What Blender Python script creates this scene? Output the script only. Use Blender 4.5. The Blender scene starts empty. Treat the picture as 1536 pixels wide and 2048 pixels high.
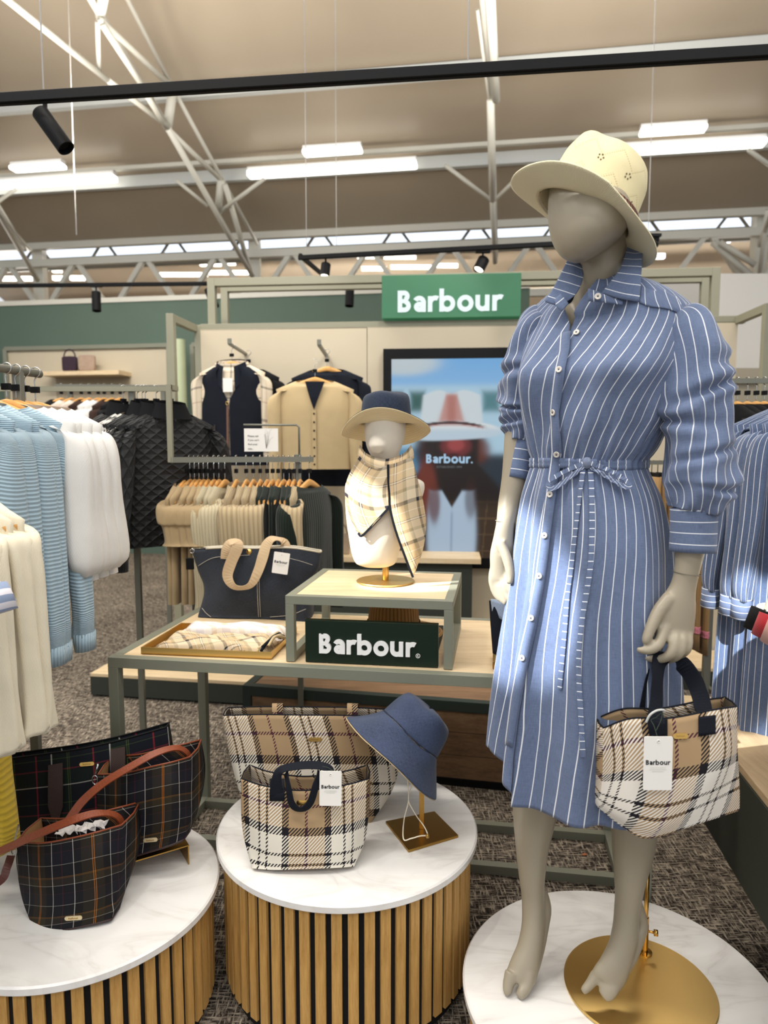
import bpy, bmesh, math, random
import numpy as np
from mathutils import Vector, Matrix, noise
from mathutils.bvhtree import BVHTree
random.seed(7)
R = math.radians
C = bpy.context.scene.collection
sc = bpy.context.scene

# ---------------------------------------------------------------- camera, world, lights, exposure
F_PX, PITCH, EYE = 1420.0, R(5.6), 1.45
cam = bpy.data.cameras.new('camera'); camo = bpy.data.objects.new('camera', cam); C.objects.link(camo)
camo.location = (0, 0, EYE); camo.rotation_euler = (R(90) - PITCH, 0, 0)
cam.sensor_fit = 'VERTICAL'; cam.sensor_height = 34.6; cam.lens = 34.6 * F_PX / 2048
cam.clip_start = .05; cam.clip_end = 100
cam.dof.use_dof = True; cam.dof.focus_distance = 1.75; cam.dof.aperture_fstop = 3.6
sc.camera = camo
sc.view_settings.view_transform = 'Standard'; sc.view_settings.look = 'None'
sc.view_settings.gamma = 1; sc.view_settings.exposure = 0.12
sc.view_settings.use_curve_mapping = False
w = bpy.data.worlds.new('daylight'); sc.world = w; w.use_nodes = True
w.node_tree.nodes['Background'].inputs[0].default_value = (.93, .96, 1, 1)
w.node_tree.nodes['Background'].inputs[1].default_value = .85

def area_lamp(loc, sx, sy, power, col=(1, .95, .88), rot=(0, 0, 0)):
    l = bpy.data.lights.new('ceiling_or_fill_lamp', 'AREA'); l.shape = 'RECTANGLE'; l.size = sx; l.size_y = sy
    l.energy = power; l.color = col
    o = bpy.data.objects.new('ceiling_or_fill_lamp', l); C.objects.link(o); o.location = loc; o.rotation_euler = rot
    return o
def spot_lamp(loc, target, power, angle, blend=.3, size=.03, col=(1, .95, .88)):
    l = bpy.data.lights.new('spot_lamp', 'SPOT'); l.energy = power; l.spot_size = R(angle); l.spot_blend = blend
    l.shadow_soft_size = size; l.color = col
    o = bpy.data.objects.new('spot_lamp', l); C.objects.link(o); o.location = loc
    d = Vector(target) - Vector(loc); o.rotation_euler = d.to_track_quat('-Z', 'Y').to_euler()
    return o
# unseen area lamps for further hall light rows, some added as fill
area_lamp((-1.3, 1.0, 4.2), 2.4, .3, 58, rot=(0, 0, R(-9)))
area_lamp((1.8, .4, 4.2), 2.4, .3, 49, rot=(0, 0, R(-9)))
area_lamp((-.6, -2.2, 4.4), 4.5, .4, 80, rot=(0, 0, R(-9)))
area_lamp((-2.4, 4.6, 4.0), 2.4, .25, 55, rot=(0, 0, R(-9)))
area_lamp((1.6, 4.0, 4.0), 2.4, .25, 49, rot=(0, 0, R(-9)))
area_lamp((-3.2, 6.6, 4.0), 2.4, .25, 75, rot=(R(25), 0, R(-9)))  # added lamp tilted to brighten the green wall
area_lamp((-2.2, 2.6, 4.2), 2.4, .25, 60, rot=(0, 0, R(-9)))  # added lamp to lift the carpet in the left aisle
# added upward lamps that brighten the roof and the hall beyond
for lx, ly, lz, pw in ((-2.6, 6.5, 3.9, 110), (1.6, 6.0, 3.9, 110), (-4.5, 3.5, 4.4, 75), (4.0, 3.0, 4.4, 90), (0, 2.5, 4.6, 80), (-1, 16, 4, 1100), (7, 14, 4, 900), (-8, 15, 4, 800), (0, 26, 4, 900)):
    area_lamp((lx, ly, lz), 2.4, .3, pw, rot=(R(180), 0, R(-9)))
# track spots
spot_lamp((-.9, 1.3, 3.1), (-.15, 1.8, .5), 30, 60)
spot_lamp((.2, .6, 3.1), (.5, 1.5, .6), 20, 55)
spot_lamp((-1.0, 3.4, 3.2), (-.9, 4.7, 1.8), 32, 65)
spot_lamp((.5, 3.4, 3.2), (-.3, 4.7, 1.8), 26, 65)
spot_lamp((-.6, 3.0, 3.0), (-.6, 3.0, .9), 12, 70)
# low hard sun shafts coming in between the roof glazing bars from the left
spot_lamp((-3.0, 1.0, 3.6), (-.10, 2.18, 1.20), 3000, 4.2, .25, .02, (1, .97, .92))
spot_lamp((-3.0, .6, 3.5), (.33, 1.58, 1.08), 2600, 5.2, .35, .02, (.93, .97, 1))
spot_lamp((.2, -1.2, 3.2), (1.02, 1.9, .98), 2200, 4.5, .4, .02, (.93, .97, 1))

# ---------------------------------------------------------------- measuring helpers (a pixel at a distance or a height is a place in the room)
_c, _s = math.cos(PITCH), math.sin(PITCH)
def ray(x, y):
    u = (x - 768) / F_PX; v = -(y - 1024) / F_PX
    return Vector((u, _c + v * _s, -_s + v * _c))
def P(x, y, D):
    r = ray(x, y); return Vector((r.x * D / r.y, D, EYE + r.z * D / r.y))
def G(x, y, h):
    r = ray(x, y); t = (h - EYE) / r.z; return Vector((r.x * t, r.y * t, h))
def pix(p):
    z = p[2] - EYE; d = p[1] * _c - z * _s; up = p[1] * _s + z * _c
    return 768 + F_PX * p[0] / d, 1024 - F_PX * up / d
YAW = R(-9.2)
UX = Vector((math.cos(YAW), math.sin(YAW), 0)); VX = Vector((-math.sin(YAW), math.cos(YAW), 0)); ZX = Vector((0, 0, 1))

# ---------------------------------------------------------------- mesh builder
class MB:
    def __init__(s): s.v = []; s.f = []; s.uv = []; s.smooth = []
    def face(s, idx, uv=None, sm=False):
        s.f.append(tuple(idx)); s.uv.append(uv or [(s.v[i][0], s.v[i][2] + s.v[i][1]) for i in idx]); s.smooth.append(sm)
    def box(s, lo, hi, M=None, bev=0):
        lo = Vector(lo); hi = Vector(hi)
        q = [Vector((x, y, z)) for z in (lo.z, hi.z) for y in (lo.y, hi.y) for x in (lo.x, hi.x)]
        fs = [(0, 2, 3, 1), (4, 5, 7, 6), (0, 1, 5, 4), (2, 6, 7, 3), (0, 4, 6, 2), (1, 3, 7, 5)]
        n = len(s.v)
        loc = q
        if M is not None: q = [M @ p for p in q]
        s.v += [tuple(p) for p in q]
        for k, f in enumerate(fs):
            if k < 2: uv = [(loc[i].x, loc[i].y) for i in f]
            elif k < 4: uv = [(loc[i].x, loc[i].z) for i in f]
            else: uv = [(loc[i].y, loc[i].z) for i in f]
            s.f.append(tuple(n + i for i in f)); s.uv.append(uv); s.smooth.append(False)
        return s
    def obox(s, o, a, b, c, la, lb, lc):
        """box from corner o along unit axes a, b, c"""
        M = Matrix.Translation(Vector(o)) @ Matrix((a, b, c)).transposed().to_4x4()
        return s.box((0, 0, 0), (la, lb, lc), M)
    def beam(s, p, q, w, h=None, up=(0, 0, 1)):
        """square bar from p to q"""
        h = h or w; p = Vector(p); q = Vector(q); d = q - p; L = d.length; d.normalize()
        x = d.cross(Vector(up))
        if x.length < 1e-4: x = d.cross(Vector((0, 1, 0)))
        x.normalize(); z = x.cross(d)
        M = Matrix.Translation(p) @ Matrix((x, d, z)).transposed().to_4x4()
        return s.box((-w / 2, 0, -h / 2), (w / 2, L, h / 2), M)
    def grid(s, pts, close_u=False, uv=None, sm=True, flip=False):
        """pts[row][col]; uv same shape (plus one column when closed)"""
        nr, nc = len(pts), len(pts[0]); n = len(s.v)
        for r in pts: s.v += [tuple(p) for p in r]
        if uv is None:
            uv = []
            for i in range(nr):
                row = []; a = 0
                for j in range(nc + (1 if close_u else 0)):
                    if j: a += (Vector(pts[i][j % nc]) - Vector(pts[i][j - 1])).length
                    row.append([a, 0])
                uv.append(row)
            for j in range(len(uv[0])):
                a = 0
                for i in range(nr):
                    if i: a += (Vector(pts[i][j % nc]) - Vector(pts[i - 1][j % nc])).length
                    uv[i][j][1] = -a
        for i in range(nr - 1):
            for j in range(nc if close_u else nc - 1):
                k = (j + 1) % nc
                f = [n + i * nc + j, n + i * nc + k, n + (i + 1) * nc + k, n + (i + 1) * nc + j]
                t = [tuple(uv[i][j]), tuple(uv[i][j + 1]), tuple(uv[i + 1][j + 1]), tuple(uv[i + 1][j])]
                if flip: f.reverse(); t.reverse()
                s.f.append(tuple(f)); s.uv.append(t); s.smooth.append(sm)
        return n
    def cap(s, base, n, flip=False, sm=False):
        idx = list(range(base, base + n))
        if flip: idx.reverse()
        s.face(idx, [(s.v[i][0], s.v[i][1]) for i in idx], sm)
    def tube(s, path, rad, n=10, cap=True, up=None, sx=1.0, uvs=None, close=False):
        path = [Vector(p) for p in path]; m = len(path)
        if not hasattr(rad, '__len__'): rad = [rad] * m
        T = []
        for i in range(m):
            if close: t = path[(i + 1) % m] - path[i - 1]
            else: t = path[min(i + 1, m - 1)] - path[max(i - 1, 0)]
            T.append(t.normalized())
        x = Vector(up) if up else (Vector((0, 0, 1)) if abs(T[0].z) < .9 else Vector((0, 1, 0)))
        rows = []
        for i in range(m):
            x = x - T[i] * x.dot(T[i])
            x.normalize(); y = T[i].cross(x)
            r = rad[i]; ra, rb = (r if hasattr(r, '__len__') else (r * sx, r))
            rows.append([path[i] + x * (ra * math.cos(a)) + y * (rb * math.sin(a)) for a in [2 * math.pi * k / n for k in range(n)]])
        if close: rows.append(rows[0])
        b = s.grid(rows, close_u=True, uv=uvs)
        if cap and not close: s.cap(b, n, True, True); s.cap(b + (m - 1) * n, n, False, True)
        return s
    def lathe(s, prof, n=48, M=None, cap0=False, cap1=False, sm=True):
        rows = [[(M @ Vector((r * math.cos(a), r * math.sin(a), z))) if M else Vector((r * math.cos(a), r * math.sin(a), z))
                 for a in [2 * math.pi * k / n for k in range(n)]] for r, z in prof]
        uv = []
        L = 0
        for i, (r, z) in enumerate(prof):
            if i: L += math.hypot(r - prof[i - 1][0], z - prof[i - 1][1])
            uv.append([(k / n * 2 * math.pi * max(q[0] for q in prof), L) for k in range(n + 1)])
        b = s.grid(rows, close_u=True, uv=uv, sm=sm)
        if cap0: s.cap(b, n, True)
        if cap1: s.cap(b + (len(prof) - 1) * n, n)
        return s
    def ribbon(s, path, nor, w, th=.0025, wid=None):
        """flat strap: centre path, a normal per point"""
        path = [Vector(p) for p in path]; m = len(path); rows = []
        for i in range(m):
            t = (path[min(i + 1, m - 1)] - path[max(i - 1, 0)]).normalized()
            nn = Vector(nor[i] if hasattr(nor[0], '__len__') else nor); nn = (nn - t * nn.dot(t)).normalized(); b = t.cross(nn)
            ww = (wid[i] if wid else w) / 2
            rows.append([path[i] + b * ww + nn * th, path[i] - b * ww + nn * th, path[i] - b * ww - nn * th, path[i] + b * ww - nn * th])
        b0 = s.grid(rows, close_u=True, sm=False)
        s.cap(b0, 4, True); s.cap(b0 + (m - 1) * 4, 4)
        return s
    def mesh(s, name, mat=None):
        me = bpy.data.meshes.new(name)
        me.from_pydata(s.v, [], s.f)
        uvl = me.uv_layers.new(name='UVMap')
        flat = [c for f in s.uv for t in f for c in t]
        uvl.data.foreach_set('uv', flat)
        me.polygons.foreach_set('use_smooth', s.smooth)
        if mat: me.materials.append(mat)
        me.update(); return me
    def build(s, name, mat, parent=None, bevel=0, subsurf=0, solid=0, **tagkw):
        return link(name, s.mesh(name, mat), parent, bevel, subsurf, solid, **tagkw)

def link(name, me, parent=None, bevel=0, subsurf=0, solid=0, label=None, cat=None, group=None, kind=None):
    o = bpy.data.objects.new(name, me); C.objects.link(o)
    if parent:
        o.parent = parent; o.matrix_parent_inverse = pinv(parent)
    if solid:
        m = o.modifiers.new('solid', 'SOLIDIFY'); m.thickness = solid; m.offset = 0
    if bevel:
        m = o.modifiers.new('bevel', 'BEVEL'); m.width = bevel; m.segments = 2; m.limit_method = 'ANGLE'; m.angle_limit = R(40)
    if subsurf:
        m = o.modifiers.new('sub', 'SUBSURF'); m.levels = subsurf; m.render_levels = subsurf
    tag(o, label, cat, group, kind); return o
def wmat(o):
    L = Matrix.LocRotScale(o.location, o.rotation_euler, o.scale)
    return (wmat(o.parent) @ o.matrix_parent_inverse @ L) if o.parent else L
def pinv(parent): return wmat(parent).inverted()     # such parts are modelled in room coordinates
def tag(o, label=None, cat=None, group=None, kind=None):
    if label: o['label'] = label
    if cat: o['category'] = cat
    if group: o['group'] = group
    if kind: o['kind'] = kind
    return o
def thing(name, label, cat, loc=(0, 0, 0), rz=0, group=None):
    o = bpy.data.objects.new(name, None); C.objects.link(o); o.location = loc; o.rotation_euler = (0, 0, rz)
    o.empty_display_size = .05
    return tag(o, label, cat, group)
def lpart(name, mb, mat, parent, **kw):
    """a part modelled in its parent's own coordinates"""
    o = mb.build(name, mat, None, **kw); o.parent = parent; return o
def copy_tree(o, parent=None):
    c = o.copy(); C.objects.link(c)
    if parent is not None: c.parent = parent
    for ch in list(o.children): copy_tree(ch, c)
    return c
def struct(name, mb, mat, **kw): return mb.build(name, mat, kind='structure', **kw)

# ---------------------------------------------------------------- text as mesh
def text_mesh(body, size, mat, bold=0.0, ext=.001, align='CENTER', spacing=1.0):
    cu = bpy.data.curves.new('t', 'FONT'); cu.body = body; cu.size = size; cu.offset = bold; cu.extrude = ext
    cu.align_x = align; cu.align_y = 'CENTER'; cu.space_character = spacing; cu.resolution_u = 4
    o = bpy.data.objects.new('t', cu); C.objects.link(o)
    dg = bpy.context.evaluated_depsgraph_get(); me = bpy.data.meshes.new_from_object(o.evaluated_get(dg))
    bpy.data.objects.remove(o); bpy.data.curves.remove(cu)
    me.materials.clear(); me.materials.append(mat); return me
def stroke_glyphs():
    """a plain geometric bold alphabet for the brand lettering: outline polygons made of bars and rings; cap height 1"""
    s, X, r = .215, .74, .37
    def ring(cx, cy, ro, a0, a1, n=28, sx=1.0): return ('ring', cx, cy, ro, ro - s, a0, a1, n, sx)
    return {
        'B': ([('bar', 0, 0, s, 1), ('bar', .1, 0, .34, s), ('bar', .1, 1 - s, .32, 1), ('bar', .1, .42, .34, .42 + s * .88), ring(.33, .293, .293 + .0, -90, 90), ring(.31, .743, .257, -90, 90)], .68),
        'a': ([ring(.31, .235, .235, 0, 360, 32, 1.12), ('bar', .40, 0, .40 + s, .5), ring(.30, .43, .315, 0, 150, 24, 1.0), ], .66),
        'r': ([('bar', 0, 0, s, X - .02), ring(.36, .385, .36, 62, 180, 20)], .50),
        'b': ([('bar', 0, 0, s, 1.06), ring(.37, .365, .375, 0, 360, 40)], .79),
        'o': ([ring(.385, .365, .385, 0, 360, 40)], .81),
        'u': ([('bar', 0, .3, s, X), ring(.33, .32, .33, 180, 360, 28), ('bar', .66 - s, 0, .66, X)], .74),
        '.': ([('bar', .02, 0, .02 + s * .8, s * .8)], .2), }
def brand_mesh(body, mat, thin=1.0, gap=.045, ext=0.0, width=1.0):
    G_ = stroke_glyphs(); m = MB(); x = 0
    for ch in body:
        parts, adv = G_[ch]
        for qi, q in enumerate(parts):
            ex = ext * (1 + .04 * qi) + .0006 * qi * (ext > 0)
            if q[0] == 'bar':
                pts = [(x + q[1], q[2]), (x + q[3], q[2]), (x + q[3], q[4]), (x + q[1], q[4])]; inn = None
                quads = [pts]
            else:
                _, cx, cy, ro, ri, a0, a1, n, sx = q; quads = []
                for k in range(n):
                    t0, t1 = R(a0 + (a1 - a0) * k / n), R(a0 + (a1 - a0) * (k + 1) / n)
                    quads.append([(x + cx + ri * sx * math.cos(t0), cy + ri * math.sin(t0)), (x + cx + ro * sx * math.cos(t0), cy + ro * math.sin(t0)), (x + cx + ro * sx * math.cos(t1), cy + ro * math.sin(t1)), (x + cx + ri * sx * math.cos(t1), cy + ri * math.sin(t1))])
            for p in quads:
                n0 = len(m.v); m.v += [(a, b, ex) for a, b in p] + [(a, b, -ext) for a, b in p]
                m.face((n0, n0 + 1, n0 + 2, n0 + 3))
                if ext:
                    for e in range(4): f = (e + 1) % 4; m.face((n0 + e, n0 + 4 + e, n0 + 4 + f, n0 + f))
        x += adv + gap
    W = x - gap
    return m.mesh('lettering', mat), W
def put_text(name, body, width, center, right, up, mat, parent, bold=0.0, ext=.001, **kw):
    if set(body) <= set('Barbou.') and bold > 0:
        me, W = brand_mesh(body, mat); k = width / W; bpy.data.meshes.remove(me); me, W = brand_mesh(body, mat, ext=ext / k)
        right = Vector(right).normalized(); up = Vector(up).normalized(); nrm = right.cross(up)
        for v in me.vertices: v.co = Vector(center) + right * ((v.co.x - W / 2) * k) + up * ((v.co.y - .5) * k) + nrm * (v.co.z * k)
        o = bpy.data.objects.new(name, me); C.objects.link(o)
        if parent: o.parent = parent; o.matrix_parent_inverse = pinv(parent)
        return o
    return put_type(name, body, width, center, right, up, mat, parent, bold, ext, **kw)
def put_type(name, body, width, center, right, up, mat, parent, bold=0.0, ext=.001, **kw):
    """lettering of a given total width, on the plane through center spanned by right and up"""
    me = text_mesh(body, 1.0, mat, bold, 0, **{k: kw[k] for k in kw if k in ('spacing',)})
    xs = [v.co.x for v in me.vertices]; ys = [v.co.y for v in me.vertices]
    W = max(xs) - min(xs); k = width / W; bpy.data.meshes.remove(me)
    me = text_mesh(body, 1.0, mat, bold, ext / k, **{k2: kw[k2] for k2 in kw if k2 in ('spacing',)})
    right = Vector(right).normalized(); up = Vector(up).normalized(); nrm = right.cross(up)
    cx = (max(xs) + min(xs)) / 2; cy = (max(ys) + min(ys)) / 2
    hs = kw.get('hscale', 1.0)
    for v in me.vertices:
        v.co = Vector(center) + right * ((v.co.x - cx) * k) + up * ((v.co.y - cy) * k * hs) + nrm * (v.co.z * k)
    o = bpy.data.objects.new(name, me); C.objects.link(o)
    if parent: o.parent = parent; o.matrix_parent_inverse = pinv(parent)
    return o
# ---------------------------------------------------------------- materials
def srgb(h):
    if isinstance(h, str): h = tuple(int(h[i:i + 2], 16) / 255 for i in (0, 2, 4))
    return tuple((c / 12.92 if c <= .04045 else ((c + .055) / 1.055) ** 2.4) for c in h) + (1,)
class NT:
    def __init__(s, name):
        s.m = bpy.data.materials.new(name); s.m.use_nodes = True; s.t = s.m.node_tree; s.b = s.t.nodes['Principled BSDF']
    def n(s, typ, **kw):
        nd = s.t.nodes.new(typ)
        for k, v in kw.items():
            if k.startswith('_'): nd.inputs[int(k[1:])].default_value = v if not hasattr(v, 'links') else 0
            else: setattr(nd, k, v)
        return nd
    def l(s, a, b): s.t.links.new(a, b)
    def math(s, op, a, b=None, c=None):
        nd = s.t.nodes.new('ShaderNodeMath'); nd.operation = op
        for i, x in enumerate((a, b, c)):
            if x is None: continue
            if hasattr(x, 'is_linked'): s.l(x, nd.inputs[i])
            else: nd.inputs[i].default_value = x
        return nd.outputs[0]
    def mix(s, fac, a, b, mode='MIX'):
        nd = s.t.nodes.new('ShaderNodeMix'); nd.data_type = 'RGBA'; nd.blend_type = mode
        for i, x in ((0, fac), (6, a), (7, b)):
            if hasattr(x, 'is_linked'): s.l(x, nd.inputs[i])
            else: nd.inputs[i].default_value = x
        return nd.outputs[2]
    def ramp(s, fac, stops, interp='CONSTANT'):
        nd = s.t.nodes.new('ShaderNodeValToRGB'); cr = nd.color_ramp; cr.interpolation = interp
        while len(cr.elements) < len(stops): cr.elements.new(.5)
        for e, (p, c) in zip(cr.elements, stops): e.position = p; e.color = c
        s.l(fac, nd.inputs[0]); return nd.outputs[0]
    def uv(s):
        nd = s.n('ShaderNodeUVMap'); sp = s.n('ShaderNodeSeparateXYZ'); s.l(nd.outputs[0], sp.inputs[0]); return nd.outputs[0], sp.outputs[0], sp.outputs[1]
    def obj(s): return s.n('ShaderNodeTexCoord').outputs['Object']
    def gen(s, vec, scale=(1, 1, 1), rot=(0, 0, 0)):
        nd = s.n('ShaderNodeMapping'); nd.inputs['Scale'].default_value = scale; nd.inputs['Rotation'].default_value = rot; s.l(vec, nd.inputs[0]); return nd.outputs[0]
    def noise(s, vec, scale, detail=3, rough=.5):
        nd = s.n('ShaderNodeTexNoise'); nd.inputs['Scale'].default_value = scale; nd.inputs['Detail'].default_value = detail; nd.inputs['Roughness'].default_value = rough
        if vec is not None: s.l(vec, nd.inputs['Vector'])
        return nd.outputs[0]
    def bump(s, h, strength=.3, dist=.002):
        nd = s.n('ShaderNodeBump'); nd.inputs['Strength'].default_value = strength; nd.inputs['Distance'].default_value = dist
        s.l(h, nd.inputs['Height']); s.l(nd.outputs[0], s.b.inputs['Normal'])
    def col(s, x):
        if hasattr(x, 'is_linked'): s.l(x, s.b.inputs['Base Color'])
        else: s.b.inputs['Base Color'].default_value = x
        return s
    def rm(s, rough, metal=0, spec=None, sheen=0):
        s.b.inputs['Roughness'].default_value = rough; s.b.inputs['Metallic'].default_value = metal
        if spec is not None: s.b.inputs['Specular IOR Level'].default_value = spec
        if sheen: s.b.inputs['Sheen Weight'].default_value = sheen
        return s

def plain(name, h, rough=.6, metal=0, spec=None, noise=0, bumps=0, scale=40):
    t = NT(name); t.rm(rough, metal, spec); c = srgb(h)
    if noise or bumps:
        v = t.obj(); nz = t.noise(v, scale)
        if noise:
            dk = tuple(x * (1 - noise) for x in c[:3]) + (1,); lt = tuple(min(1, x * (1 + noise)) for x in c[:3]) + (1,)
            t.col(t.ramp(nz, [(.3, dk), (.7, lt)], 'LINEAR'))
        else: t.col(c)
        if bumps: t.bump(nz, bumps, .002)
    else: t.col(c)
    return t.m
def cloth(name, h, weave=900, rough=.9, var=.12, bump=.25, sheen=.15):
    if int(h[:2], 16) < 70: sheen = 0
    t = NT(name); t.rm(rough, 0, .2, sheen); c = srgb(h); _, u, v = t.uv()
    a = t.math('SINE', t.math('MULTIPLY', u, weave)); b = t.math('SINE', t.math('MULTIPLY', v, weave))
    ww = t.math('MULTIPLY', a, b)
    nz = t.noise(t.obj(), 14, 4)
    dk = tuple(x * (1 - var) for x in c[:3]) + (1,); lt = tuple(min(1, x * (1 + var)) for x in c[:3]) + (1,)
    t.col(t.ramp(nz, [(.25, dk), (.75, lt)], 'LINEAR')); t.bump(ww, bump, .0006)
    return t.m
def rib(name, h, freq, axis=1, depth=.5, var=.1, dark=.75, rough=.95):
    """knit ribs across (axis 1) or along (axis 0) the cloth"""
    t = NT(name); t.rm(rough, 0, .15, .2); c = srgb(h); _, u, v = t.uv()
    w_ = t.math('SINE', t.math('MULTIPLY', (u, v)[axis], freq)); k = t.math('MULTIPLY_ADD', w_, .5, .5)
    dk = tuple(x * dark for x in c[:3]) + (1,)
    t.col(t.ramp(k, [(0, dk), (.55, c)], 'LINEAR')); t.bump(k, depth, .002)
    return t.m
def wood(name, h1, h2, scale=(1, 14, 14), rough=.45, wave=1.0):
    t = NT(name); t.rm(rough, 0, .35); vec = t.gen(t.obj(), scale)
    nz = t.noise(vec, 3.2, 6, .6); n2 = t.noise(t.gen(t.obj(), tuple(q * 6 for q in scale)), 4, 3, .6)
    f = t.math('MULTIPLY_ADD', n2, .35, t.math('MULTIPLY', nz, .8))
    a, b = srgb(h1), srgb(h2)
    t.col(t.ramp(f, [(.36, a), (.5, tuple((x + y) / 2 for x, y in zip(a, b))), (.68, b)], 'LINEAR')); t.bump(n2, .12, .001)
    return t.m
def emit(name, h, strength):
    t = NT(name); t.col((0, 0, 0, 1)); t.b.inputs['Emission Color'].default_value = srgb(h) ; t.b.inputs['Emission Strength'].default_value = strength
    return t.m
def stripes(name, base='5F7DA9', line='E9ECEF', period=.02, width=.075, warm=.12):
    """chambray with fine pale stripes along v"""
    t = NT(name); t.rm(.85, 0, .2, .15); _, u, v = t.uv()
    f = t.math('FRACT', t.math('DIVIDE', u, period))
    on = t.math('LESS_THAN', t.math('ABSOLUTE', t.math('SUBTRACT', f, .5)), width / 2)
    nz = t.noise(t.gen(t.obj(), (1, 1, 1)), 9, 4); fi = t.noise(t.gen(t.uv()[0], (900, 60, 1)), 1, 2); f2 = t.noise(t.gen(t.uv()[0], (60, 900, 1)), 1, 2)
    c = srgb(base); dk = tuple(x * .78 for x in c[:3]) + (1,); lt = tuple(min(1, x * 1.28) for x in c[:3]) + (1,)
    k = t.math('ADD', t.math('MULTIPLY', nz, .3), t.math('ADD', t.math('MULTIPLY', fi, .35), t.math('MULTIPLY', f2, .35)))
    t.col(t.mix(on, t.ramp(k, [(.36, dk), (.64, lt)], 'LINEAR'), srgb(line)))
    t.bump(t.math('ADD', fi, f2), .12, .0006)
    return t.m
def tartan(name, warp, weft, pu, pv, twill=.0045, rough=.85, bump=.3, ou=0, ov=0, soft=False, sheen=0):
    """woven check: warp and weft colours interlaced by a diagonal twill"""
    t = NT(name); t.rm(rough, 0, .2, sheen); _, u, v = t.uv()
    fu = t.math('FRACT', t.math('ADD', t.math('DIVIDE', u, pu), 10 + ou)); fv = t.math('FRACT', t.math('ADD', t.math('DIVIDE', v, pv), 10 + ov))
    a = t.ramp(fu, warp); b = t.ramp(fv, weft)
    d = t.math('FRACT', t.math('DIVIDE', t.math('SUBTRACT', u, v), twill)); on = t.math('GREATER_THAN', d, .5)
    if soft: col = t.mix(.5, a, b)
    else: col = t.mix(on, a, b)
    t.col(col); t.bump(d, bump, .0008)
    return t.m

M = {}
M['carpet'] = None
def mk_carpet():
    t = NT('carpet'); t.rm(.95, 0, .1); v = t.obj()
    a = t.noise(t.gen(v, (20, 150, 1), (0, 0, R(9))), 1.0, 3, .65); b = t.noise(t.gen(v, (150, 20, 1), (0, 0, R(9))), 1.0, 3, .65)
    big = t.noise(v, 2.2, 2)
    k = t.math('MAXIMUM', a, b)
    k = t.math('ADD', k, t.math('MULTIPLY', t.math('SUBTRACT', big, .5), .10))
    t.col(t.ramp(k, [(.48, srgb('322C28')), (.54, srgb('6B6258')), (.60, srgb('9C9182')), (.70, srgb('BDB19E'))], 'LINEAR'))
    t.bump(k, .8, .004); return t.m
M['carpet'] = mk_carpet()
def mk_marble():
    t = NT('marble'); t.rm(.22, 0, .5); v = t.obj(); d = t.noise(v, 2.5, 4)
    nd = t.n('ShaderNodeTexNoise'); nd.inputs['Scale'].default_value = 3.0; nd.inputs['Detail'].default_value = 6; nd.inputs['Distortion'].default_value = 1.6
    t.l(t.gen(v, (1, 2.6, 1), (0, 0, R(35))), nd.inputs['Vector'])
    r = t.math('ABSOLUTE', t.math('SUBTRACT', nd.outputs[0], .5))
    t.col(t.ramp(t.math('ADD', r, t.math('MULTIPLY', t.math('ABSOLUTE', t.math('SUBTRACT', d, .5)), .35)), [(0, srgb('D9D6D1')), (.02, srgb('E3E0DC')), (.07, srgb('E9E7E3')), (.2, srgb('ECEAE7'))], 'LINEAR')); return t.m
M['marble'] = mk_marble()
M['oak_slat'] = wood('oak_slat', 'A87A3C', 'D3A763', (22, 22, 1.6), .5)
M['black'] = plain('black_matt', '08080A', .6, 0, .2)
M['black_felt'] = plain('black_felt', '060606', .95)
M['metal_green'] = plain('sage_metal', '7E8071', .42, 0, .4)
M['metal_sage_light'] = plain('sage_metal_light', '8E8C78', .45, 0, .4)
M['metal_grey'] = plain('grey_metal', '77776C', .4, .3)
M['dark_green_metal'] = plain('dark_green_metal', '2C3631', .55, 0, .3)
M['platform_side'] = plain('platform_side', '363A33', .65, 0, .3)
M['wood_light'] = wood('light_oak', 'CDB188', 'E3CDA8', (1.2, 12, 12), .4)
M['wood_mid'] = wood('walnut_brown', '5F4936', '8A6C50', (1.2, 14, 14), .5)
M['wood_bench'] = wood('bench_oak', 'A88D6C', 'C9B08C', (12, 1.0, 12), .45)
M['brass'] = None
def mk_brass(name, h, rough, aniso=True):
    t = NT(name); t.rm(rough, 1); n_ = t.noise(t.gen(t.obj(), (4, 220, 4)), 1, 2); t.col(srgb(h)); t.bump(n_, .08, .0005); return t.m
M['brass'] = mk_brass('brushed_brass', 'DDBB76', .36); M['gold'] = mk_brass('polished_gold', 'C9A05A', .18); M['brass_dark'] = mk_brass('antique_brass', 'A98443', .35)
M['chrome'] = plain('chrome', 'C8C8C8', .2, 1)
M['mannequin'] = plain('mannequin_grey', '988E7B', .38, 0, .45)
M['jersey'] = cloth('cream_jersey', 'D6CDBE', 1600, .95, .04, .3)
M['white'] = plain('white_paint', 'E4E2DE', .5)
M['card'] = plain('white_card', 'ECE9E3', .6)
M['ink'] = plain('dark_ink', '25282B', .7); M['faint_ink'] = plain('pale_ink', 'B9B6B0', .7)
M['wall_cream'] = plain('cream_panel', 'C4B8A0', .7, noise=.02, scale=3)
M['wall_green'] = plain('green_wall_paint', '54675A', .75, noise=.03, scale=2)
M['wall_white'] = plain('white_panel', 'CFCCC6', .7, noise=.01, scale=2)
M['sign_green'] = plain('sign_green', '0A1F12', .45, 0, .3)
M['letter'] = plain('white_letter', 'F2F2F0', .4)
M['white_steel'] = plain('white_steel', 'CFCCC0', .5)
M['hanger_wood'] = wood('hanger_beech', 'C48A44', 'E2AC66', (3, 20, 20), .35)
M['wire'] = plain('hanger_wire', 'B9BAB8', .25, .9)
M['tube_emit'] = emit('light_tube', 'FFFBF2', 5.0)
M['window_emit'] = emit('daylight_strip', 'DDE8F6', 1.6)
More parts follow.
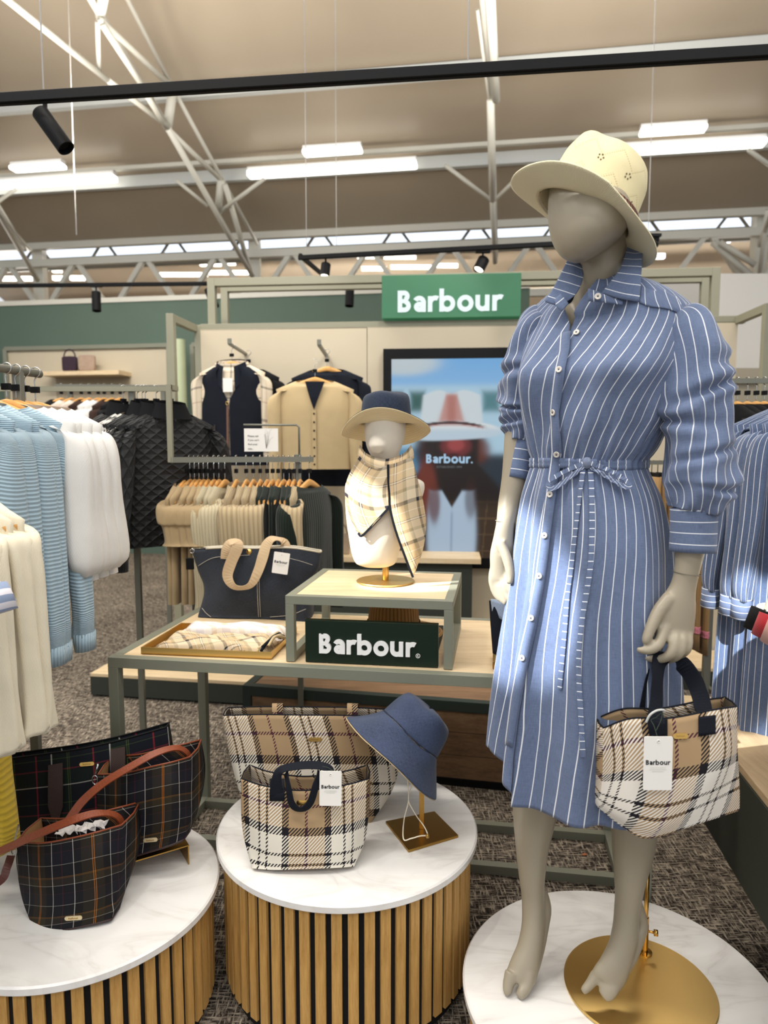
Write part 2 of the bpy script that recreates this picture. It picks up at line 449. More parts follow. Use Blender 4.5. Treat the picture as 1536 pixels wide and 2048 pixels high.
# ---------------------------------------------------------------- the setting
def W2(a, b, z=0): return UX * a + VX * b + Vector((0, 0, z))      # building axes
m = MB(); m.box((-14, -4, -.02), (14, 40, 0)); struct('floor', m, M['carpet'])
def roof_z(b): return EYE + 7.5 - .4 * b
# roof sheets
def mk_roof():
    t = NT('roof_sheet'); t.rm(.38, 0, .5); v = t.gen(t.obj(), (1, 1, 1), (0, 0, -YAW)); sp = t.n('ShaderNodeSeparateXYZ'); t.l(v, sp.inputs[0])
    f = t.math('FRACT', t.math('MULTIPLY', sp.outputs[0], 3.0)); r = t.math('LESS_THAN', t.math('ABSOLUTE', t.math('SUBTRACT', f, .5)), .06)
    n_ = t.noise(v, .8, 2)
    t.col(t.mix(n_, srgb('9C8E7C'), srgb('AD9F8B'))); t.bump(r, .5, .01); return t.m
M['roof'] = mk_roof()
m = MB()
a0, a1 = -12.5, 12.5
P0 = W2(a0, -3, roof_z(-3)); P1 = W2(a1, -3, roof_z(-3)); P2 = W2(a1, 10.9, roof_z(10.9)); P3 = W2(a0, 10.9, roof_z(10.9))
m.v = [tuple(p) for p in (P0, P1, P2, P3)] + [tuple(p + ZX * .05) for p in (P0, P1, P2, P3)]
for f in ((0, 3, 2, 1), (4, 5, 6, 7), (0, 1, 5, 4), (2, 3, 7, 6)): m.face(f)
struct('ceiling', m, M['roof'])
# purlins with their pale flashing
for i, b in enumerate((8.3, 9.55)):
    z = roof_z(b) - .02
    m = MB(); m.beam(W2(a0, b, z - .07), W2(a1, b, z - .07), .09, .15); o = struct('trim_%d' % (i + 1), m, plain('purlin_%d' % i, 'C6C8C4', .5))
# valley gutter and lattice girder at the eaves
bv = 10.8; zt = roof_z(bv)
m = MB(); m.beam(W2(a0, bv, zt + .02), W2(a1, bv, zt + .02), .1, .2); struct('trim_3', m, M['white_steel'])
def hgt(x, y, b):      # height of a pixel seen at building depth b
    r = ray(x, y); t = b / (r.dot(VX)); return EYE + r.z * t
z2 = hgt(700, 500, bv); z3 = hgt(700, 598, bv)
gird = thing('lattice_girder', 'long white steel lattice girder running across under the far eaves', 'girder', W2(0, bv, z2))
m = MB(); m.beam(W2(a0, bv, z2), W2(a1, bv, z2), .1, .11); m.build('top_chord', M['white_steel'], gird)
m = MB(); m.beam(W2(a0, bv, z3), W2(a1, bv, z3), .1, .1); m.build('bottom_chord', M['white_steel'], gird)
def adir(x, b, y=560):
    r = ray(x, y); t = b / r.dot(VX); return (r * t).dot(UX)
tops = [adir(x, bv) for x in (18, 165, 300, 432, 593, 749, 903, 1070, 1240, 1413)]
step = (tops[-1] - tops[0]) / 9
k = -5
xs = [tops[0] + step * q for q in range(-3, 13)]
for q in xs:
    for sg in (-1, 1):
        m = MB(); m.beam(W2(q + sg * .05, bv, z2 - .04), W2(q + sg * step * .42, bv, z3 + .04), .07, .07); m.build('diagonal', M['white_steel'], gird)
# window strip and dark bracing above the girder, the next hall beyond
m = MB(); m.beam(W2(a0, bv + .9, z2 + .38), W2(a1, bv + .9, z2 + .38), .04, .17); struct('window_1', m, M['window_emit'])
m = MB(); m.beam(W2(a0, bv + .8, z2 + .27), W2(a1, bv + .8, z2 + .27), .05, .05); m.beam(W2(a0, bv + .8, z2 + .12), W2(a1, bv + .8, z2 + .12), .05, .06)
for i in range(40):
    q = a0 + i * .62; m.beam(W2(q, bv + .6, z2 + .1), W2(q + .28 * (1 if i % 2 else -1), bv + .6, z2 + .48), .025, .04)
struct('trim_4', m, plain('brace_steel', '8E8A80', .6))
m = MB()
for (b0, b1, h0, h1) in ((bv + .2, 17, z2 + .35, 7.6), (17, 24, 7.6, 4.4), (24, 30, 4.4, 7.2)):
    n = len(m.v); m.v += [tuple(W2(a0 - 3, b0, h0)), tuple(W2(a1 + 3, b0, h0)), tuple(W2(a1 + 3, b1, h1)), tuple(W2(a0 - 3, b1, h1))]; m.face((n, n + 3, n + 2, n + 1))
struct('trim_5', m, M['roof'])
m = MB(); m.box((-16, 31, 0), (16, 31.2, 8)); struct('wall_far', m, plain('far_wall', 'B8AC94', .8))
m = MB(); m.beam(W2(a0 - 3, 24, 4.3), W2(a1 + 3, 24, 4.3), .15, .3); m.beam(W2(a0 - 3, 17, 4.9), W2(a1 + 3, 17, 4.9), .12, .12)
struct('trim_6', m, M['white_steel'])
# columns under the girder
for x in (80, 510, 1515):
    a = adir(x, bv + .2); m = MB(); m.beam(W2(a, bv + .21, 0), W2(a, bv + .21, zt + .1), .17, .17, (0, 1, 0))
    lab = {80: 'white steel column at the far left under the end of the roof truss', 510: 'white steel column behind the navy waistcoat display where the long truss lands', 1515: 'white steel column at the far right above the white partition'}[x]
    m.build('steel_column', M['white_steel'], None, label=lab, cat='column')
# distant light bars
fx = [(75, 550, 130, 22), (150, 498, 1, 20)]
bars = [(30, 557, 60, 17), (112, 540, 16, 15), (105, 535, 20, 16), (118, 556, 26, 16), (153, 556, 26, 16), (365, 549, 95, 19), (440, 545, 60, 19), (485, 545, 38, 19), (420, 527, 40, 15), (457, 525, 24, 15), (800, 513, 62, 16), (735, 512, 40, 16), (748, 537, 48, 19), (825, 534, 84, 19), (895, 531, 40, 19), (1307, 512, 45, 14), (1460, 478, 10, 12), (70, 527, 10, 13)]
barlab = ['strip light at the far left between the braces'] + ['small glowing strip light beyond the left column, ' + q for q in ('leftmost', 'topmost', 'second from left', 'third from left')] + ['wide glowing strip light beyond the girder, left of the tall sage posts', 'glowing strip light behind the tall sage posts', 'small strip light right of the tall sage posts', 'upper strip light just left of the middle column', 'upper small strip light touching the middle column', 'upper strip light above the header sign', 'upper strip light left of the header sign', 'lower strip light left of the header sign', 'long lower strip light above the header sign', 'lower strip light right of the pair above the header sign', 'strip light right of the mannequin neck', 'tiny lamp at the right end of the girder', 'tiny lamp left of the left column']
for i, (x, y, wd, D) in enumerate(bars):
    p = P(x, y, D); L = wd / F_PX * D
    m = MB(); m.box((p.x - L / 2, D, p.z - .035), (p.x + L / 2, D + .1, p.z + .05)); m.build('batten_or_reflection', M['tube_emit'], None, label=barlab[i], cat='light', group='distant strip lights beyond the lattice girder')
# hanging fluorescent battens under the second purlin; short upper ones model reflections
def batten(x0, y0, x1, y1, b, lab, small=False, grp='strip lights under the roof'):
    r0, r1 = ray(x0, y0), ray(x1, y1); p0 = r0 * (b / r0.dot(VX)); p1 = r1 * (b / r1.dot(VX)); p0.z += EYE; p1.z += EYE
    d = (p1 - p0).normalized(); z = (p0.z + p1.z) / 2; p0.z = p1.z = z
    t = thing('batten_or_reflection', lab, 'light', (p0 + p1) / 2, 0, grp)
    m = MB(); hh = .07 if not small else .05
    m.beam(p0, p1, .16, hh); m.build('diffuser', M['tube_emit'], t, bevel=.015)
    m = MB(); m.beam(p0 + ZX * (hh * .5 + .025), p1 + ZX * (hh * .5 + .025), .1, .05)
    if small: pass
    m.build('housing', M['white'], t)
bb = 9.3
batten(-60, 372, 230, 359, bb, 'bright strip light at the left edge under the roof')
batten(497, 349, 833, 330, bb, 'long bright strip light in the middle under the roof')
batten(1245, 300, 1530, 288, bb, 'bright strip light right of the straw hat under the roof')
batten(25, 338, 127, 332, 8.75, 'short modelled reflection glowing above the left strip light', True)  # skylight reflections on the roof, built as small glowing strips
batten(607, 306, 723, 300, 8.75, 'short modelled reflection glowing above the middle strip light', True)
batten(1280, 264, 1412, 258, 8.75, 'short modelled reflection glowing above the right strip light', True)
r0 = ray(0, 352); r1 = ray(1536, 268); p0 = r0 * (bb / r0.dot(VX)); p1 = r1 * (bb / r1.dot(VX)); zc = EYE + (p0.z + p1.z) / 2
m = MB(); d = (p1 - p0).normalized(); q0 = Vector((p0.x, p0.y, zc + .04)) - UX * 6; q1 = Vector((p1.x, p1.y, zc + .04)) + UX * 6; m.beam(q0, q1, .07, .05)
m.build('conduit', M['white_steel'], None, label='long white conduit rail carrying the strip lights', cat='conduit')
# roof trusses: bottom chord, top chord, zigzag; bars found from where they are seen, at building depth
def BP(x, y, b): r = ray(x, y); p = r * (b / r.dot(VX)); return Vector((p.x, p.y, p.z + EYE))
def truss(lab, bars):
    t = thing('roof_truss', lab, 'truss', BP(bars[0][1], bars[0][2], bars[0][3]))
    for nm, x0, y0, b0, x1, y1, b1, w_ in bars:
        pa, pb = BP(x0, y0, b0), BP(x1, y1, b1)
        if y0 < -15 or x0 < -30 or x0 > 1570: pa = pa + (pa - pb) * (2.2 if 'chord' in nm else 1.2)     # goes on past the frame
        m = MB(); m.tube([pa, pb], w_ / 2, 8, cap=True); m.build(nm, M['white_steel'], t)
truss('white tubular roof truss sloping down from the upper left to the column behind the display', [
    ('bottom_chord', 160, -40, 6.1, 335, 255, 7.95, .075), ('bottom_chord', 335, 255, 7.95, 505, 552, 10.6, .075),
    ('top_chord', 230, -50, 6.6, 345, 175, 7.9, .05), ('top_chord', 345, 175, 7.9, 515, 488, 10.7, .05),
    ('diagonal', 200, 40, 6.4, 345, 175, 7.9, .06), ('diagonal', 205, 50, 6.4, 290, 180, 7.2, .06), ('diagonal', 195, 45, 6.4, 198, 140, 6.9, .045), ('diagonal', 208, -10, 6.2, 200, 35, 6.5, .09),
    ('brace', -10, -20, 5.6, 215, 160, 7.0, .06), ('brace', 215, 160, 7.0, 335, 252, 7.9, .06),
    ('diagonal', 345, 185, 7.9, 335, 255, 8.0, .11), ('diagonal', 340, 262, 8.0, 440, 358, 9.1, .06), ('diagonal', 290, 185, 7.2, 335, 260, 8.0, .06),
    ('diagonal', 442, 360, 9.1, 436, 425, 9.4, .1), ('diagonal', 450, 370, 9.1, 500, 540, 10.5, .075), ('brace', 352, 360, 9.0, 415, 412, 9.3, .05), ('brace', 528, 358, 9.0, 437, 425, 9.4, .05)])
truss('white roof truss seen end on as a vertical bar behind the hat', [
    ('bottom_chord', 979, -30, 6.0, 992, 200, 7.6, .085), ('bottom_chord', 981, 200, 7.6, 985, 400, 9.0, .08), ('bottom_chord', 985, 400, 9.0, 990, 525, 10.6, .07),
    ('top_chord', 962, -30, 6.4, 980, 200, 7.9, .05), ('top_chord', 985, 230, 8.2, 993, 515, 10.7, .05),
    ('brace', 890, 330, 9.0, 982, 400, 9.3, .05), ('brace', 1060, 330, 9.0, 990, 400, 9.3, .05), ('diagonal', 955, 20, 6.6, 979, 210, 7.7, .03)])
truss('white roof truss ending at the column at the far left', [
    ('bottom_chord', -60, 330, 8.2, 75, 560, 10.6, .075), ('top_chord', -40, 390, 8.6, 60, 500, 10.6, .06), ('brace', -20, 415, 8.8, 32, 378, 9.2, .05), ('diagonal', -5, 410, 8.8, 50, 500, 10.2, .06)])
truss('white roof truss ending at the column at the far right', [
    ('bottom_chord', 1580, 330, 8.6, 1520, 490, 10.6, .075), ('brace', 1497, 300, 9.0, 1560, 345, 9.3, .05), ('diagonal', 1425, 484, 10.6, 1505, 555, 10.6, .1), ('diagonal', 1440, 484, 10.5, 1510, 530, 10.5, .08), ('diagonal', 1535, 420, 10, 1518, 560, 10.6, .06)])
# suspension wires
for i, (x, y0, y1, D) in enumerate(((87, -5, 178, 2.86), (936, -5, 120, 2.6), (153, 380, 470, 6.9), (613, 355, 500, 5.2), (673, 350, 500, 5.3), (1296, 330, 480, 5.3))):
    m = MB(); m.tube([P(x, y1, D), Vector((P(x, y0, D).x, D, roof_z((P(x, y0, D)).dot(VX)) + .02))], .003, 6); labs = ['thin wire holding the near track by the black spotlight', 'thin wire holding the near track left of the straw hat', 'thin white wire hanging at the upper left', 'thin wire above the left end of the middle track', 'thin wire right of the left end of the middle track', 'thin cord hanging right of the straw hat']
    m.build('suspension_wire', M['white'], None, label=labs[i], cat='wire')
# lighting tracks and their spots
def track(x0, y0, D0, x1, y1, D1, th, lab):
    p = P(x0, y0, D0); q = P(x1, y1, D1); z = (p.z + q.z) / 2; p.z = q.z = z
    t = thing('lighting_track', lab, 'track', (p + q) / 2)
    m = MB(); m.beam(p, q, th, th); m.build('rail', M['black'], t, bevel=.002)
    m = MB(); m.beam(p - ZX * (th / 2 + .001), q - ZX * (th / 2 + .001), th * .35, .003); m.build('conductor_slot', M['black_felt'], t)
    return p, q
tp, tq = track(-760, 249, 2.863, 2300, 53, 2.237, .034, 'long black lighting track crossing the whole top of the picture')
track(597, 509, 5.3, 1318, 484, 4.81, .03, 'black lighting track above the green header sign')
p = P(597, 509, 5.3); m = MB(); m.beam(P(600, 511, 5.3), P(640, 545, 5.9), .02, .03); m.build('lighting_track', M['black'], None, label='short black track branch slanting back from the left end of the track above the sign', cat='track')
track(-40, 577, 6.4, 716, 559, 6.25, .03, 'thin black lighting track in front of the green wall')
def track_spot(x, y, xe, ye, D, ln, rr, lab, lit=False):
    a = P(x, y, D); b = P(xe, ye, D - .02); d = (b - a).normalized()
    t = thing('track_spotlight', lab, 'spotlight', a)
    Mx = Matrix.Translation(a) @ d.to_track_quat('Z', 'Y').to_matrix().to_4x4()
    m = MB(); m.lathe([(0, 0), (rr * .92, 0), (rr, .004), (rr, ln), (rr * .88, ln), (rr * .85, ln - .02), (0, ln - .03)], 28, Mx, sm=False); m.build('lamp_body', M['black'], t)
    top = Vector((a.x + (b.x - a.x) * .15, a.y, P(x, y, D).z + .0))
    m = MB(); m.beam(a + d * ln * .2 + Vector((.0, .0, 0)), Vector((a.x + d.x * ln * .2, a.y, a.z + .045)), .012, .012); m.box((a.x - .05 + d.x * ln * .2, a.y - .014, a.z + .04), (a.x + .05 + d.x * ln * .2, a.y + .014, a.z + .058)); m.build('bracket', M['black'], t)
    if lit:
        m = MB(); m.lathe([(0, ln - .015), (rr * .8, ln - .012)], 20, Mx); m.build('lens', emit('lens_glow', 'FFF3DA', 8), t)
track_spot(80, 224, 126, 288, 2.72, .17, .031, 'large black cylinder spotlight under the near track, upper left')
track_spot(192, 584, 193, 612, 6.35, .17, .038, 'black spotlight hanging in front of the green wall at the left')
track_spot(417, 578, 427, 606, 6.3, .17, .038, 'black spotlight tilted between the tall sage posts')
track_spot(700, 574, 699, 600, 6.3, .17, .038, 'black spotlight left of the green header sign')
track_spot(652, 528, 650, 545, 5.3, .1, .035, 'lit spotlight under the left end of the middle track', True)
track_spot(968, 518, 961, 532, 5.1, .1, .04, 'lit spotlight under the track above the letter r of the header sign', True)
track_spot(1310, 486, 1290, 510, 4.8, .1, .03, 'small black spotlight just right of the hat brim')
# green wall and what is on it
gw = 8.6
zg = hgt(400, 596, gw)
m = MB(); A = adir(-300, gw); B = adir(1060, gw)
m.obox(W2(A, gw, 0), UX, VX, ZX, B - A, .15, zg); struct('wall_back', m, M['wall_green'])
m = MB(); m.obox(W2(A, gw - .02, zg - .02), UX, VX, ZX, B - A, .2, .06); struct('trim_7', m, M['white_steel'])
# cream bay panels on it
za = hgt(180, 695, gw - .1)
for i, (x0, x1) in enumerate(((20, 343), (390, 760))):
    a, b = adir(x0, gw - .1, 800), adir(x1, gw - .1, 800)
    m = MB(); m.obox(W2(a, gw - .12, .3), UX, VX, ZX, b - a, .08, za - .3); struct('trim_%d' % (8 + i), m, M['wall_cream'])
    m = MB(); m.beam(W2(a, gw - .14, za), W2(b, gw - .14, za), .05, .05); m.beam(W2(a, gw - .14, .3), W2(a, gw - .14, za), .05, .05); m.beam(W2(b, gw - .14, .3), W2(b, gw - .14, za), .05, .05)
    struct('trim_%d' % (10 + i), m, M['metal_green'])
m = MB(); a = adir(358, gw - .5, 800); cc = W2(a, gw - .45, 0); m.lathe([(.07, 0), (.07, za + .02)], 20, Matrix.Translation(cc)); m.build('round_column', plain('pale_green_column', 'B6C09C', .6), None, label='pale green round column right of the far cream bay', cat='column')
m = MB(); a0_, b0_ = adir(100, gw - .2, 745), adir(256, gw - .2, 745); zs = hgt(180, 745, gw - .3)
m.obox(W2(a0_, gw - .42, zs - .04), UX, VX, ZX, b0_ - a0_, .3, .05)
sh = m.build('wall_shelf', M['wood_light'], None, label='oak shelf on the far cream bay holding two handbags', cat='shelf')
m = MB(); m.obox(W2(a0_ + .03, gw - .13, zs - .9), UX, VX, ZX, b0_ - a0_ - .05, .02, .86); struct('trim_12', m, plain('taupe_panel', '9C8F78', .7))
def small_bag(x0, x1, y0, y1, D, mt, lab, taper=.05, handle=True, base='handbag', zb=None):
    p0 = P(x0, y1, D); p1 = P(x1, y1, D); zt_ = P(x0, y0, D).z
    if zb: zt_ += zb - p0.z; p0.z = zb
    w_ = p1.x - p0.x; cx = (p0.x + p1.x) / 2
    t = thing(base, lab, 'handbag', (cx, D, p0.z))
    rows = []
    for i in range(7):
        f = i / 6; hw = w_ / 2 * (1 - taper * (1 - f) ** 2 * 2); hd = w_ * .22 * (1 - .55 * f)
        rows.append([Vector((cx + hw * math.copysign(abs(math.cos(a)) ** .4, math.cos(a)), D + hd * math.copysign(abs(math.sin(a)) ** .4, math.sin(a)), p0.z + (zt_ - p0.z) * f)) for a in [2 * math.pi * k / 24 for k in range(24)]])
    m = MB(); b = m.grid(rows, True); m.cap(b, 24, True); m.cap(b + 6 * 24, 24); m.build('bag_body', mt, t, subsurf=1)
    if handle:
        hz = (zt_ - p0.z) * .45
        m = MB(); m.tube([Vector((cx + w_ * .36 * math.cos(a), D, zt_ - .01 + hz * math.sin(a))) for a in [math.pi * k / 12 for k in range(13)]], .009, 8); m.build('handle', mt, t)
    return t
bagy = (ray(158, 744) * ((gw - .28) / ray(158, 744).dot(VX))).y
small_bag(125, 156, 712, 744, bagy, cloth('plum_leather', '3A2C36', 900), 'dark plum handbag on the far shelf, left of the taupe one', zb=zs + .0105)
small_bag(158, 192, 709, 743, bagy - .04, cloth('taupe_leather', 'A58E7C', 900), 'taupe boxy handbag on the far shelf', handle=False, zb=zs + .0105)
# white partitions on the right
ws = []
for i, (x0, x1, y0, y1, D) in enumerate(((1300, 1420, 548, 760, 6.9), (1424, 1700, 547, 742, 6.0))):
    p = P(x0, y1, D); q = P(x1, y1, D); zt_ = P(x0, y0, D).z
    m = MB(); m.box((p.x, D, 0), (q.x, D + .1, zt_)); struct('wall_right' if i == 0 else 'wall_side', m, M['wall_white'])
p = P(1424, 742, 5.9); m = MB(); m.box((p.x, 5.86, p.z - .1), (p.x + 2.2, 5.98, p.z + .02)); m.box((p.x, 5.9, 0), (p.x + 2.2, 5.98, p.z - .1)); struct('trim_13', m, plain('putty', '9F9682', .6))
# outer walls of the hall
m = MB(); m.box((-14, -4, 0), (-13.9, 31, 3.0)); struct('wall_left', m, M['wall_cream'])
# ---------------------------------------------------------------- round slatted plinths
def plinth(cx, cy, rad, h, lab, top_t=.022, n=None):
    t = thing('display_plinth', lab, 'plinth', (cx, cy, 0), 0, 'round slatted plinths with marble tops')
    Mx = Matrix.Translation((cx, cy, 0))
    m = MB(); m.lathe([(rad - .0, h - top_t), (rad + .004, h - top_t + .004), (rad + .004, h - .004), (rad, h)], 128, Mx, cap0=True, cap1=True, sm=False); m.build('marble_top', M['marble'], t)
    m = MB(); m.lathe([(rad - .03, 0), (rad - .03, .03), (rad - .022, .03), (rad - .022, h - top_t)], 96, Mx, sm=False); m.build('core', M['black_felt'], t)
    n = n or round(2 * math.pi * rad / .0405); w_ = .0245
    me = None
    rs = rad - .021
    mb = MB(); mb.box((-w_ / 2, -.001, .035), (w_ / 2, .007, h - top_t)); me = mb.mesh('slat', M['oak_slat'])
    for k in range(n):
        a = 2 * math.pi * k / n
        o = bpy.data.objects.new('slat', me); C.objects.link(o); o.parent = t
        o.location = (rs * math.cos(a), rs * math.sin(a), 0); o.rotation_euler = (0, 0, a - math.pi / 2)
        mod = None
    return t
plinth(-.10, 1.875, .352, .40, 'middle marble-topped slatted plinth with the tan check totes and blue bucket hat')
plinth(-.765, 1.70, .335, .33, 'left marble-topped slatted plinth with the dark check bucket bags')
plinth(.54, 1.525, .352, .20, 'low right marble-topped slatted plinth under the mannequin')
# ---------------------------------------------------------------- sage framed table with riser
def frame_table(name, lab, o, L, Dp, h, sec, top_mat, met, top_in=True, floor_rail=True, cat='table', extra=None):
    """o = front-left foot; runs along UX and VX"""
    t = thing(name, lab, cat, o, 0)
    o = Vector(o); X, Y = UX, VX
    for i, (a, b) in enumerate(((0, 0), (L - sec, 0), (0, Dp - sec), (L - sec, Dp - sec))):
        m = MB(); m.obox(o + X * a + Y * b, X, Y, ZX, sec, sec, h - sec); m.build('leg', met, t, bevel=.0015)
    m = MB()
    z = o + ZX * (h - sec)
    m.obox(z, X, Y, ZX, L, sec, sec); m.obox(z + Y * (Dp - sec), X, Y, ZX, L, sec, sec)
    m.obox(z + Y * sec, X, Y, ZX, sec, Dp - 2 * sec, sec); m.obox(z + Y * sec + X * (L - sec), X, Y, ZX, sec, Dp - 2 * sec, sec); m.build('top_frame', met, t, bevel=.0012)
    if floor_rail:
        for a in (0, L - sec):
            m = MB(); m.obox(o + X * a + Y * sec, X, Y, ZX, sec, Dp - 2 * sec, sec); m.build('foot_rail', met, t, bevel=.001)
    m = MB(); m.obox(o + ZX * (h - .018) + X * sec + Y * sec, X, Y, ZX, L - 2 * sec, Dp - 2 * sec, .0165); m.build('tabletop', top_mat, t)
    return t
TO = Vector((-.841, 2.105, 0)); TW, TD, TH = 1.60, .67, .80
tab = frame_table('display_table', 'sage metal framed display table with oak top behind the plinths', TO, TW, TD, TH, .032, M['wood_light'], M['metal_green'])
for b in (.03, .29):
    m = MB(); m.obox(TO + UX * .032 + VX * (TD - .032 - b * 1.0), UX, VX, ZX, TW - .064, .03, .03); m.build('foot_rail', M['metal_green'], tab)
def TP(a, b, z=TH): return TO + UX * a + VX * b + ZX * z          # point on the table
# riser
q = G(572, 1323, TH); ra, rb = (q - TO).dot(UX), (q - TO).dot(VX)
riser = frame_table('display_riser', 'sage metal framed riser with oak top standing on the table', TP(ra, rb), .495, .46, .2, .026, M['wood_light'], M['metal_green'], cat='riser')
def RP(a, b, z=TH + .2): return TP(ra + a, rb + b, z)
# low brown drawer plinth behind the table
o = Vector((-.633, 3.08, 0)); d = Vector((1.114, -.235, 0)).normalized(); v2 = Vector((-d.y, d.x, 0)); L = 1.78; hh = .37
t = thing('drawer_platform', 'low walnut-fronted display platform with dark green frame behind the table', 'platform', o)
m = MB(); m.obox(o + d * .03 + ZX * .0, d, v2, ZX, L - .06, .6, .0301)
m.build('plinth_base', M['black'], t)
m = MB(); m.obox(o + ZX * .03, d, v2, ZX, .04, .62, hh - .03); m.obox(o + d * (L - .04) + ZX * .03, d, v2, ZX, .04, .62, hh - .03); m.obox(o + d * .04 + ZX * (hh - .045), d, v2, ZX, L - .08, .04, .045); m.obox(o + d * .04 + v2 * .58 + ZX * (hh - .045), d, v2, ZX, L - .08, .04, .045)
m.build('frame', M['dark_green_metal'], t, bevel=.001)
m = MB(); m.obox(o + d * .04 + v2 * .04 + ZX * (hh - .03), d, v2, ZX, L - .08, .54, .026); m.build('top_board', M['wood_mid'], t)
for z0, z1 in ((.235, .322), (.135, .232), (.032, .132)):
    m = MB(); m.obox(o + d * .042 + v2 * .006 + ZX * z0, d, v2, ZX, L - .084, .02, z1 - z0); m.build('front_board', M['wood_mid'], t)
# wall unit: platform, back panels, frames, header
WO = P(388, 650, 4.74); WO.z = 0; wy = R(-5.3); WX = Vector((math.cos(wy), math.sin(wy), 0)); WY = Vector((-math.sin(wy), math.cos(wy), 0)); WH = 2.215; WL = 3.42
wu = thing('wall_unit', 'cream panelled wall unit in a sage frame carrying hung clothes and the video screen', 'display unit', WO)
jx = [0.0]
for x in (733, 1042): p = P(x, 660, 4.6); jx.append((p - WO).dot(WX))
jx += [jx[-1] + 1.1, WL]
for i in range(4):
    m = MB(); m.obox(WO + WX * (jx[i] + .04 * (i == 0) + .002) + ZX * .12, WX, WY, ZX, jx[i + 1] - jx[i] - .005 - .04 * (i == 0), .03, WH - .15); m.build('panel', M['wall_cream'], wu)
m = MB(); m.obox(WO + ZX * 0, WX, WY, ZX, .042, .05, WH); m.obox(WO + WX * .042 + ZX * (WH - .04), WX, WY, ZX, WL, .05, .045); m.build('frame', M['metal_sage_light'], wu, bevel=.002)
# side arm frame projecting at the left
s0 = WO - WY * .42 - WX * .02
m = MB(); m.obox(s0, WX, WY, ZX, .045, .045, WH); m.obox(s0 + ZX * (WH - .045) + WY * .045, WX, WY, ZX, .04, .375, .045); m.obox(s0 + ZX * .12 + WY * .045, WX, WY, ZX, .04, .375, .03)
m.build('side_frame', M['metal_sage_light'], wu, bevel=.002)
s1 = WO + WX * 3.40 - WY * .42
m = MB(); m.obox(s1, WX, WY, ZX, .045, .045, WH); m.obox(s1 + ZX * (WH - .045) + WY * .045, WX, WY, ZX, .04, .375, .045); m.build('side_frame', M['metal_sage_light'], wu, bevel=.002)
# tall double hoop above
for dy, xl, yt, xr in ((.0, 404, 558, 1448), (.45, 432, 572, 1424)):
    a = P(xl, yt, 4.7 + dy); b = P(xr, yt - 36, 4.45 + dy); z = (a.z + b.z) / 2
    m = MB(); a.z = b.z = 0
    aa = a - WO; l0 = aa.dot(WX); l1 = (b - WO).dot(WX); pb = WO + WY * (.06 + dy)
    m.obox(pb + WX * l0, WX, WY, ZX, .05, .05, z); m.obox(pb + WX * (l1 - .05), WX, WY, ZX, .05, .05, z); m.obox(pb + WX * (l0 + .05) + ZX * (z - .05), WX, WY, ZX, l1 - l0 - .1, .05, .05)
    m.build('tall_hoop', M['metal_sage_light'], wu, bevel=.002)
# header sign
a = (P(764, 642, 4.6) - WO).dot(WX); b = (P(1041, 642, 4.5) - WO).dot(WX)
zb = WH + .012; zt_ = P(764, 553, 4.6).z
sg = thing('header_sign', 'backlit green header sign with white brand lettering on top of the wall unit', 'sign', WO + WX * (a + b) / 2 + ZX * zb)
t = NT('sign_lit'); t.rm(.4); nz = t.noise(t.obj(), 3, 2); c = t.ramp(nz, [(.3, srgb('1F5236')), (.7, srgb('2C6B48'))], 'LINEAR'); t.col(srgb('2A5E40')); t.l(c, t.b.inputs['Emission Color']); t.b.inputs['Emission Strength'].default_value = .55
m = MB(); m.obox(WO - WY * .05 + WX * a + ZX * zb, WX, WY, ZX, b - a, .1, zt_ - zb); m.build('sign_box', t.m, sg, bevel=.003)
cx = (P(900, 600, 4.55) - WO).dot(WX); cz = P(900, 599, 4.5).z
put_text('lettering', 'Barbour', (P(1005, 600, 4.55) - P(796, 600, 4.55)).length, WO - WY * .052 + WX * cx + ZX * cz, WX, ZX, emit('letter_lit', 'E6F4F2', 1.0), sg, .035, .002, spacing=.93)
# base ledge with soft bags, step of platform
m = MB(); p0 = P(600, 1112, 4.35); z0 = p0.z
m.obox(WO - WY * .34 + WX * .05 + ZX * (z0 - .03), WX, WY, ZX, jx[2] - .25 - .05 - .0, .34, .03); lg = m.build('shelf', M['wood_light'], wu)
m = MB(); m.obox(WO - WY * .3 + WX * .05 + ZX * .13, WX, WY, ZX, jx[2] - .35, .29, z0 - .165); m.build('base_cabinet', M['platform_side'], wu)
m = MB(); m.obox(WO + WX * .04 - WY * .4, WX, WY, ZX, WL, .38, .115); m.build('platform_step', M['platform_side'], wu)
m = MB(); m.obox(WO + WX * .04 - WY * .4 + ZX * .1155, WX, WY, ZX, WL, .38, .018); m.build('platform_top', M['wood_light'], wu)
# left low platform reaching towards the aisle
p0 = Vector((-1.68, 3.95, 0))
t = thing('low_platform', 'long low oak-topped platform on the carpet left of the table legs', 'platform', p0)
m = MB(); m.obox(p0 + ZX * .012, UX, VX, ZX, 1.6, .27, .105); m.build('side', M['platform_side'], t)
m = MB(); m.obox(p0 + UX * .02 + VX * .02, UX, VX, ZX, 1.55, .23, .012); m.build('foot', M['black'], t)
m = MB(); m.obox(p0 + ZX * .1175, UX, VX, ZX, 1.6, .27, .02); m.build('top', M['wood_light'], t, bevel=.002)
# right bench platform
q0 = G(1398, 1628, .3); q1 = G(1536, 1862, .3)
e = (q0 - q1).normalized(); e.z = 0; n_ = Vector((e.y, -e.x, 0)); L = (q0 - q1).length + .55
o = q0 - e * L
t = thing('bench_platform', 'oak-topped low platform with dark green side at the right edge', 'platform', o)
m = MB(); m.obox(o, n_, e, ZX, 1.2, L, .278); m.build('side', M['platform_side'], t)
m = MB(); m.obox(o + n_ * .004 + ZX * .2785, n_, e, ZX, 1.19, L, .022); m.build('top', M['wood_bench'], t, bevel=.002)
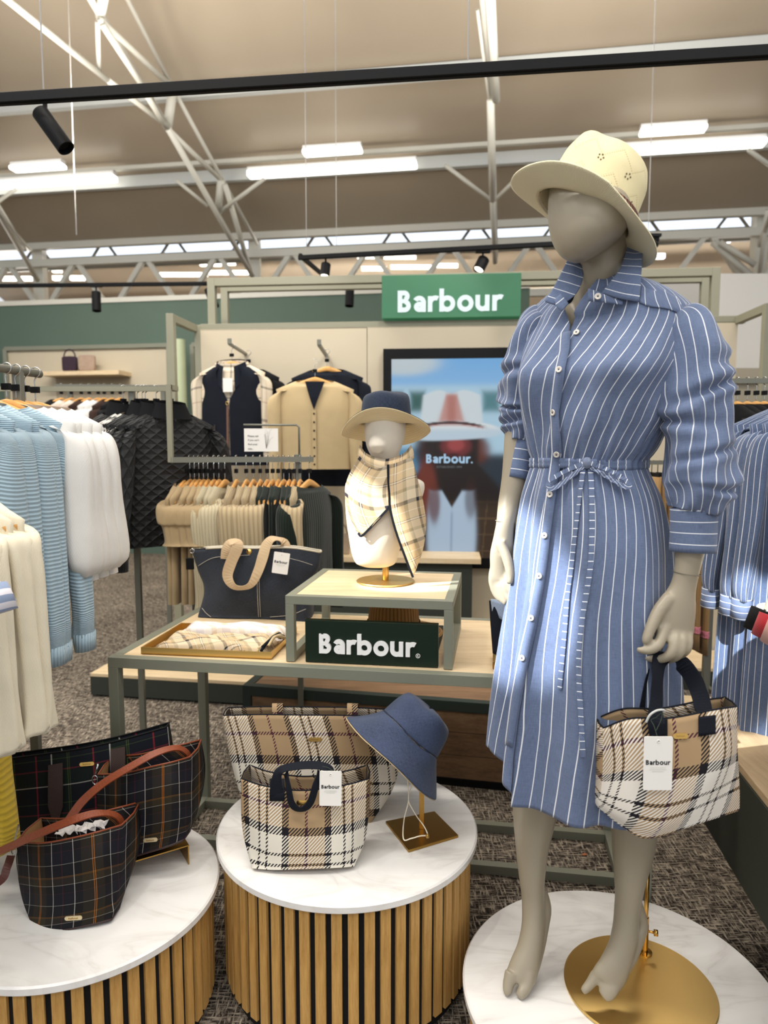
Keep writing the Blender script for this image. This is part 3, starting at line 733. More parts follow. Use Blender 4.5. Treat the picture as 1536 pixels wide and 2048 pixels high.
# further right: low oak plinth behind the bag
q = G(1325, 1420, .0); q = Vector((1.36, 3.2, 0))
t = thing('low_platform', 'oak low platform seen through the handles of the held bag', 'platform', q)
m = MB(); m.obox(q, UX, VX, ZX, 1.6, .3, .16); m.build('side', M['wood_light'], t)
m = MB(); m.obox(q + ZX * .1605, UX, VX, ZX, 1.6, .3, .018); m.build('top', M['wood_light'], t)
# ---------------------------------------------------------------- video screen
def paint_screen(Wn, Hn):
    """a blurred portrait advert: hat, hair, shirt, sky; rows from top"""
    yy, xx = np.mgrid[0:Hn, 0:Wn]; x = xx / Wn; y = yy / Hn
    img = np.zeros((Hn, Wn, 3)); 
    def c(h): return np.array(srgb(h)[:3])
    def blend(mask, col):
        nonlocal img; mask = np.clip(mask, 0, 1)[..., None]; img = img * (1 - mask) + col * mask
    def soft(d, w_=.02): return 1 / (1 + np.exp(d / w_ * 4))
    img[:] = c('86B4DE'); blend(np.clip(1 - y / .18, 0, 1), c('6FA9DC')); blend(soft(-(y - .13), .03), c('A9C9DC')); blend(soft(np.hypot((x - .1) / .3, (y - .02) / .06) - 1, .5), c('BCC9CE'))
    rng = np.random.RandomState(3)
    for cx, w_, co in ((.02, .07, '2F6675'), (.22, .06, '2C5A55'), (.84, .07, '4D7C84')):
        blend(soft(np.maximum(abs(x - cx) / w_ , abs(y - .21) / .05) - 1, .6), c(co))
    blend(soft(-(y - .44), .03) * soft(x - .3, .05), c('4F86A8')); blend(soft(-(y - .47), .03) * soft(-(x - .72), .05), c('24303A'))
    # hair and jacket
    blend(soft(np.hypot((x - .5) / .3, (y - .45) / .16) - 1, .25), c('2A1310'))
    blend(soft(np.hypot((x - .74) / .1, (y - .45) / .06) - 1, .5) * .7, c('6A3424'))
    sh = np.maximum(abs(x - .52) / (.22 + np.clip((y - .52) * 1.6, 0, .36)), (.5 - y) * 8)
    blend(soft(sh - 1, .15), c('1C1413')); blend(soft(np.hypot((x - .3) / .09, (y - .66) / .16) - 1, .4), c('6B2E22'))
    g = ((np.abs(((x * 1.0 + y * .15) * 7) % 1 - .5) < .04) | (np.abs((y * 12) % 1 - .5) < .05)) * 1.0
    blend(soft(sh - 1, .1) * soft(-(y - .72), .05) * (g * .35 + .25), c('6B543C'))
    # shirt
    ty = .655 + .085 * np.clip(1 - abs(x - .52) / .085, 0, 1)
    shw = np.maximum(abs(x - .52) / (.19 + .02 * np.sin(y * 9)), (ty - y) * 14 + 1)
    blend(soft(shw - 1, .16), c('A9BCCF')); blend(soft(np.abs(x - .52 + (y - .8) * .02) / .010 - 1, .9) * soft(-(y - .76), .03) * .7, c('8497AF'))
    blend(soft(np.hypot((x - .37) / .05, (y - .72) / .1) - 1, .5) * .8, c('5B2A20')); blend(soft(np.hypot((x - .68) / .05, (y - .70) / .09) - 1, .5) * .6, c('3A1E18'))
    # face
    blend(soft(np.hypot((x - .55) / .13, (y - .43) / .055) - 1, .3), c('6A282A')); blend(soft(np.hypot((x - .55) / .07, (y - .425) / .03) - 1, .5), c('9A4242')); blend(soft(np.hypot((x - .53) / .05, (y - .475) / .008) - 1, .6), c('3C1418'))
    # hat brim and crown
    brim = np.hypot((x - .56) / .38, (y - .355 + (x - .56) * .03 - ((x - .56) ** 2) * .12) / .045) - 1
    blend(soft(brim, .12), c('B9CBD8')); blend(soft(brim, .12) * soft((y - .345), .02), c('D8DEE0'))
    cr = np.maximum(abs(x - .51) / (.235 + (y - .16) * .2), np.maximum((.145 + np.exp(-((x - .51) / .07) ** 2) * .025 + ((x - .51) ** 2) * .6 - y) * 12 + 1, (y - .315) * 14 + 1))
    blend(soft(cr - 1, .08), c('C9D4D9')); red = np.maximum(abs(x - .51) / (.045 + np.clip(y - .17, 0, 1) * .45), np.maximum((.175 - y) * 18 + 1, (y - .31) * 20 + 1)); blend(soft(red - 1, .35) * .85, c('B8796C')); blend(soft(abs(x - .51) / .035 - 1, .8) * soft(red - 1, .3) * .6, c('A45E52'))
    band = soft(np.maximum(abs(x - .52) / .25, abs(y - .315 - (x - .5) ** 2 * .25) / .007) - 1, .3); blend(band, c('3A2A2C'))
    blend(soft(abs(y - .325 - (x - .5) ** 2 * .2) / .006 - 1, .4) * (abs(x - .52) < .26) * .4, c('B05A4C'))
    return img
def make_screen():
    D = 4.62
    x0 = (P(768, 700, D) - WO).dot(WX); x1 = x0 + .845; zT = P(768, 700, D).z; zB = P(772, 1131, D).z
    t = thing('video_screen', 'tall portrait video screen in black frame showing a hatted figure against sky', 'screen', WO + WX * (x0 + x1) / 2 + ZX * zB)
    m = MB(); f = .052; fy = -.05
    m.obox(WO + WY * fy + WX * x0 + ZX * zB, WX, WY, ZX, x1 - x0, .046, zT - zB); m.build('housing', M['black'], t, bevel=.002)
    m = MB()
    for (a, b, c_, d_) in ((x0, x0 + f, zB, zT), (x1 - f, x1, zB, zT), (x0 + f, x1 - f, zT - f - .012, zT), (x0 + f, x1 - f, zB, zB + f + .015)):
        m.obox(WO + WY * (fy - .012) + WX * a + ZX * c_, WX, WY, ZX, b - a, .0118, d_ - c_)
    m.build('bezel', M['black'], t)
    Wn, Hn = 110, 190; img = paint_screen(Wn + 1, Hn + 1)
    me = bpy.data.meshes.new('picture'); vs = []; fs = []
    a, b = x0 + f, x1 - f; zt2, zb2 = zT - f - .012, zB + f + .015
    for i in range(Hn + 1):
        for j in range(Wn + 1): vs.append(tuple(WO + WY * (fy - .002) + WX * (a + (b - a) * j / Wn) + ZX * (zt2 + (zb2 - zt2) * i / Hn)))
    for i in range(Hn):
        for j in range(Wn): k = i * (Wn + 1) + j; fs.append((k, k + 1 + Wn, k + 2 + Wn, k + 1))
    me.from_pydata(vs, [], fs); at = me.color_attributes.new('picture', 'FLOAT_COLOR', 'POINT')
    buf = np.ones(((Hn + 1) * (Wn + 1), 4), dtype=np.float32); buf[:, :3] = img.reshape(-1, 3); at.data.foreach_set('color', buf.ravel())
    tm = NT('screen_picture'); nd = tm.n('ShaderNodeVertexColor', layer_name='picture'); tm.col((0, 0, 0, 1)); tm.rm(.3); tm.l(nd.outputs[0], tm.b.inputs['Emission Color']); tm.b.inputs['Emission Strength'].default_value = .8
    me.materials.append(tm.m); link('picture', me, t)
    cc = WO + WY * (fy - .0045); le = emit('screen_letter', 'A9CBE6', .8)
    put_text('lettering', 'Barbour.', .295, cc + WX * (x0 + .5 * (x1 - x0) - .0) + ZX * P(898, 917, 4.6).z, WX, ZX, le, t, .03, .0004, spacing=.93)
    put_text('small_lettering', 'ESTABLISHED 1894', .16, cc + WX * (x0 + .5 * (x1 - x0)) + ZX * P(898, 933, 4.6).z, WX, ZX, emit('screen_small', '6B6E74', .8), t, 0, .0004)
make_screen()
# ---------------------------------------------------------------- green brand block on the table
def brand_block():
    a = G(611, 1324, TH); b = G(876, 1336, TH); X = (b - a).normalized(); Y = Vector((-X.y, X.x, 0)); L = (b - a).length
    h = P(611, 1240, a.y).z - TH
    t = thing('brand_block', 'dark green freestanding brand block with white letters in front of the riser', 'sign', (a + b) / 2)
    m = MB(); m.obox(a + ZX * .0005, X, Y, ZX, L, .022, h); m.build('block', M['sign_green'], t, bevel=.001)
    ce = a + X * (L * .485) + ZX * (h * .47) - Y * .0045
    put_text('lettering', 'Barbour', L * .725, ce - X * (L * .012), X, ZX, M['letter'], t, .035, .004, spacing=.92)
    m = MB(); k = a + X * (L * .853) + ZX * (h * .275) - Y * .006; rr = .0058
    m.tube([k + X * (rr * math.cos(q)) + ZX * (rr * math.sin(q)) for q in [2 * math.pi * i / 24 for i in range(24)]], .0009, 6, close=True); m.build('registered_ring', M['letter'], t)
    put_text('registered_letter', 'R', .0048, k, X, ZX, M['letter'], t, .02, .0003)
brand_block()
# ---------------------------------------------------------------- the mannequin and her dress
PHI = R(35); FD = Vector((-math.sin(PHI), -math.cos(PHI), 0)); RT = Vector((math.cos(PHI), -math.sin(PHI), 0))
def lerp_table(tb, x):
    if x <= tb[0][0]: return tb[0][1:]
    for a, b in zip(tb, tb[1:]):
        if x <= b[0]:
            f = (x - a[0]) / (b[0] - a[0]); return tuple(p + (q - p) * f for p, q in zip(a[1:], b[1:]))
    return tb[-1][1:]
def cr(tb, x):
    """smooth table lookup (Catmull-Rom)"""
    n = len(tb)
    if x <= tb[0][0]: return tb[0][1:]
    if x >= tb[-1][0]: return tb[-1][1:]
    i = max(k for k in range(n - 1) if tb[k][0] <= x); f = (x - tb[i][0]) / (tb[i + 1][0] - tb[i][0])
    out = []
    for c in range(1, len(tb[0])):
        p1, p2 = tb[i][c], tb[i + 1][c]; h = tb[i + 1][0] - tb[i][0]
        m1 = (p2 - tb[i - 1][c]) / (tb[i + 1][0] - tb[i - 1][0]) * h if i > 0 else p2 - p1
        m2 = (tb[i + 2][c] - p1) / (tb[i + 2][0] - tb[i][0]) * h if i + 2 < n else p2 - p1
        out.append((2 * f ** 3 - 3 * f ** 2 + 1) * p1 + (f ** 3 - 2 * f ** 2 + f) * m1 + (-2 * f ** 3 + 3 * f ** 2) * p2 + (f ** 3 - f ** 2) * m2)
    return tuple(out)
def smooth_path(pts, n):
    tb = [(i,) + tuple(p) for i, p in enumerate(pts)]
    return [cr(tb, (len(pts) - 1) * k / (n - 1)) for k in range(n)]
mb = MB()
def limb(pts, n=24, seg=None, up=(1, 0, 0)):
    """pts: (px, py, distance, r_wide, r_thick)"""
    pp = smooth_path(pts, seg or (len(pts) - 1) * 6 + 1)
    mb.tube([P(a, b, c) for a, b, c, _, _ in pp], [(w_, t_) for *_, w_, t_ in pp], n, up=up)
# head: a smooth faceless egg
hd = [(346, 1145, 1220, 1.515, .03), (354, 1118, 1242, 1.512, .052), (368, 1102, 1253, 1.507, .070), (390, 1099, 1258, 1.503, .082), (410, 1098, 1260, 1.50, .092), (445, 1100, 1256, 1.493, .099), (475, 1107, 1240, 1.484, .09), (498, 1118, 1214, 1.475, .068), (514, 1132, 1188, 1.467, .042), (522, 1146, 1170, 1.463, .02)]
rows = []
for k in range(34):
    y = 346 + (522 - 346) * k / 33; xl, xr, Y, rd = cr(hd, y); a = P(xl, y, Y); b = P(xr, y, Y); c = (a + b) / 2; h = (b.x - a.x) / 2
    rows.append([Vector((c.x + h * math.cos(t), Y + rd * math.sin(t), c.z)) for t in [2 * math.pi * q / 40 for q in range(40)]])
b0 = mb.grid(rows, True, flip=True); mb.cap(b0, 40, False, True); mb.cap(b0 + 33 * 40, 40, True, True)
limb([(1208, 450, 1.545, .055, .055), (1206, 500, 1.545, .046, .05), (1201, 545, 1.55, .043, .048), (1194, 590, 1.57, .046, .045), (1185, 640, 1.59, .06, .045)])
limb([(1180, 612, 1.60, .06, .035), (1182, 660, 1.59, .105, .05), (1186, 740, 1.57, .11, .075), (1185, 830, 1.56, .10, .08), (1180, 925, 1.56, .092, .075), (1178, 1000, 1.56, .12, .09), (1180, 1080, 1.56, .14, .10), (1180, 1120, 1.56, .12, .09)])
limb([(1085, 655, 1.635, .035, .035), (1180, 640, 1.59, .038, .038), (1370, 668, 1.475, .036, .036)], up=(0, 0, 1))
# arms (her right arm at the picture's left)
limb([(1085, 650, 1.635, .042, .042), (1056, 740, 1.655, .038, .038), (1040, 850, 1.66, .034, .034), (1030, 950, 1.645, .03, .032), (1018, 1010, 1.63, .0255, .028), (1011, 1045, 1.62, .021, .024), (1007, 1075, 1.615, .023, .02), (1003, 1110, 1.61, .027, .017), (1003, 1145, 1.605, .025, .014), (1005, 1160, 1.60, .02, .011)])
for pts in ([(1000, 1085, 1.59, .012, .012), (1013, 1115, 1.575, .0115, .0115), (1020, 1145, 1.565, .010, .010), (1019, 1168, 1.56, .0075, .0075)],
            [(988, 1135, 1.61, .010, .010), (984, 1160, 1.605, .009, .009), (990, 1185, 1.60, .008, .008), (1000, 1200, 1.59, .006, .006)],
            [(997, 1145, 1.61, .010, .010), (995, 1170, 1.60, .009, .009), (1001, 1194, 1.59, .008, .008), (1012, 1208, 1.58, .006, .006)],
            [(1006, 1145, 1.605, .0095, .0095), (1007, 1170, 1.59, .009, .009), (1013, 1190, 1.58, .0075, .0075), (1023, 1202, 1.57, .006, .006)],
            [(1014, 1142, 1.60, .0085, .0085), (1018, 1164, 1.585, .008, .008), (1024, 1180, 1.575, .0065, .0065), (1032, 1190, 1.565, .0055, .0055)]):
    limb(pts, 14)
# her left arm at the picture's right, the hand closed on the bag handles
limb([(1375, 662, 1.46, .042, .042), (1396, 760, 1.43, .04, .04), (1400, 870, 1.42, .036, .036), (1392, 970, 1.415, .034, .034), (1387, 1040, 1.41, .032, .032), (1380, 1095, 1.405, .0295, .028), (1374, 1140, 1.40, .0245, .023), (1366, 1175, 1.398, .026, .02), (1356, 1210, 1.395, .037, .020), (1349, 1245, 1.392, .041, .019), (1350, 1272, 1.389, .037, .016), (1350, 1284, 1.388, .031, .012)])
for pts in ([(1340, 1195, 1.392, .015, .015), (1318, 1222, 1.385, .0135, .0135), (1303, 1252, 1.375, .0115, .0115), (1293, 1278, 1.368, .0095, .010), (1290, 1288, 1.366, .006, .007)],
            [(1337, 1240, 1.39, .013, .013), (1326, 1266, 1.378, .0115, .0115), (1316, 1290, 1.366, .0105, .0105), (1298, 1301, 1.363, .0088, .0088), (1278, 1300, 1.366, .0066, .0066), (1273, 1300, 1.367, .0045, .0045)],
            [(1349, 1262, 1.385, .0115, .0115), (1349, 1285, 1.368, .0115, .0115), (1341, 1308, 1.362, .0105, .0105), (1322, 1318, 1.372, .009, .009), (1300, 1317, 1.387, .0075, .0075), (1287, 1315, 1.392, .006, .006)],
            [(1362, 1262, 1.387, .0108, .0108), (1364, 1284, 1.37, .0108, .0108), (1357, 1308, 1.364, .010, .010), (1340, 1319, 1.378, .0085, .0085), (1322, 1318, 1.395, .007, .007)],
            [(1374, 1258, 1.392, .0095, .0095), (1377, 1280, 1.378, .0095, .0095), (1373, 1300, 1.372, .009, .009), (1358, 1312, 1.386, .0075, .0075), (1344, 1312, 1.40, .006, .006)]):
    limb(pts, 14)
# legs, raised heels, split toes
limb([(1125, 1090, 1.57, .07, .08), (1100, 1250, 1.575, .066, .07), (1085, 1400, 1.585, .058, .06), (1074, 1500, 1.585, .051, .052), (1072, 1590, 1.60, .0545, .055), (1068, 1640, 1.605, .049, .052), (1064, 1700, 1.605, .0385, .042), (1064, 1760, 1.598, .030, .034), (1066, 1800, 1.592, .0265, .031), (1066, 1850, 1.575, .0265, .030), (1059, 1895, 1.552, .0285, .026), (1048, 1935, 1.528, .034, .022), (1042, 1957, 1.515, .035, .019), (1041, 1968, 1.509, .0315, .014)])
limb([(1082, 1780, 1.615, .014, .016), (1090, 1815, 1.612, .0155, .018), (1086, 1850, 1.592, .015, .015), (1077, 1900, 1.56, .014, .014), (1068, 1940, 1.53, .012, .012)], 16)
for pts in ([(1058, 1945, 1.516, .016, .014), (1053, 1972, 1.50, .0135, .012), (1043, 1987, 1.489, .0122, .0105), (1037, 1995, 1.484, .0085, .007)], [(1024, 1945, 1.516, .017, .014), (1017, 1968, 1.504, .0135, .011), (1016, 1982, 1.496, .0115, .0095), (1020, 1989, 1.491, .0075, .0065)]):
    limb(pts, 18)
limb([(1250, 1090, 1.53, .07, .08), (1262, 1250, 1.52, .066, .07), (1268, 1400, 1.51, .058, .06), (1268, 1520, 1.505, .05, .051), (1270, 1610, 1.512, .052, .054), (1267, 1686, 1.515, .047, .05), (1261, 1748, 1.515, .036, .041), (1257, 1790, 1.513, .0295, .034), (1254, 1820, 1.51, .0275, .032), (1251, 1860, 1.50, .0285, .031), (1242, 1900, 1.488, .030, .027), (1226, 1940, 1.472, .035, .023), (1215, 1957, 1.465, .036, .019), (1210, 1966, 1.461, .034, .014)])
limb([(1270, 1800, 1.535, .014, .016), (1282, 1843, 1.532, .0155, .018), (1278, 1872, 1.515, .015, .015), (1262, 1915, 1.487, .014, .014), (1246, 1945, 1.47, .012, .012)], 16)
for pts in ([(1193, 1950, 1.470, .0135, .0125), (1180, 1968, 1.464, .0108, .0105), (1170, 1979, 1.459, .0092, .009), (1165, 1984, 1.456, .0065, .0065)], [(1228, 1955, 1.466, .022, .015), (1219, 1975, 1.452, .0205, .012), (1211, 1987, 1.446, .0185, .0095), (1205, 1993, 1.442, .012, .0065)]):
    limb(pts, 18)
man = thing('mannequin', 'matt grey faceless mannequin on tiptoe on the low right plinth, in striped dress', 'mannequin', (.5, 1.52, .2))
body = mb.build('body', M['mannequin'], man)
rm = body.modifiers.new('remesh', 'REMESH'); rm.mode = 'VOXEL'; rm.voxel_size = .0034; rm.use_smooth_shade = True
smm = body.modifiers.new('smooth', 'SMOOTH'); smm.factor = .6; smm.iterations = 4
# thin darker grey seams at the wrists
for pts, r0 in (([(1346, 1143, 1.4), (1402, 1149, 1.4)], .0262), ([(990, 1041, 1.62), (1031, 1046, 1.62)], .0225)):
    a = P(*pts[0]); b = P(*pts[1]); c = (a + b) / 2; ax = Vector((.06, 0, -1)).normalized()
    m = MB(); m.tube([c + Vector((math.cos(q) * (b - a).length / 2 * .93, math.sin(q) * r0 * .97, math.cos(q) * (b.z - a.z) / 2)) for q in [2 * math.pi * k / 32 for k in range(32)]], .0007, 6, close=True)
    m.build('joint_line', plain('joint_grey', '6C675C', .6), man)
# brass stand
dc = G(1268, 1955, .21)
m = MB(); m.lathe([(0, .2), (.165, .2), (.168, .203), (.168, .206), (.166, .208), (0, .208)], 96, Matrix.Translation((dc.x + .005, dc.y - .02, 0)), sm=False); m.build('base_disc', M['brass'], man)
rp = G(1289, 1905, .208)
m = MB(); Mr = Matrix.Translation((rp.x, rp.y, 0)); m.lathe([(0, .208), (.018, .208), (.018, .211), (.008, .212), (.008, .29), (.0075, .30), (0, .30)], 24, Mr, sm=False); m.build('socket', M['gold'], man)
m = MB(); m.lathe([(.0055, .29), (.0055, .52), (0, .521)], 16, Mr); m.build('support_rod', M['gold'], man)
m = MB(); m.tube([Vector((rp.x, rp.y, .265)), Vector((rp.x + .022, rp.y - .008, .265))], .003, 10); m.tube([Vector((rp.x + .018, rp.y - .007, .265)), Vector((rp.x + .027, rp.y - .009, .265))], .0075, 14); m.build('thumb_screw', M['gold'], man)

# dress --------------------------------------------------------------------
DM = stripes('striped_chambray', '5F6C88', 'DDE0E4', .0228, .075)
silh = [(560, 1140, 1275), (575, 1106, 1316), (600, 1072, 1356), (625, 1050, 1384), (650, 1043, 1398), (690, 1038, 1400), (740, 1036, 1388), (798, 1040, 1352), (860, 1049, 1332), (900, 1057, 1312), (925, 1064, 1294), (945, 1058, 1300), (1000, 1042, 1326), (1084, 1030, 1346), (1160, 1021, 1353), (1280, 1000, 1361), (1400, 983, 1369), (1494, 974, 1374), (1640, 966, 1380)]
prof = [(560, 1.575, .8), (600, 1.57, .5), (650, 1.565, .5), (700, 1.555, .62), (760, 1.55, .7), (860, 1.553, .72), (925, 1.558, .78), (1000, 1.556, .76), (1160, 1.55, .8), (1640, 1.55, .85)]
edgeL = [(560, 1092), (600, 1116), (620, 1127), (640, 1135), (656, 1140), (700, 1137), (739, 1128), (825, 1117), (909, 1122), (989, 1110), (1071, 1099), (1152, 1089), (1236, 1073), (1316, 1054), (1400, 1038), (1480, 1027), (1577, 1020), (1640, 1016)]
edgeR = [(560, 1205), (590, 1178), (610, 1161), (630, 1149), (656, 1142), (675, 1132), (700, 1128), (739, 1119), (825, 1108), (909, 1112), (989, 1100), (1071, 1090), (1152, 1080), (1236, 1066), (1316, 1050), (1400, 1034), (1480, 1023), (1577, 1017), (1640, 1013)]
rnd = random.Random(5)
pleats = [(rnd.uniform(0, 2 * math.pi), rnd.uniform(.7, 1.3), rnd.choice((9, 11, 14, 17))) for _ in range(6)]
gath = [(rnd.uniform(0, 6.28), rnd.choice((31, 38, 47))) for _ in range(3)]
def fold(th, y):
    f = 0
    if y > 925:
        k = min(1, (y - 925) / 420)
        for ph, am, n in pleats: f += am * math.cos(n * th + ph + .35 * math.sin(y / 160 + ph)) / 6 * (.004 + .016 * k)
        g = math.exp(-(y - 925) / 70)
        for ph, n in gath: f += math.cos(n * th + ph) * .0017 * g
    else:
        k = min(1, max(0, (925 - y) / 150)); g = math.exp(-(925 - y) / 60)
        for ph, n in gath: f += math.cos(n * th + ph) * .0018 * g
        f += .013 * math.exp(-((y - 865) / 32) ** 2)
        for ph, am, n in pleats[:4]: f += am * math.cos((n - 3) * th + ph + y / 60) * .0016 * min(1, (925 - y) / 60)
        f += .003 * math.sin(th * 3 + (y - 700) / 26) * math.exp(-((y - 770) / 70) ** 2)
    # nothing may move where the belt sits
    return f
def ring_pt(th, y, cx, a, Y, rt):
    c, s = math.cos(th), math.sin(th); e = .92
    p = RT * (a * math.copysign(abs(s) ** e, s)) + FD * (a * rt * math.copysign(abs(c) ** e, c))
    nrm = (RT * s + FD * c * 1.0).normalized()
    bust = 0
    if 650 < y < 900:
        for t0 in (-.62, .62): bust += .026 * math.exp(-((th - t0) / .42) ** 2 - ((y - 770) / 60) ** 2)
    z = P(768, y, Y).z
    return Vector((cx, Y, z)) + p + nrm * (fold(th, y) + bust)
NR, NT_ = 150, 240
ys = [562 + (1640 - 562) * (k / (NR - 1)) ** 1.0 for k in range(NR)]
pts = []; uvs = []
for i, y in enumerate(ys):
    xl, xr = cr(silh, y); Y, rt = lerp_table(prof, y)
    cx = (P(xl, y, Y).x + P(xr, y, Y).x) / 2; a = (P(xr, y, Y).x - P(xl, y, Y).x) / 2
    for _ in range(5):
        pr = [pix(ring_pt(2 * math.pi * k / 90 - math.pi, y, cx, a, Y, rt))[0] for k in range(90)]; lo, hi = min(pr), max(pr)
        a *= (xr - xl) / (hi - lo); cx += ((xl + xr) / 2 - (lo + hi) / 2) / F_PX * 1.6
    def find(px):
        lo_, hi_ = -1.1, 1.6
        for _ in range(24):
            mid = (lo_ + hi_) / 2
            if pix(ring_pt(mid, y, cx, a, Y, rt))[0] < px: lo_ = mid
            else: hi_ = mid
        return lo_
    tL = find(lerp_table(edgeL, y)[0]); tR = find(lerp_table(edgeR, y)[0])
    row = []; ur = []
    for k in range(NT_ + 1):
        f = k / NT_
        th = tL - f * (2 * math.pi - (tR - tL))             # from the top flap's edge, round the back, to the under flap
        ps = ring_pt(((th + math.pi) % (2 * math.pi)) - math.pi, y, cx, a, Y, rt)
        # shirt-tail hem: front dips, flap side rises
        inset = 0
        if f > .93 and y > 640: inset = -.006 * min(1, (f - .93) / .05)
        d = Vector((ps.x - cx, ps.y - Y, 0)); 
        if d.length > 0: ps = ps + d.normalized() * inset
        row.append(ps)
        sh = max(0, 905 - y) * .00034 if y < 905 else 0
        sh = .30 * (1 - math.exp(-max(0, 905 - y) / 160)) * .42
        ur.append((-(th) * .158 - sh * .0 + (0), y))
    pts.append(row); uvs.append(ur)
# hem: slide the lowest rows up to the shirt-tail curve
hemz = []
for k in range(NT_ + 1):
    f = k / NT_
    if f < .10: z = .700 + .045 * (f / .10) ** .7
    elif f < .62: z = .748 - .02 * math.sin((f - .10) / .52 * math.pi)
    else: z = .72 - .045 * min(1, (f - .62) / .2) - .008 * min(1, max(0, f - .9) / .1)
    hemz.append(z)
zt0 = pts[0][0].z
for k in range(NT_ + 1):
    col = [r[k] for r in pts]
    zb = col[-1].z; zw = P(768, 925, 1.558).z
    new = []
    for i in range(NR):
        if col[i].z >= zw: new.append(col[i]); continue
        tz = zw + (col[i].z - zw) * (hemz[k] - zw) / (zb - zw)
        j = next((q for q in range(NR - 1) if col[q + 1].z <= tz), NR - 2)
        f = (col[j].z - tz) / max(1e-6, col[j].z - col[j + 1].z); p = col[j].lerp(col[j + 1], min(1, f)); new.append(p)
    for i in range(NR): pts[i][k] = new[i]
for i in range(NR):
    for k in range(NT_ + 1):
        p = pts[i][k]; zz = p.z; zw = 1.41
        lean = 0
        if zz > zw: lean = .33 * (zz - zw) ** 1.25 / (.35 ** .25)
        else: lean = .03 * (zz - zw)
        uvs[i][k] = (uvs[i][k][0] * 1.0 + lean + .0045 * math.sin(zz * 14 + uvs[i][k][0] * 9), zz)
dress = thing('shirt_dress', 'blue chambray shirt dress with fine white stripes and tied belt on the mannequin', 'dress', (.5, 1.55, .7))
m = MB(); m.grid(pts, False, uv=uvs)
bv_dress = BVHTree.FromPolygons([Vector(v) for v in m.v], m.f)
m.build('bodice_and_skirt', DM, dress, solid=.0018)
ORG = Vector((0, 0, EYE))
def cast(bvh, px, py, off=.002):
    d = ray(px, py).normalized(); h = bvh.ray_cast(ORG, d)
    if h[0] is None: return P(px, py, 1.5), -d
    n = h[1] if h[1].dot(d) < 0 else -h[1]
    return h[0] - d * off, n
# sleeves ------------------------------------------------------------------
def sleeve(tb, seed, k_=1.0, dirs=None):
    """tb: (px, py, distance, r_x, r_y)"""
    rr = random.Random(seed); n = 64; seg = 70
    pp = smooth_path(tb, seg); path = [P(a, b, c) for a, b, c, _, _ in pp]; rows = []; uv = []
    ph = [rr.uniform(0, 6.28) for _ in range(6)]
    x = Vector((1, 0, 0)); L = 0
    for i in range(seg):
        t = (path[min(i + 1, seg - 1)] - path[max(i - 1, 0)]).normalized()
        x = (x - t * x.dot(t)).normalized(); yv = t.cross(x)
        if i: L += (path[i] - path[i - 1]).length
        f = i / (seg - 1); row = []; ur = []
        for k in range(n):
            a = 2 * math.pi * k / n
            cr_ = .0055 * math.sin(3 * a + ph[0] + f * 9) * math.sin(f * 3.1) + .0035 * math.sin(5 * a + ph[1] - f * 14)
            ring = 0
            for (fc, da, am, wd, sk) in (dirs or ()):
                wgt = max(0, .35 + .65 * math.cos(a - da)) ; c0 = fc + sk * math.sin(a - da)
                ring += k_ * wgt * (am * math.exp(-((f - c0 + wd * 1.5) / (wd * 1.6)) ** 2) - am * 1.25 * math.exp(-((f - c0) / wd) ** 2) + am * .9 * math.exp(-((f - c0 - wd * 1.7) / (wd * 1.5)) ** 2))
            g = .0028 * math.cos(23 * a + ph[1]) * max(0, (f - .82) / .18)
            r_ = 1; e = cr_ + ring + g
            row.append(path[i] + x * ((pp[i][3] + e) * math.cos(a)) + yv * ((pp[i][4] + e) * math.sin(a)))
        for k in range(n + 1): ur.append((2 * math.pi * k / n * .066 + .006 * math.sin(f * 12 + k / 9), L))
        rows.append(row); uv.append(ur)
    m = MB(); m.grid(rows, True, uv=uv); return m, rows[-1]
slR = [(1352, 640, 1.475, .03, .04), (1372, 662, 1.462, .058, .058), (1383, 715, 1.445, .062, .066), (1385, 790, 1.435, .064, .066), (1394, 850, 1.425, .062, .062), (1396, 910, 1.42, .062, .062), (1398, 965, 1.415, .069, .064), (1394, 1000, 1.41, .055, .054), (1389, 1022, 1.41, .046, .044)]
slL = [(1100, 632, 1.62, .03, .035), (1080, 655, 1.63, .048, .05), (1066, 710, 1.645, .056, .055), (1056, 765, 1.655, .062, .055), (1057, 815, 1.66, .062, .055), (1052, 855, 1.655, .050, .048), (1046, 885, 1.65, .034, .036)]
m, e1 = sleeve(slR, 3, 1.0, ((.27, -.2, .013, .022, .02), (.36, 1.2, .011, .02, .05), (.47, 3.0, .010, .022, -.04), (.62, 1.4, .007, .018, .03), (.76, .1, .011, .022, .05))); bv_sl = BVHTree.FromPolygons([Vector(v) for v in m.v], m.f); m.build('sleeve', DM, dress, solid=.0015)
m, e2 = sleeve(slL, 11, 1.0, ((.45, 3.0, .009, .025, .05), (.66, 3.1, .011, .025, -.04), (.82, 2.8, .009, .025, .04))); m.build('sleeve', DM, dress, solid=.0015)
def cuff(tb, lab=None):
    pp = smooth_path(tb, 10); m = MB(); rows = []; uv = []; path = [P(a, b, c) for a, b, c, _, _ in pp]; x = Vector((1, 0, 0)); n = 48
    for off, rng in ((.0014, range(10)), (-.0014, range(9, -1, -1))):
        for i in rng:
            t = (path[min(i + 1, 9)] - path[max(i - 1, 0)]).normalized(); x = (x - t * x.dot(t)).normalized(); yv = t.cross(x)
            rows.append([path[i] + x * ((pp[i][3] + off) * math.cos(a)) + yv * ((pp[i][4] + off) * math.sin(a)) for a in [2 * math.pi * k / n for k in range(n)]])
            uv.append([((path[i] - path[0]).length + .008, k / n * .27) for k in range(n + 1)])
    rows.append(rows[0]); uv.append(uv[0]); m.grid(rows, True, uv=uv); return m.build('cuff', DM, dress)
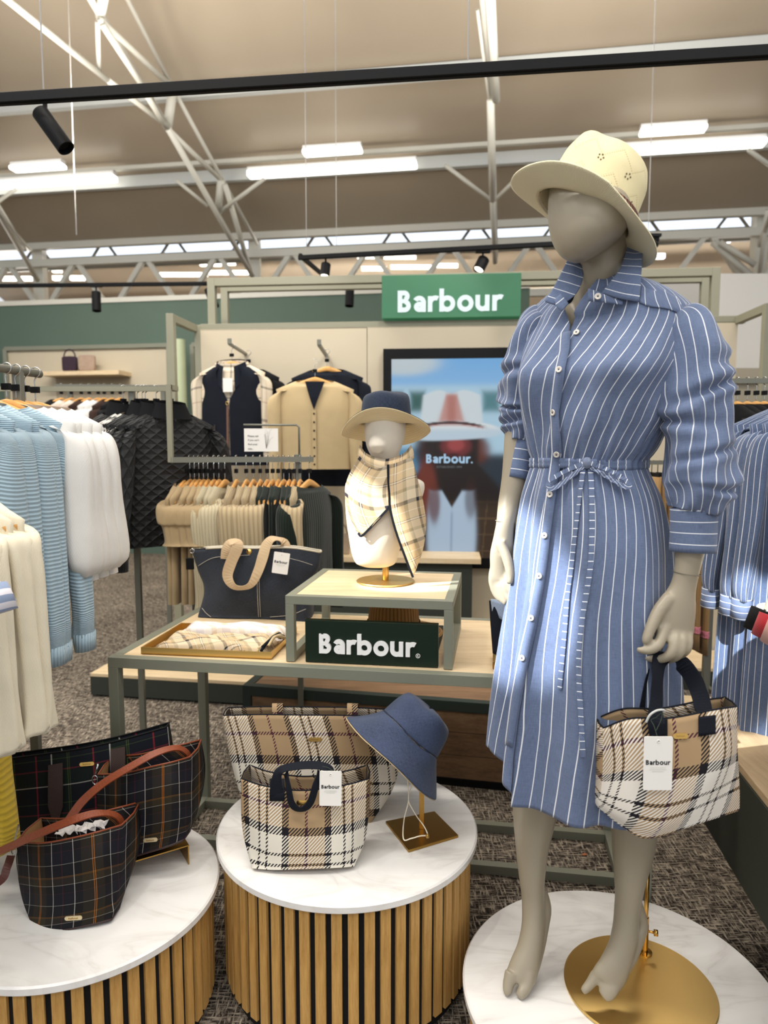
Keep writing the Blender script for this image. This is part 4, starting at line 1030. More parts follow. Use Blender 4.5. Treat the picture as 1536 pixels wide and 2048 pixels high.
cuff([(1388, 1016, 1.41, .044, .042), (1387, 1060, 1.408, .043, .040), (1385, 1104, 1.405, .0435, .040)])
cuff([(1048, 880, 1.65, .0285, .032), (1041, 915, 1.645, .028, .031), (1034, 957, 1.64, .0285, .031)])
# sheets draped through seen points ----------------------------------------
def sheet_mesh(grid, nu=16, nv=16, uv_rot=False, thick=.0012, us=1, ou=0):
    """grid rows of 3-D points, smoothed"""
    R1 = [smooth_path(r, nu) for r in grid]; cols = [smooth_path([R1[i][k] for i in range(len(grid))], nv) for k in range(nu)]
    pts = [[Vector(cols[k][j]) for k in range(nu)] for j in range(nv)]
    uv = []
    for j in range(nv):
        a = 0; row = []
        for k in range(nu):
            if k: a += (pts[j][k] - pts[j][k - 1]).length
            row.append([a * us + ou, 0])
        uv.append(row)
    for k in range(nu):
        a = 0
        for j in range(nv):
            if j: a += (pts[j][k] - pts[j - 1][k]).length
            uv[j][k][1] = a
    if uv_rot: uv = [[(b, a) for a, b in r] for r in uv]
    m = MB(); m.grid(pts, uv=uv); return m
def PG(rows): return [[P(*q) for q in r] for r in rows]
def sheet(name, rows, mat, parent, nu=16, nv=16, rot=False, solid=.0018, world=False, **kw):
    m = sheet_mesh(rows if world else PG(rows), nu, nv, rot, ou=kw.pop('ou', 0)); return m.build(name, mat, parent, solid=solid, **kw)
# collar: stand behind the neck, two leaves
sheet('collar', [[(1203, 586, 1.462), (1224, 560, 1.47), (1241, 536, 1.485), (1253, 500, 1.52), (1256, 486, 1.55)], [(1240, 597, 1.448), (1254, 568, 1.455), (1263, 538, 1.47), (1270, 503, 1.51), (1268, 488, 1.55)], [(1278, 604, 1.445), (1281, 572, 1.452), (1283, 537, 1.47), (1285, 499, 1.51), (1281, 485, 1.56)]], DM, dress, rot=False, solid=.003)
sheet('collar', [[(1162, 530, 1.545), (1166, 556, 1.53), (1152, 588, 1.515), (1120, 613, 1.51)], [(1150, 524, 1.548), (1143, 556, 1.53), (1127, 590, 1.515), (1107, 609, 1.51)], [(1135, 520, 1.555), (1121, 549, 1.54), (1106, 577, 1.525), (1090, 603, 1.515)]], DM, dress, rot=False, solid=.003)
sheet('collar', [[(1134, 521, 1.555), (1160, 512, 1.60), (1215, 490, 1.63), (1262, 484, 1.60), (1281, 487, 1.56)], [(1150, 545, 1.56), (1175, 540, 1.60), (1215, 535, 1.625), (1255, 525, 1.60), (1270, 520, 1.56)], [(1150, 572, 1.57), (1175, 570, 1.60), (1215, 568, 1.62), (1255, 562, 1.60), (1275, 560, 1.57)]], DM, dress, rot=True, solid=.002)
# collar stands: small bands at the open neck
sheet('collar_stand', [[(1176, 577, 1.468), (1195, 583, 1.463), (1216, 592, 1.457), (1245, 603, 1.451)], [(1176, 602, 1.464), (1196, 604, 1.459), (1216, 606, 1.455), (1245, 610, 1.45)]], DM, dress, 10, 4, solid=.002)
sheet('collar_stand', [[(1121, 588, 1.506), (1132, 600, 1.50), (1137, 607, 1.497)], [(1108, 600, 1.51), (1114, 615, 1.502), (1124, 623, 1.497)]], DM, dress, 8, 4, solid=.002)
# yoke on her left shoulder, laid on the bodice
def drape(bvh, px, py, off): return cast(bvh, px, py, off)[0]
yk = [[(1281, 553), (1312, 571), (1345, 590), (1380, 612), (1408, 640)], [(1280, 580), (1306, 596), (1338, 605), (1370, 625), (1397, 652)], [(1279, 605), (1300, 613), (1330, 617), (1357, 628), (1382, 660)]]
rowsy = []
for r in yk:
    rr = []
    for x_, y_ in r:
        p, n_ = cast(bv_dress, x_, y_, .004)
        rr.append(p if 1.3 < p.y < 1.7 else P(x_, y_, 1.5))
    rowsy.append(rr)
sheet('yoke', rowsy, stripes('yoke_chambray', '5F6C88', 'D9DDE2', .026, .06), dress, 20, 12, world=True, rot=False)
# placket edge band, buttons, belt, bow
pl = MB(); pth = []; nn = []
for y in range(664, 1500, 12):
    p, n_ = cast(bv_dress, lerp_table(edgeL, y)[0] - 9, y, .0022); pth.append(p); nn.append(n_)
mm = MB(); rows = []; uv = []
for i, (p, n_) in enumerate(zip(pth, nn)):
    t = (pth[min(i + 1, len(pth) - 1)] - pth[max(i - 1, 0)]).normalized(); b = t.cross(n_).normalized() 
    if b.x < 0: b = -b
    rows.append([p - b * .0115, p + b * .0115]); uv.append([(.0 + .0085, -i * .01), (.0231 + .0085, -i * .01)])
mm.grid(rows, uv=uv); mm.build('placket', DM, dress, solid=.0012)
pearl = plain('pearl_button', 'D9D2C6', .3, 0, .6); thr = plain('button_thread', '4B4A55', .8)
for (x_, y_) in ((1196, 593), (1153, 665), (1118, 739), (1106, 825), (1113, 909), (1100, 989), (1089, 1071), (1078, 1152), (1062, 1236), (1044, 1316)):
    p, n_ = cast(bv_dress, x_, y_, .0045)
    if y_ < 600: p = P(x_, y_, 1.455); n_ = Vector((-.35, -.9, .1)).normalized()
    Mx = Matrix.Translation(p) @ n_.to_track_quat('Z', 'Y').to_matrix().to_4x4()
    m = MB(); m.lathe([(0, 0), (.006, 0), (.0066, .001), (.0064, .0022), (.0052, .0026), (.0042, .0018), (0, .0018)], 20, Mx); bt = m.build('button', pearl, dress)
    m = MB(); m.box((-.0016, -.0016, .0018), (.0016, .0016, .0024), Mx); m.build('button_thread', thr, bt)
# belt
y = 926; xl, xr = cr(silh, y); Y, rt = lerp_table(prof, y)
cx = (P(xl, y, Y).x + P(xr, y, Y).x) / 2; a = (P(xr, y, Y).x - P(xl, y, Y).x) / 2
for _ in range(5):
    pr = [pix(ring_pt(2 * math.pi * k / 90 - math.pi, y, cx, a, Y, rt))[0] for k in range(90)]; lo, hi = min(pr), max(pr); a *= (xr - xl + 6) / (hi - lo); cx += ((xl + xr) / 2 - (lo + hi) / 2) / F_PX * 1.6
rows = []; uv = []
ws_ = [ring_pt(2 * math.pi * k / 120 - math.pi, y, cx, a, Y, rt) for k in range(120)]
for dz, sc_ in ((.0105, 1.0), (.011, 1.018), (.004, 1.026), (.0005, 1.016), (-.003, 1.026), (-.0095, 1.02), (-.0105, 1.0)):
    rows.append([Vector((cx + (p.x - cx) * sc_, Y + (p.y - Y) * sc_, p.z + dz + .0012 * math.sin(k / 7))) for k, p in enumerate(ws_)]); uv.append([(k * .0075, dz) for k in range(121)])
m = MB(); m.grid(rows, True, uv=uv, flip=True); m.build('belt', DM, dress)
def strap_on(name, pxs, wid, off, mat, parent, n=40, lift=None, th=.0009):
    sp = smooth_path(pxs, n); path = []; nor = []
    for i, q in enumerate(sp):
        p, n_ = cast(bv_dress, q[0], q[1], off + (lift[0] * math.sin(math.pi * i / (n - 1)) if lift else 0)); path.append(p); nor.append(n_)
    pts_ = [Vector(p) for p in path]
    for _ in range(3): pts_ = [pts_[0]] + [(pts_[i - 1] + pts_[i] * 2 + pts_[i + 1]) / 4 for i in range(1, n - 1)] + [pts_[-1]]
    m = MB(); m.ribbon(pts_, nor, wid, th); L = 0
    return m.build(name, mat, parent)
BM = stripes('belt_chambray', '5F6C88', 'E6E9EE', .0165, .1)
def fix_uv(o):
    me = o.data; uvl = me.uv_layers[0].data; 
    for p in me.polygons:
        for li in p.loop_indices: c = uvl[li].uv; uvl[li].uv = (c[1], c[0])
for pxs, wd in (([(1166, 938), (1160, 990), (1148, 1084), (1142, 1140), (1135, 1190), (1128, 1280), (1119, 1378)], .0105), ([(1181, 938), (1184, 1006), (1182, 1123), (1167, 1221), (1157, 1319), (1162, 1436), (1166, 1514)], .0105),
                ([(1172, 925), (1140, 938), (1108, 955), (1096, 968), (1104, 978), (1130, 962), (1168, 932)], .0095), ([(1178, 925), (1205, 935), (1240, 952), (1259, 970), (1250, 974), (1222, 958), (1182, 934)], .0095)):
    fix_uv(strap_on('belt_tie' if wd > .01 else 'bow_loop', pxs, wd, .006 if wd > .01 else .010, BM, dress, lift=None if wd > .01 else (.010,), n=48))
p, n_ = cast(bv_dress, 1174, 926, .012); Mx = Matrix.Translation(p) @ Matrix.Diagonal((.009, .006, .012, 1)); m = MB(); m.lathe([(0, -1), (.6, -.85), (1, -.2), (1, .3), (.6, .9), (0, 1)], 16, Mx); m.build('knot', BM, dress)
# ---------------------------------------------------------------- woven checks
def C_(h): return srgb(h)
TAN, CREAM, BLK, MAR, BEI = C_('9D8464'), C_('D0CABD'), C_('1A171C'), C_('4A2530'), C_('CDB596')
def sett_tan(cream=CREAM, tan=TAN):
    """half tan with one maroon line, half cream with two black lines, black bars between"""
    return [(0, BLK), (.075, tan), (.265, MAR), (.295, tan), (.49, BLK), (.565, cream), (.70, BLK), (.728, cream), (.802, BLK), (.83, cream)]
TT = tartan('tan_check_weave', sett_tan(), sett_tan(), .213, .26, .0085, ov=.35)
TTin = tartan('tan_check_lining', [(0, C_('2A2628')), (.2, C_('6E6253')), (.5, C_('1D1A1D')), (.7, C_('7D7261'))], [(0, C_('2A2628')), (.4, C_('5E5346'))], .213, .2, .0075)
OLV, BLK2, NAV = C_('2A2315'), C_('0F0D0F'), C_('10111B')
def dk(u): return [(0, OLV), (.018, C_('B06A22')), (.029, OLV), (.045, C_('B06A22')), (.056, OLV), (.18, BLK2), (.32, C_('C9C4BC')), (.331, NAV), (.50, C_('4A1F2C')), (.508, NAV), (.70, C_('C9C4BC')), (.711, BLK2), (.84, OLV)]
TD_ = tartan('dark_check_cloth', dk(0), [(0, OLV), (.10, C_('7E5420')), (.108, OLV), (.125, C_('7E5420')), (.133, BLK2), (.42, C_('9A968E')), (.43, NAV), (.72, C_('4A1F2C')), (.728, BLK2), (.92, C_('9A968E')), (.93, OLV)], .144, .092, .0012, soft=True, rough=.7, ou=.70)
TW_ = tartan('navy_wool_check', [(0, C_('14171F')), (.14, C_('8E2632')), (.165, C_('14171F')), (.42, C_('D6D2CB')), (.445, C_('142019')), (.70, C_('4E5A2C')), (.715, C_('16241C')), (.735, C_('4E5A2C')), (.75, C_('14171F'))], [(0, C_('14171F')), (.25, C_('B9B6B0')), (.27, C_('142019')), (.6, C_('6E2630')), (.63, C_('14171F')), (.85, C_('3C4A2C')), (.87, C_('14171F'))], .165, .12, .0012, soft=True, rough=.95)
SCF = tartan('scarf_check', [(0, C_('2A2A33')), (.09, C_('C7AE88')), (.22, C_('E6DFD0')), (.235, C_('C7AE88')), (.38, C_('2A2A33')), (.40, C_('DCCFB8')), (.44, C_('2A2A33')), (.46, C_('C7AE88')), (.62, C_('9D9072')), (.72, C_('D9C9AC'))], [(0, C_('2A2A33')), (.09, C_('C7AE88')), (.26, C_('E6DFD0')), (.275, C_('C7AE88')), (.46, C_('2A2A33')), (.475, C_('DCCFB8')), (.51, C_('2A2A33')), (.525, C_('CDB796')), (.7, C_('9D9072')), (.78, C_('D9C9AC'))], .125, .125, .0008, soft=True, rough=.8)
NAVY = cloth('navy_webbing', '12161F', 1500, .85, .05, .3)
BR = plain('tan_leather', '7E3D22', .45, 0, .45, noise=.12, bumps=.35, scale=260)
DENIM = None
def mk_denim(name, h):
    t = NT(name); t.rm(.85, 0, .2, .1); uv_ = t.uv()[0]; a = t.noise(t.gen(uv_, (1400, 120, 1)), 1, 2); b = t.noise(t.gen(uv_, (120, 1400, 1)), 1, 2); nz = t.noise(t.obj(), 12, 3)
    c = srgb(h); k = t.math('ADD', t.math('MULTIPLY', a, .4), t.math('ADD', t.math('MULTIPLY', b, .4), t.math('MULTIPLY', nz, .2)))
    t.col(t.ramp(k, [(.38, tuple(q * .55 for q in c[:3]) + (1,)), (.62, tuple(q * 1.5 for q in c[:3]) + (1,))], 'LINEAR')); t.bump(k, .3, .001); return t.m
DENIM = mk_denim('dark_denim', '2C3038'); BLUEH = mk_denim('blue_chambray_hat', '364057'); NAVH = mk_denim('navy_hat', '2C3444')
CREAMH = cloth('cream_cotton', 'C9B48C', 900, .9, .04, .2); THREAD = plain('pale_thread', 'C9C3B6', .8)
WEB = cloth('tan_webbing', 'BFA684', 1300, .85, .03, .4)
def bag_loft(front, backoff, mat, t, name='bag_body', lining=None, nu=26, nv=22, u0=0, v0=0, bulge=.012, parts=True, narrow=.0):
    """front: rows (top to bottom) of (px, py, Y) across the front; backoff: depth of the bag at each row"""
    R1 = [smooth_path([P(*q) for q in r], nu) for r in front]
    cols = [smooth_path([R1[i][k] for i in range(len(front))], nv) for k in range(nu)]
    bo = [(i, b) for i, b in enumerate(backoff)]
    rows = []; uv = []; v = v0
    for j in range(nv):
        f = j / (nv - 1); d = cr(bo, f * (len(backoff) - 1))[0]
        fr = [Vector(cols[k][j]) for k in range(nu)]
        ax = (fr[-1] - fr[0]); ax.z = 0; ax.normalize(); bk = Vector((-ax.y, ax.x, 0))
        W = (fr[-1] - fr[0]).length
        bkp = [p + bk * d + ax * (narrow * W * (.5 - k / (nu - 1)) * 2) for k, p in enumerate(fr)][::-1]
        m1 = fr[-1].lerp(bkp[0], .5) + ax * d * .06; m0 = fr[0].lerp(bkp[-1], .5) - ax * d * .06
        row = fr + [m1] + bkp + [m0]; rows.append(row)
        if j: v += (Vector(cols[nu // 2][j]) - Vector(cols[nu // 2][j - 1])).length
        ur = []; a = u0 - sum((row[k] - row[k - 1]).length for k in range(1, nu // 2 + 1))
        for k in range(len(row) + 1):
            if k: a += (row[k % len(row)] - row[k - 1]).length
            ur.append((a, -v))
        uv.append(ur)
    m = MB(); b = m.grid(rows, True, uv=uv, flip=True); m.cap(b + (nv - 1) * len(rows[0]), len(rows[0]), False)
    o = m.build(name, mat, t, solid=.0022)
    if lining:
        rin = [[p.lerp(sum(r, Vector()) / len(r), .02) for p in r] for r in rows[:-2]]
        m = MB(); m.grid(rin, True, uv=uv[:-2]); m.build('lining', lining, t)
    rim = rows[0]; return rim, rows, BVHTree.FromPolygons([p for r in rows for p in r], [(j * len(rows[0]) + k, j * len(rows[0]) + (k + 1) % len(rows[0]), (j + 1) * len(rows[0]) + (k + 1) % len(rows[0]), (j + 1) * len(rows[0]) + k) for j in range(nv - 1) for k in range(len(rows[0]))])
def rim_cord(rim, mat, t, r=.0018):
    m = MB(); m.tube(rim, r, 6, close=True); m.build('rim_binding', mat, t)
def plate_on(bvh, x, y, wpx, D, t, txt=True, ang=0, mat=None, h=.0105):
    p, n_ = cast(bvh, x, y, .003); sc_ = wpx / F_PX * D * 1.03
    nn_ = n_.copy(); right = Vector((0, 0, 1)).cross(nn_).normalized(); up = nn_.cross(right)
    r2 = right * math.cos(ang) + up * math.sin(ang); u2 = nn_.cross(r2)
    m = MB(); Mx = Matrix.Translation(p) @ Matrix((r2, u2, nn_)).transposed().to_4x4()
    n = 24; hw = sc_ / 2 - h / 2
    ring_ = [(math.copysign(hw, math.cos(a)) * 1 + h / 2 * math.cos(a), h / 2 * math.sin(a)) for a in [2 * math.pi * (k + .5) / n for k in range(n)]]
    rows = [[Mx @ Vector((x_, y_, z_)) for x_, y_ in ring_] for z_ in (-.001, .0012)]; b = m.grid(rows, True, sm=False); m.cap(b + n, n)
    o = m.build('name_plate', mat or M['gold'], t)
    if txt: put_text('plate_lettering', 'Barbour', sc_ * .55, p + nn_ * .0014, r2, u2, M['brass_dark'], o, .03, .0001)
    return o
def hang_tag(pts, t_par, lab, txt_w=.62, txt_y=.47, string=None, group=None, cat='tag', th=.0008):
    """pts: 4 pixels (tl, tr, br, bl) with distances"""
    tl, tr, br, bl = [P(*q) for q in pts]; ce = (tl + tr + br + bl) / 4; X = ((tr - tl) + (br - bl)).normalized(); W = ((tr - tl).length + (br - bl).length) / 2; H = ((tl - bl).length + (tr - br).length) / 2
    Yv = ((tl - bl) + (tr - br)).normalized(); N = X.cross(Yv).normalized(); Yv = N.cross(X)
    t = thing('price_tag', lab, cat, ce, 0, group); c = .003
    prof_ = []
    for sx, sy, a0 in ((1, -1, -90), (1, 1, 0), (-1, 1, 90), (-1, -1, 180)):
        for k in range(5): a = R(a0 + 90 * k / 4); prof_.append((sx * (W / 2 - c) + c * math.cos(a), sy * (H / 2 - c) + c * math.sin(a)))
    m = MB(); rows = [[ce + X * a + Yv * b + N * z for a, b in prof_] for z in (-th, th)]; b0 = m.grid(rows, True, sm=False); m.cap(b0 + 20, 20); m.cap(b0, 20, True); m.build('card', M['card'], t)
    put_text('lettering', 'Barbour', W * txt_w * 1.25, ce + Yv * H * (txt_y - .5) * -1 * -1 + N * (th + .0003), X, Yv, M['ink'], t, .02, .0001)
    for dy, ww in ((.06, .55), (.095, .6), (.13, .4)):
        m = MB(); q = ce + Yv * (H * (txt_y - .5) - H * dy - .004) + N * (th + .0003); m.beam(q - X * W * ww / 2, q + X * W * ww / 2, .0005, .0002, N); m.build('small_print', M['faint_ink'], t)
    e = ce + Yv * (H * .5 - .009) + N * (th + .0004); m = MB(); m.tube([e + X * (.0024 * math.cos(a)) + Yv * (.0024 * math.sin(a)) for a in [2 * math.pi * k / 16 for k in range(16)]], .0007, 6, close=True); m.build('eyelet', M['white'], t)
    if string:
        m = MB(); m.tube(smooth_path([tuple(e)] + [tuple(P(*q)) for q in string], 24), .0008, 6); m.build('string', plain('green_string', '2E3B30', .8), t)
    return t
# ---------------------------------------------------------------- straw trilby on the mannequin
hc = P(1167, 428, 1.505); n0 = Vector((math.sin(R(26.6)), 0, math.cos(R(26.6)))); e1 = Vector((n0.z, 0, -n0.x)); e2 = Vector((0, 1, 0))
def hp(a, b, c): return hc + e1 * a + e2 * b + n0 * c
def straw():
    t = NT('straw_knit'); t.rm(.85, 0, .2, .1); _, u, v = t.uv(); a = t.math('SINE', t.math('MULTIPLY', u, 2600)); b = t.math('SINE', t.math('MULTIPLY', v, 1900)); k = t.math('MULTIPLY', a, b)
    z = t.math('PINGPONG', t.math('MULTIPLY', u, 1.0), .035); zz = t.math('ABSOLUTE', t.math('SUBTRACT', t.math('FRACT', t.math('MULTIPLY', t.math('SUBTRACT', v, z), 16)), .5)); band = t.math('LESS_THAN', zz, .06)
    dots = t.math('GREATER_THAN', t.math('MULTIPLY', t.math('SINE', t.math('MULTIPLY', u, 900)), t.math('SINE', t.math('MULTIPLY', v, 900))), .1)
    bd = t.math('MULTIPLY', band, dots)
    t.col(t.mix(bd, srgb('E0D4AA'), srgb('C9BA8E'))); t.bump(t.math('SUBTRACT', k, t.math('MULTIPLY', bd, 2)), .35, .0008); return t.m
STR = straw(); STRB = rib('straw_brim', 'EFE5C0', 2400, 0, .5, dark=.9)
hat = thing('trilby_hat', 'cream straw trilby with plaited brown band worn by the mannequin', 'hat', hc)
n = 72
def crown(f, a):
    r1 = .101 - .012 * f - (.012 * max(0, f - .72) / .28 if f > .72 else 0); r2 = .094 - .014 * f - (.012 * max(0, f - .72) / .28 if f > .72 else 0)
    c_, s_ = math.cos(a), math.sin(a); h = .130 * f + .010 * f * (-c_)
    pinch = .016 * f * f * math.exp(-((abs(math.atan2(s_, -c_)) - 1.0) / .38) ** 2)
    return hp((r1 - pinch * .3) * c_ + .002, (r2 - pinch) * s_, h)
rows = [[crown(k / 13, 2 * math.pi * q / n) for q in range(n)] for k in range(14)]
for k in range(1, 7):      # top with a lengthwise crease
    g = 1 - k / 6; row = []
    for q in range(n):
        a = 2 * math.pi * q / n; p = crown(1, a) - hc; A, B, Cc = p.dot(e1), p.dot(e2), p.dot(n0)
        up_ = .005 * math.sin(math.pi / 2 * min(1, (1 - g) * 2.2)) - .030 * (1 - g) ** .6 * math.exp(-(B * g / .028) ** 2)
        row.append(hp(A * max(g, .001), B * max(g, .001), Cc + up_))
    rows.append(row)
uv = []
for k, r in enumerate(rows): uv.append([(q / n * .6, k * .0115) for q in range(n + 1)])
m = MB(); m.grid(rows, True, uv=uv); bvh_hat = BVHTree.FromPolygons([Vector(v) for v in m.v], m.f); m.build('crown', STR, hat, subsurf=1)
rows = []
for k in range(11):
    f = k / 10; row = []
    for q in range(n):
        a = 2 * math.pi * q / n; c_, s_ = math.cos(a), math.sin(a); r1 = .101 + f * (.071 - .008 * max(0, -c_)); r2 = .094 + f * .060
        dz = .024 * f ** 1.3 * s_ * s_ * max(0, .5 - c_) - .022 * f * max(0, c_) ** .8
        row.append(hp(r1 * c_, r2 * s_, dz - .002))
    rows.append(row)
rows += [[p - n0 * .0028 for p in r] for r in rows[::-1]]; rows.append(rows[0])
uv = [[(q / n * .9, k * .008) for q in range(n + 1)] for k in range(len(rows))]
m = MB(); m.grid(rows, True, uv=uv); m.build('brim', STRB, hat)
def mk_braid():
    t = NT('plaited_leather'); t.rm(.5); _, u, v = t.uv(); w_ = t.math('SINE', t.math('ADD', t.math('MULTIPLY', u, 700), t.math('MULTIPLY', t.math('ABSOLUTE', t.math('SUBTRACT', v, .008)), 700))); t.col(t.mix(t.math('MULTIPLY_ADD', w_, .5, .5), srgb('35190F'), srgb('7A4226'))); t.bump(w_, .8, .002); return t.m
rows = []
for z_, o_ in ((.004, .0035), (.016, .0045), (.029, .0025)):
    rows.append([hp((.101 + o_ - .0008) * math.cos(a) + .002, (.094 + o_) * math.sin(a), z_) for a in [2 * math.pi * q / n for q in range(n)]])
m = MB(); m.grid(rows, True, uv=[[(q / n * .6, k * .008) for q in range(n + 1)] for k in range(3)]); m.build('band', mk_braid(), hat, solid=.002)
hole = plain('eyelet_shadow', '6E5F3E', .9)
for gx, gy in ((1202, 313), (1155, 336), (1256, 352), (1218, 372), (1260, 408)):
    m = MB()
    for k in range(5):
        a = 2 * math.pi * k / 5 + .4; p, n_ = cast(bvh_hat, gx + 5.5 * math.cos(a), gy + 5.5 * math.sin(a), .0010)
        m.lathe([(0, .0006), (.0017, .0004), (.0018, 0)], 8, Matrix.Translation(p) @ n_.to_track_quat('Z', 'Y').to_matrix().to_4x4())
    m.build('eyelet_cluster', hole, hat)
# ---------------------------------------------------------------- held check bag
hb = thing('check_tote', 'small tan, cream and black check tote hanging from the hand of the mannequin', 'bag', P(1340, 1660, 1.31))
FR = [[(1207, 1456, 1.345), (1262, 1437, 1.32), (1340, 1436, 1.308), (1425, 1420, 1.30), (1473, 1413, 1.335)], [(1206, 1545, 1.345), (1262, 1535, 1.30), (1345, 1530, 1.285), (1445, 1512, 1.285), (1474, 1500, 1.33)], [(1200, 1600, 1.35), (1252, 1625, 1.295), (1320, 1640, 1.27), (1405, 1610, 1.28), (1478, 1575, 1.33)], [(1197, 1616, 1.36), (1247, 1655, 1.31), (1297, 1677, 1.275), (1390, 1650, 1.28), (1478, 1622, 1.34)]]
rim, rr_, bvh_b = bag_loft(FR, (.05, .085, .10, .085), tartan('tan_check_weave_held', sett_tan(C_('D4CFC6')), sett_tan(C_('D4CFC6')), .213, .27, .0085, ou=.28, ov=.42), hb, lining=TTin)
rim_cord(rim, NAVY, hb)
plate_on(bvh_b, 1361, 1472, 27, 1.4, hb, ang=R(6))
# its two navy handles, gathered in the hand
def strap_path(name, pts, wid, mat, par, n=44, th=.0012, wl=None):
    sp = smooth_path([tuple(P(*q[:3])) + tuple(q[3:6]) for q in pts], n); path = [Vector(q[:3]) for q in sp]; nor = [Vector(q[3:6]).normalized() for q in sp]
    m = MB(); m.ribbon(path, nor, wid, th, wid=[wl(i / (n - 1)) for i in range(n)] if wl else None); return m.build(name, mat, par)
Fn = (0, -1, .1)
strap_path('handle', [(1316, 1470, 1.296) + Fn, (1312, 1440, 1.30) + Fn, (1313, 1400, 1.33, .3, -1, 0), (1315, 1360, 1.35, .5, -1, 0), (1318, 1325, 1.368, .3, -.9, .3), (1330, 1312, 1.375, 0, -.3, 1), (1352, 1318, 1.38, -.4, -.3, 1), (1378, 1345, 1.375, -.7, -.8, .2), (1398, 1385, 1.35, -.6, -1, .1), (1406, 1415, 1.325, -.2, -1, .1), (1412, 1440, 1.30) + Fn, (1417, 1464, 1.292) + Fn], .032, NAVY, hb, 60)
strap_path('handle', [(1290, 1445, 1.375) + Fn, (1294, 1405, 1.38, .3, -1, 0), (1305, 1350, 1.388, .4, -1, 0), (1325, 1316, 1.392, 0, -.3, 1), (1352, 1316, 1.395, -.4, -.3, 1), (1385, 1350, 1.40, -.7, -.8, 0), (1400, 1390, 1.395, -.3, -1, 0), (1402, 1425, 1.385) + Fn], .030, NAVY, hb, 60)
for x_, y_ in ((1318, 1455), (1414, 1448)):
    pp_ = [[cast(bvh_b, x_ + a, y_ + b - (a * .12), .004)[0] for a in (-17, 0, 17)] for b in (-16, 0, 22)]
    sheet('handle_patch', pp_, NAVY, hb, 8, 8, world=True, solid=.002)
tg = hang_tag([(1285, 1473, 1.262), (1343, 1473, 1.262), (1346, 1580, 1.258), (1289, 1580, 1.258)], None, 'white brand swing tag with dark lettering hanging on the held check tote', .68, .52, [(1308, 1452, 1.275), (1302, 1440, 1.285), (1312, 1435, 1.285), (1324, 1425, 1.285), (1322, 1440, 1.28), (1312, 1462, 1.268)])
m = MB(); m.tube(smooth_path([tuple(P(*q)) for q in ((1292, 1445, 1.285), (1300, 1430, 1.283), (1314, 1421, 1.283), (1327, 1420, 1.285), (1328, 1425, 1.288))], 24), .0022, 8); m.build('security_loop', plain('pale_plastic', 'BFC0BC', .4), hb)
# ---------------------------------------------------------------- totes on the middle plinth
st = thing('check_tote', 'small tan and cream check tote with navy handles at the front of the middle plinth', 'bag', G(606, 1735, .4))
FR = [[(483, 1557, 1.715), (530, 1572, 1.69), (606, 1581, 1.68), (690, 1570, 1.69), (738, 1557, 1.715)], [(483, 1620, 1.70), (535, 1640, 1.665), (606, 1648, 1.655), (690, 1640, 1.665), (736, 1625, 1.70)], [(488, 1672, 1.69), (535, 1695, 1.65), (606, 1700, 1.64), (690, 1695, 1.65), (729, 1680, 1.69)], [(505, 1737, 1.652), (550, 1740, 1.64), (606, 1738, 1.636), (670, 1736, 1.64), (708, 1733, 1.655)]]
rim, rr_, bvh_s = bag_loft(FR, (.075, .10, .115, .12), tartan('tan_check_weave_small', sett_tan(), sett_tan(), .213, .24, .0085, ou=.28, ov=.44), st, lining=TTin, narrow=.02)
rim_cord(rim, NAVY, st)
plate_on(bvh_s, 604, 1605, 22, 1.7, st)
strap_path('handle', [(553, 1590, 1.672) + Fn, (553, 1560, 1.675, 0, -1, .3), (560, 1541, 1.68, 0, -.5, 1), (585, 1533, 1.685, 0, -.5, 1), (625, 1530, 1.69, 0, -.6, 1), (655, 1536, 1.685, 0, -.5, 1), (662, 1556, 1.676, 0, -1, .3), (664, 1585, 1.672) + Fn], .024, NAVY, st, 50, wl=lambda f: .022 + .012 * max(0, .2 - f) * 5)
strap_path('handle', [(572, 1545, 1.69, -.5, -.8, 0), (577, 1575, 1.655, -.7, -.8, 0), (584, 1608, 1.648, -.4, -.8, 0), (602, 1619, 1.645, 0, -.7, -.5), (620, 1606, 1.648, .5, -.8, 0), (632, 1570, 1.655, .6, -.8, 0), (640, 1545, 1.69, .4, -.9, 0)], .020, NAVY, st, 50)
pp_ = [[cast(bvh_s, 554 + a, 1580 + b, .004)[0] for a in (-15, 0, 15)] for b in (-22, 0, 22)]
sheet('handle_patch', pp_, NAVY, st, 8, 8, world=True, solid=.002)
hang_tag([(641, 1542, 1.655), (685, 1542, 1.655), (681, 1612, 1.65), (637, 1611, 1.65)], None, 'white brand swing tag at the rim of the small tote on the middle plinth', .66, .55, [(664, 1541, 1.66), (655, 1535, 1.665), (645, 1533, 1.67)])
bt_ = thing('check_tote', 'large tan and cream check tote standing behind the small one on the middle plinth', 'bag', G(640, 1650, .4))
FR = [[(447, 1431, 1.93), (520, 1429, 1.90), (600, 1430, 1.885), (700, 1431, 1.89), (803, 1436, 1.93)], [(458, 1500, 1.915), (530, 1500, 1.88), (620, 1502, 1.87), (710, 1502, 1.88), (801, 1505, 1.915)], [(477, 1575, 1.90), (545, 1580, 1.865), (630, 1582, 1.855), (710, 1580, 1.865), (785, 1578, 1.90)], [(505, 1652, 1.875), (560, 1656, 1.86), (630, 1658, 1.853), (690, 1656, 1.86), (738, 1650, 1.875)]]
rim, rr_, bvh_l = bag_loft(FR, (.06, .10, .12, .12), tartan('tan_check_weave_large', sett_tan(), sett_tan(), .213, .30, .0085, ou=.765, ov=.46), bt_, lining=TTin)
rim_cord(rim, NAVY, bt_); plate_on(bvh_l, 630, 1479, 26, 1.95, bt_)
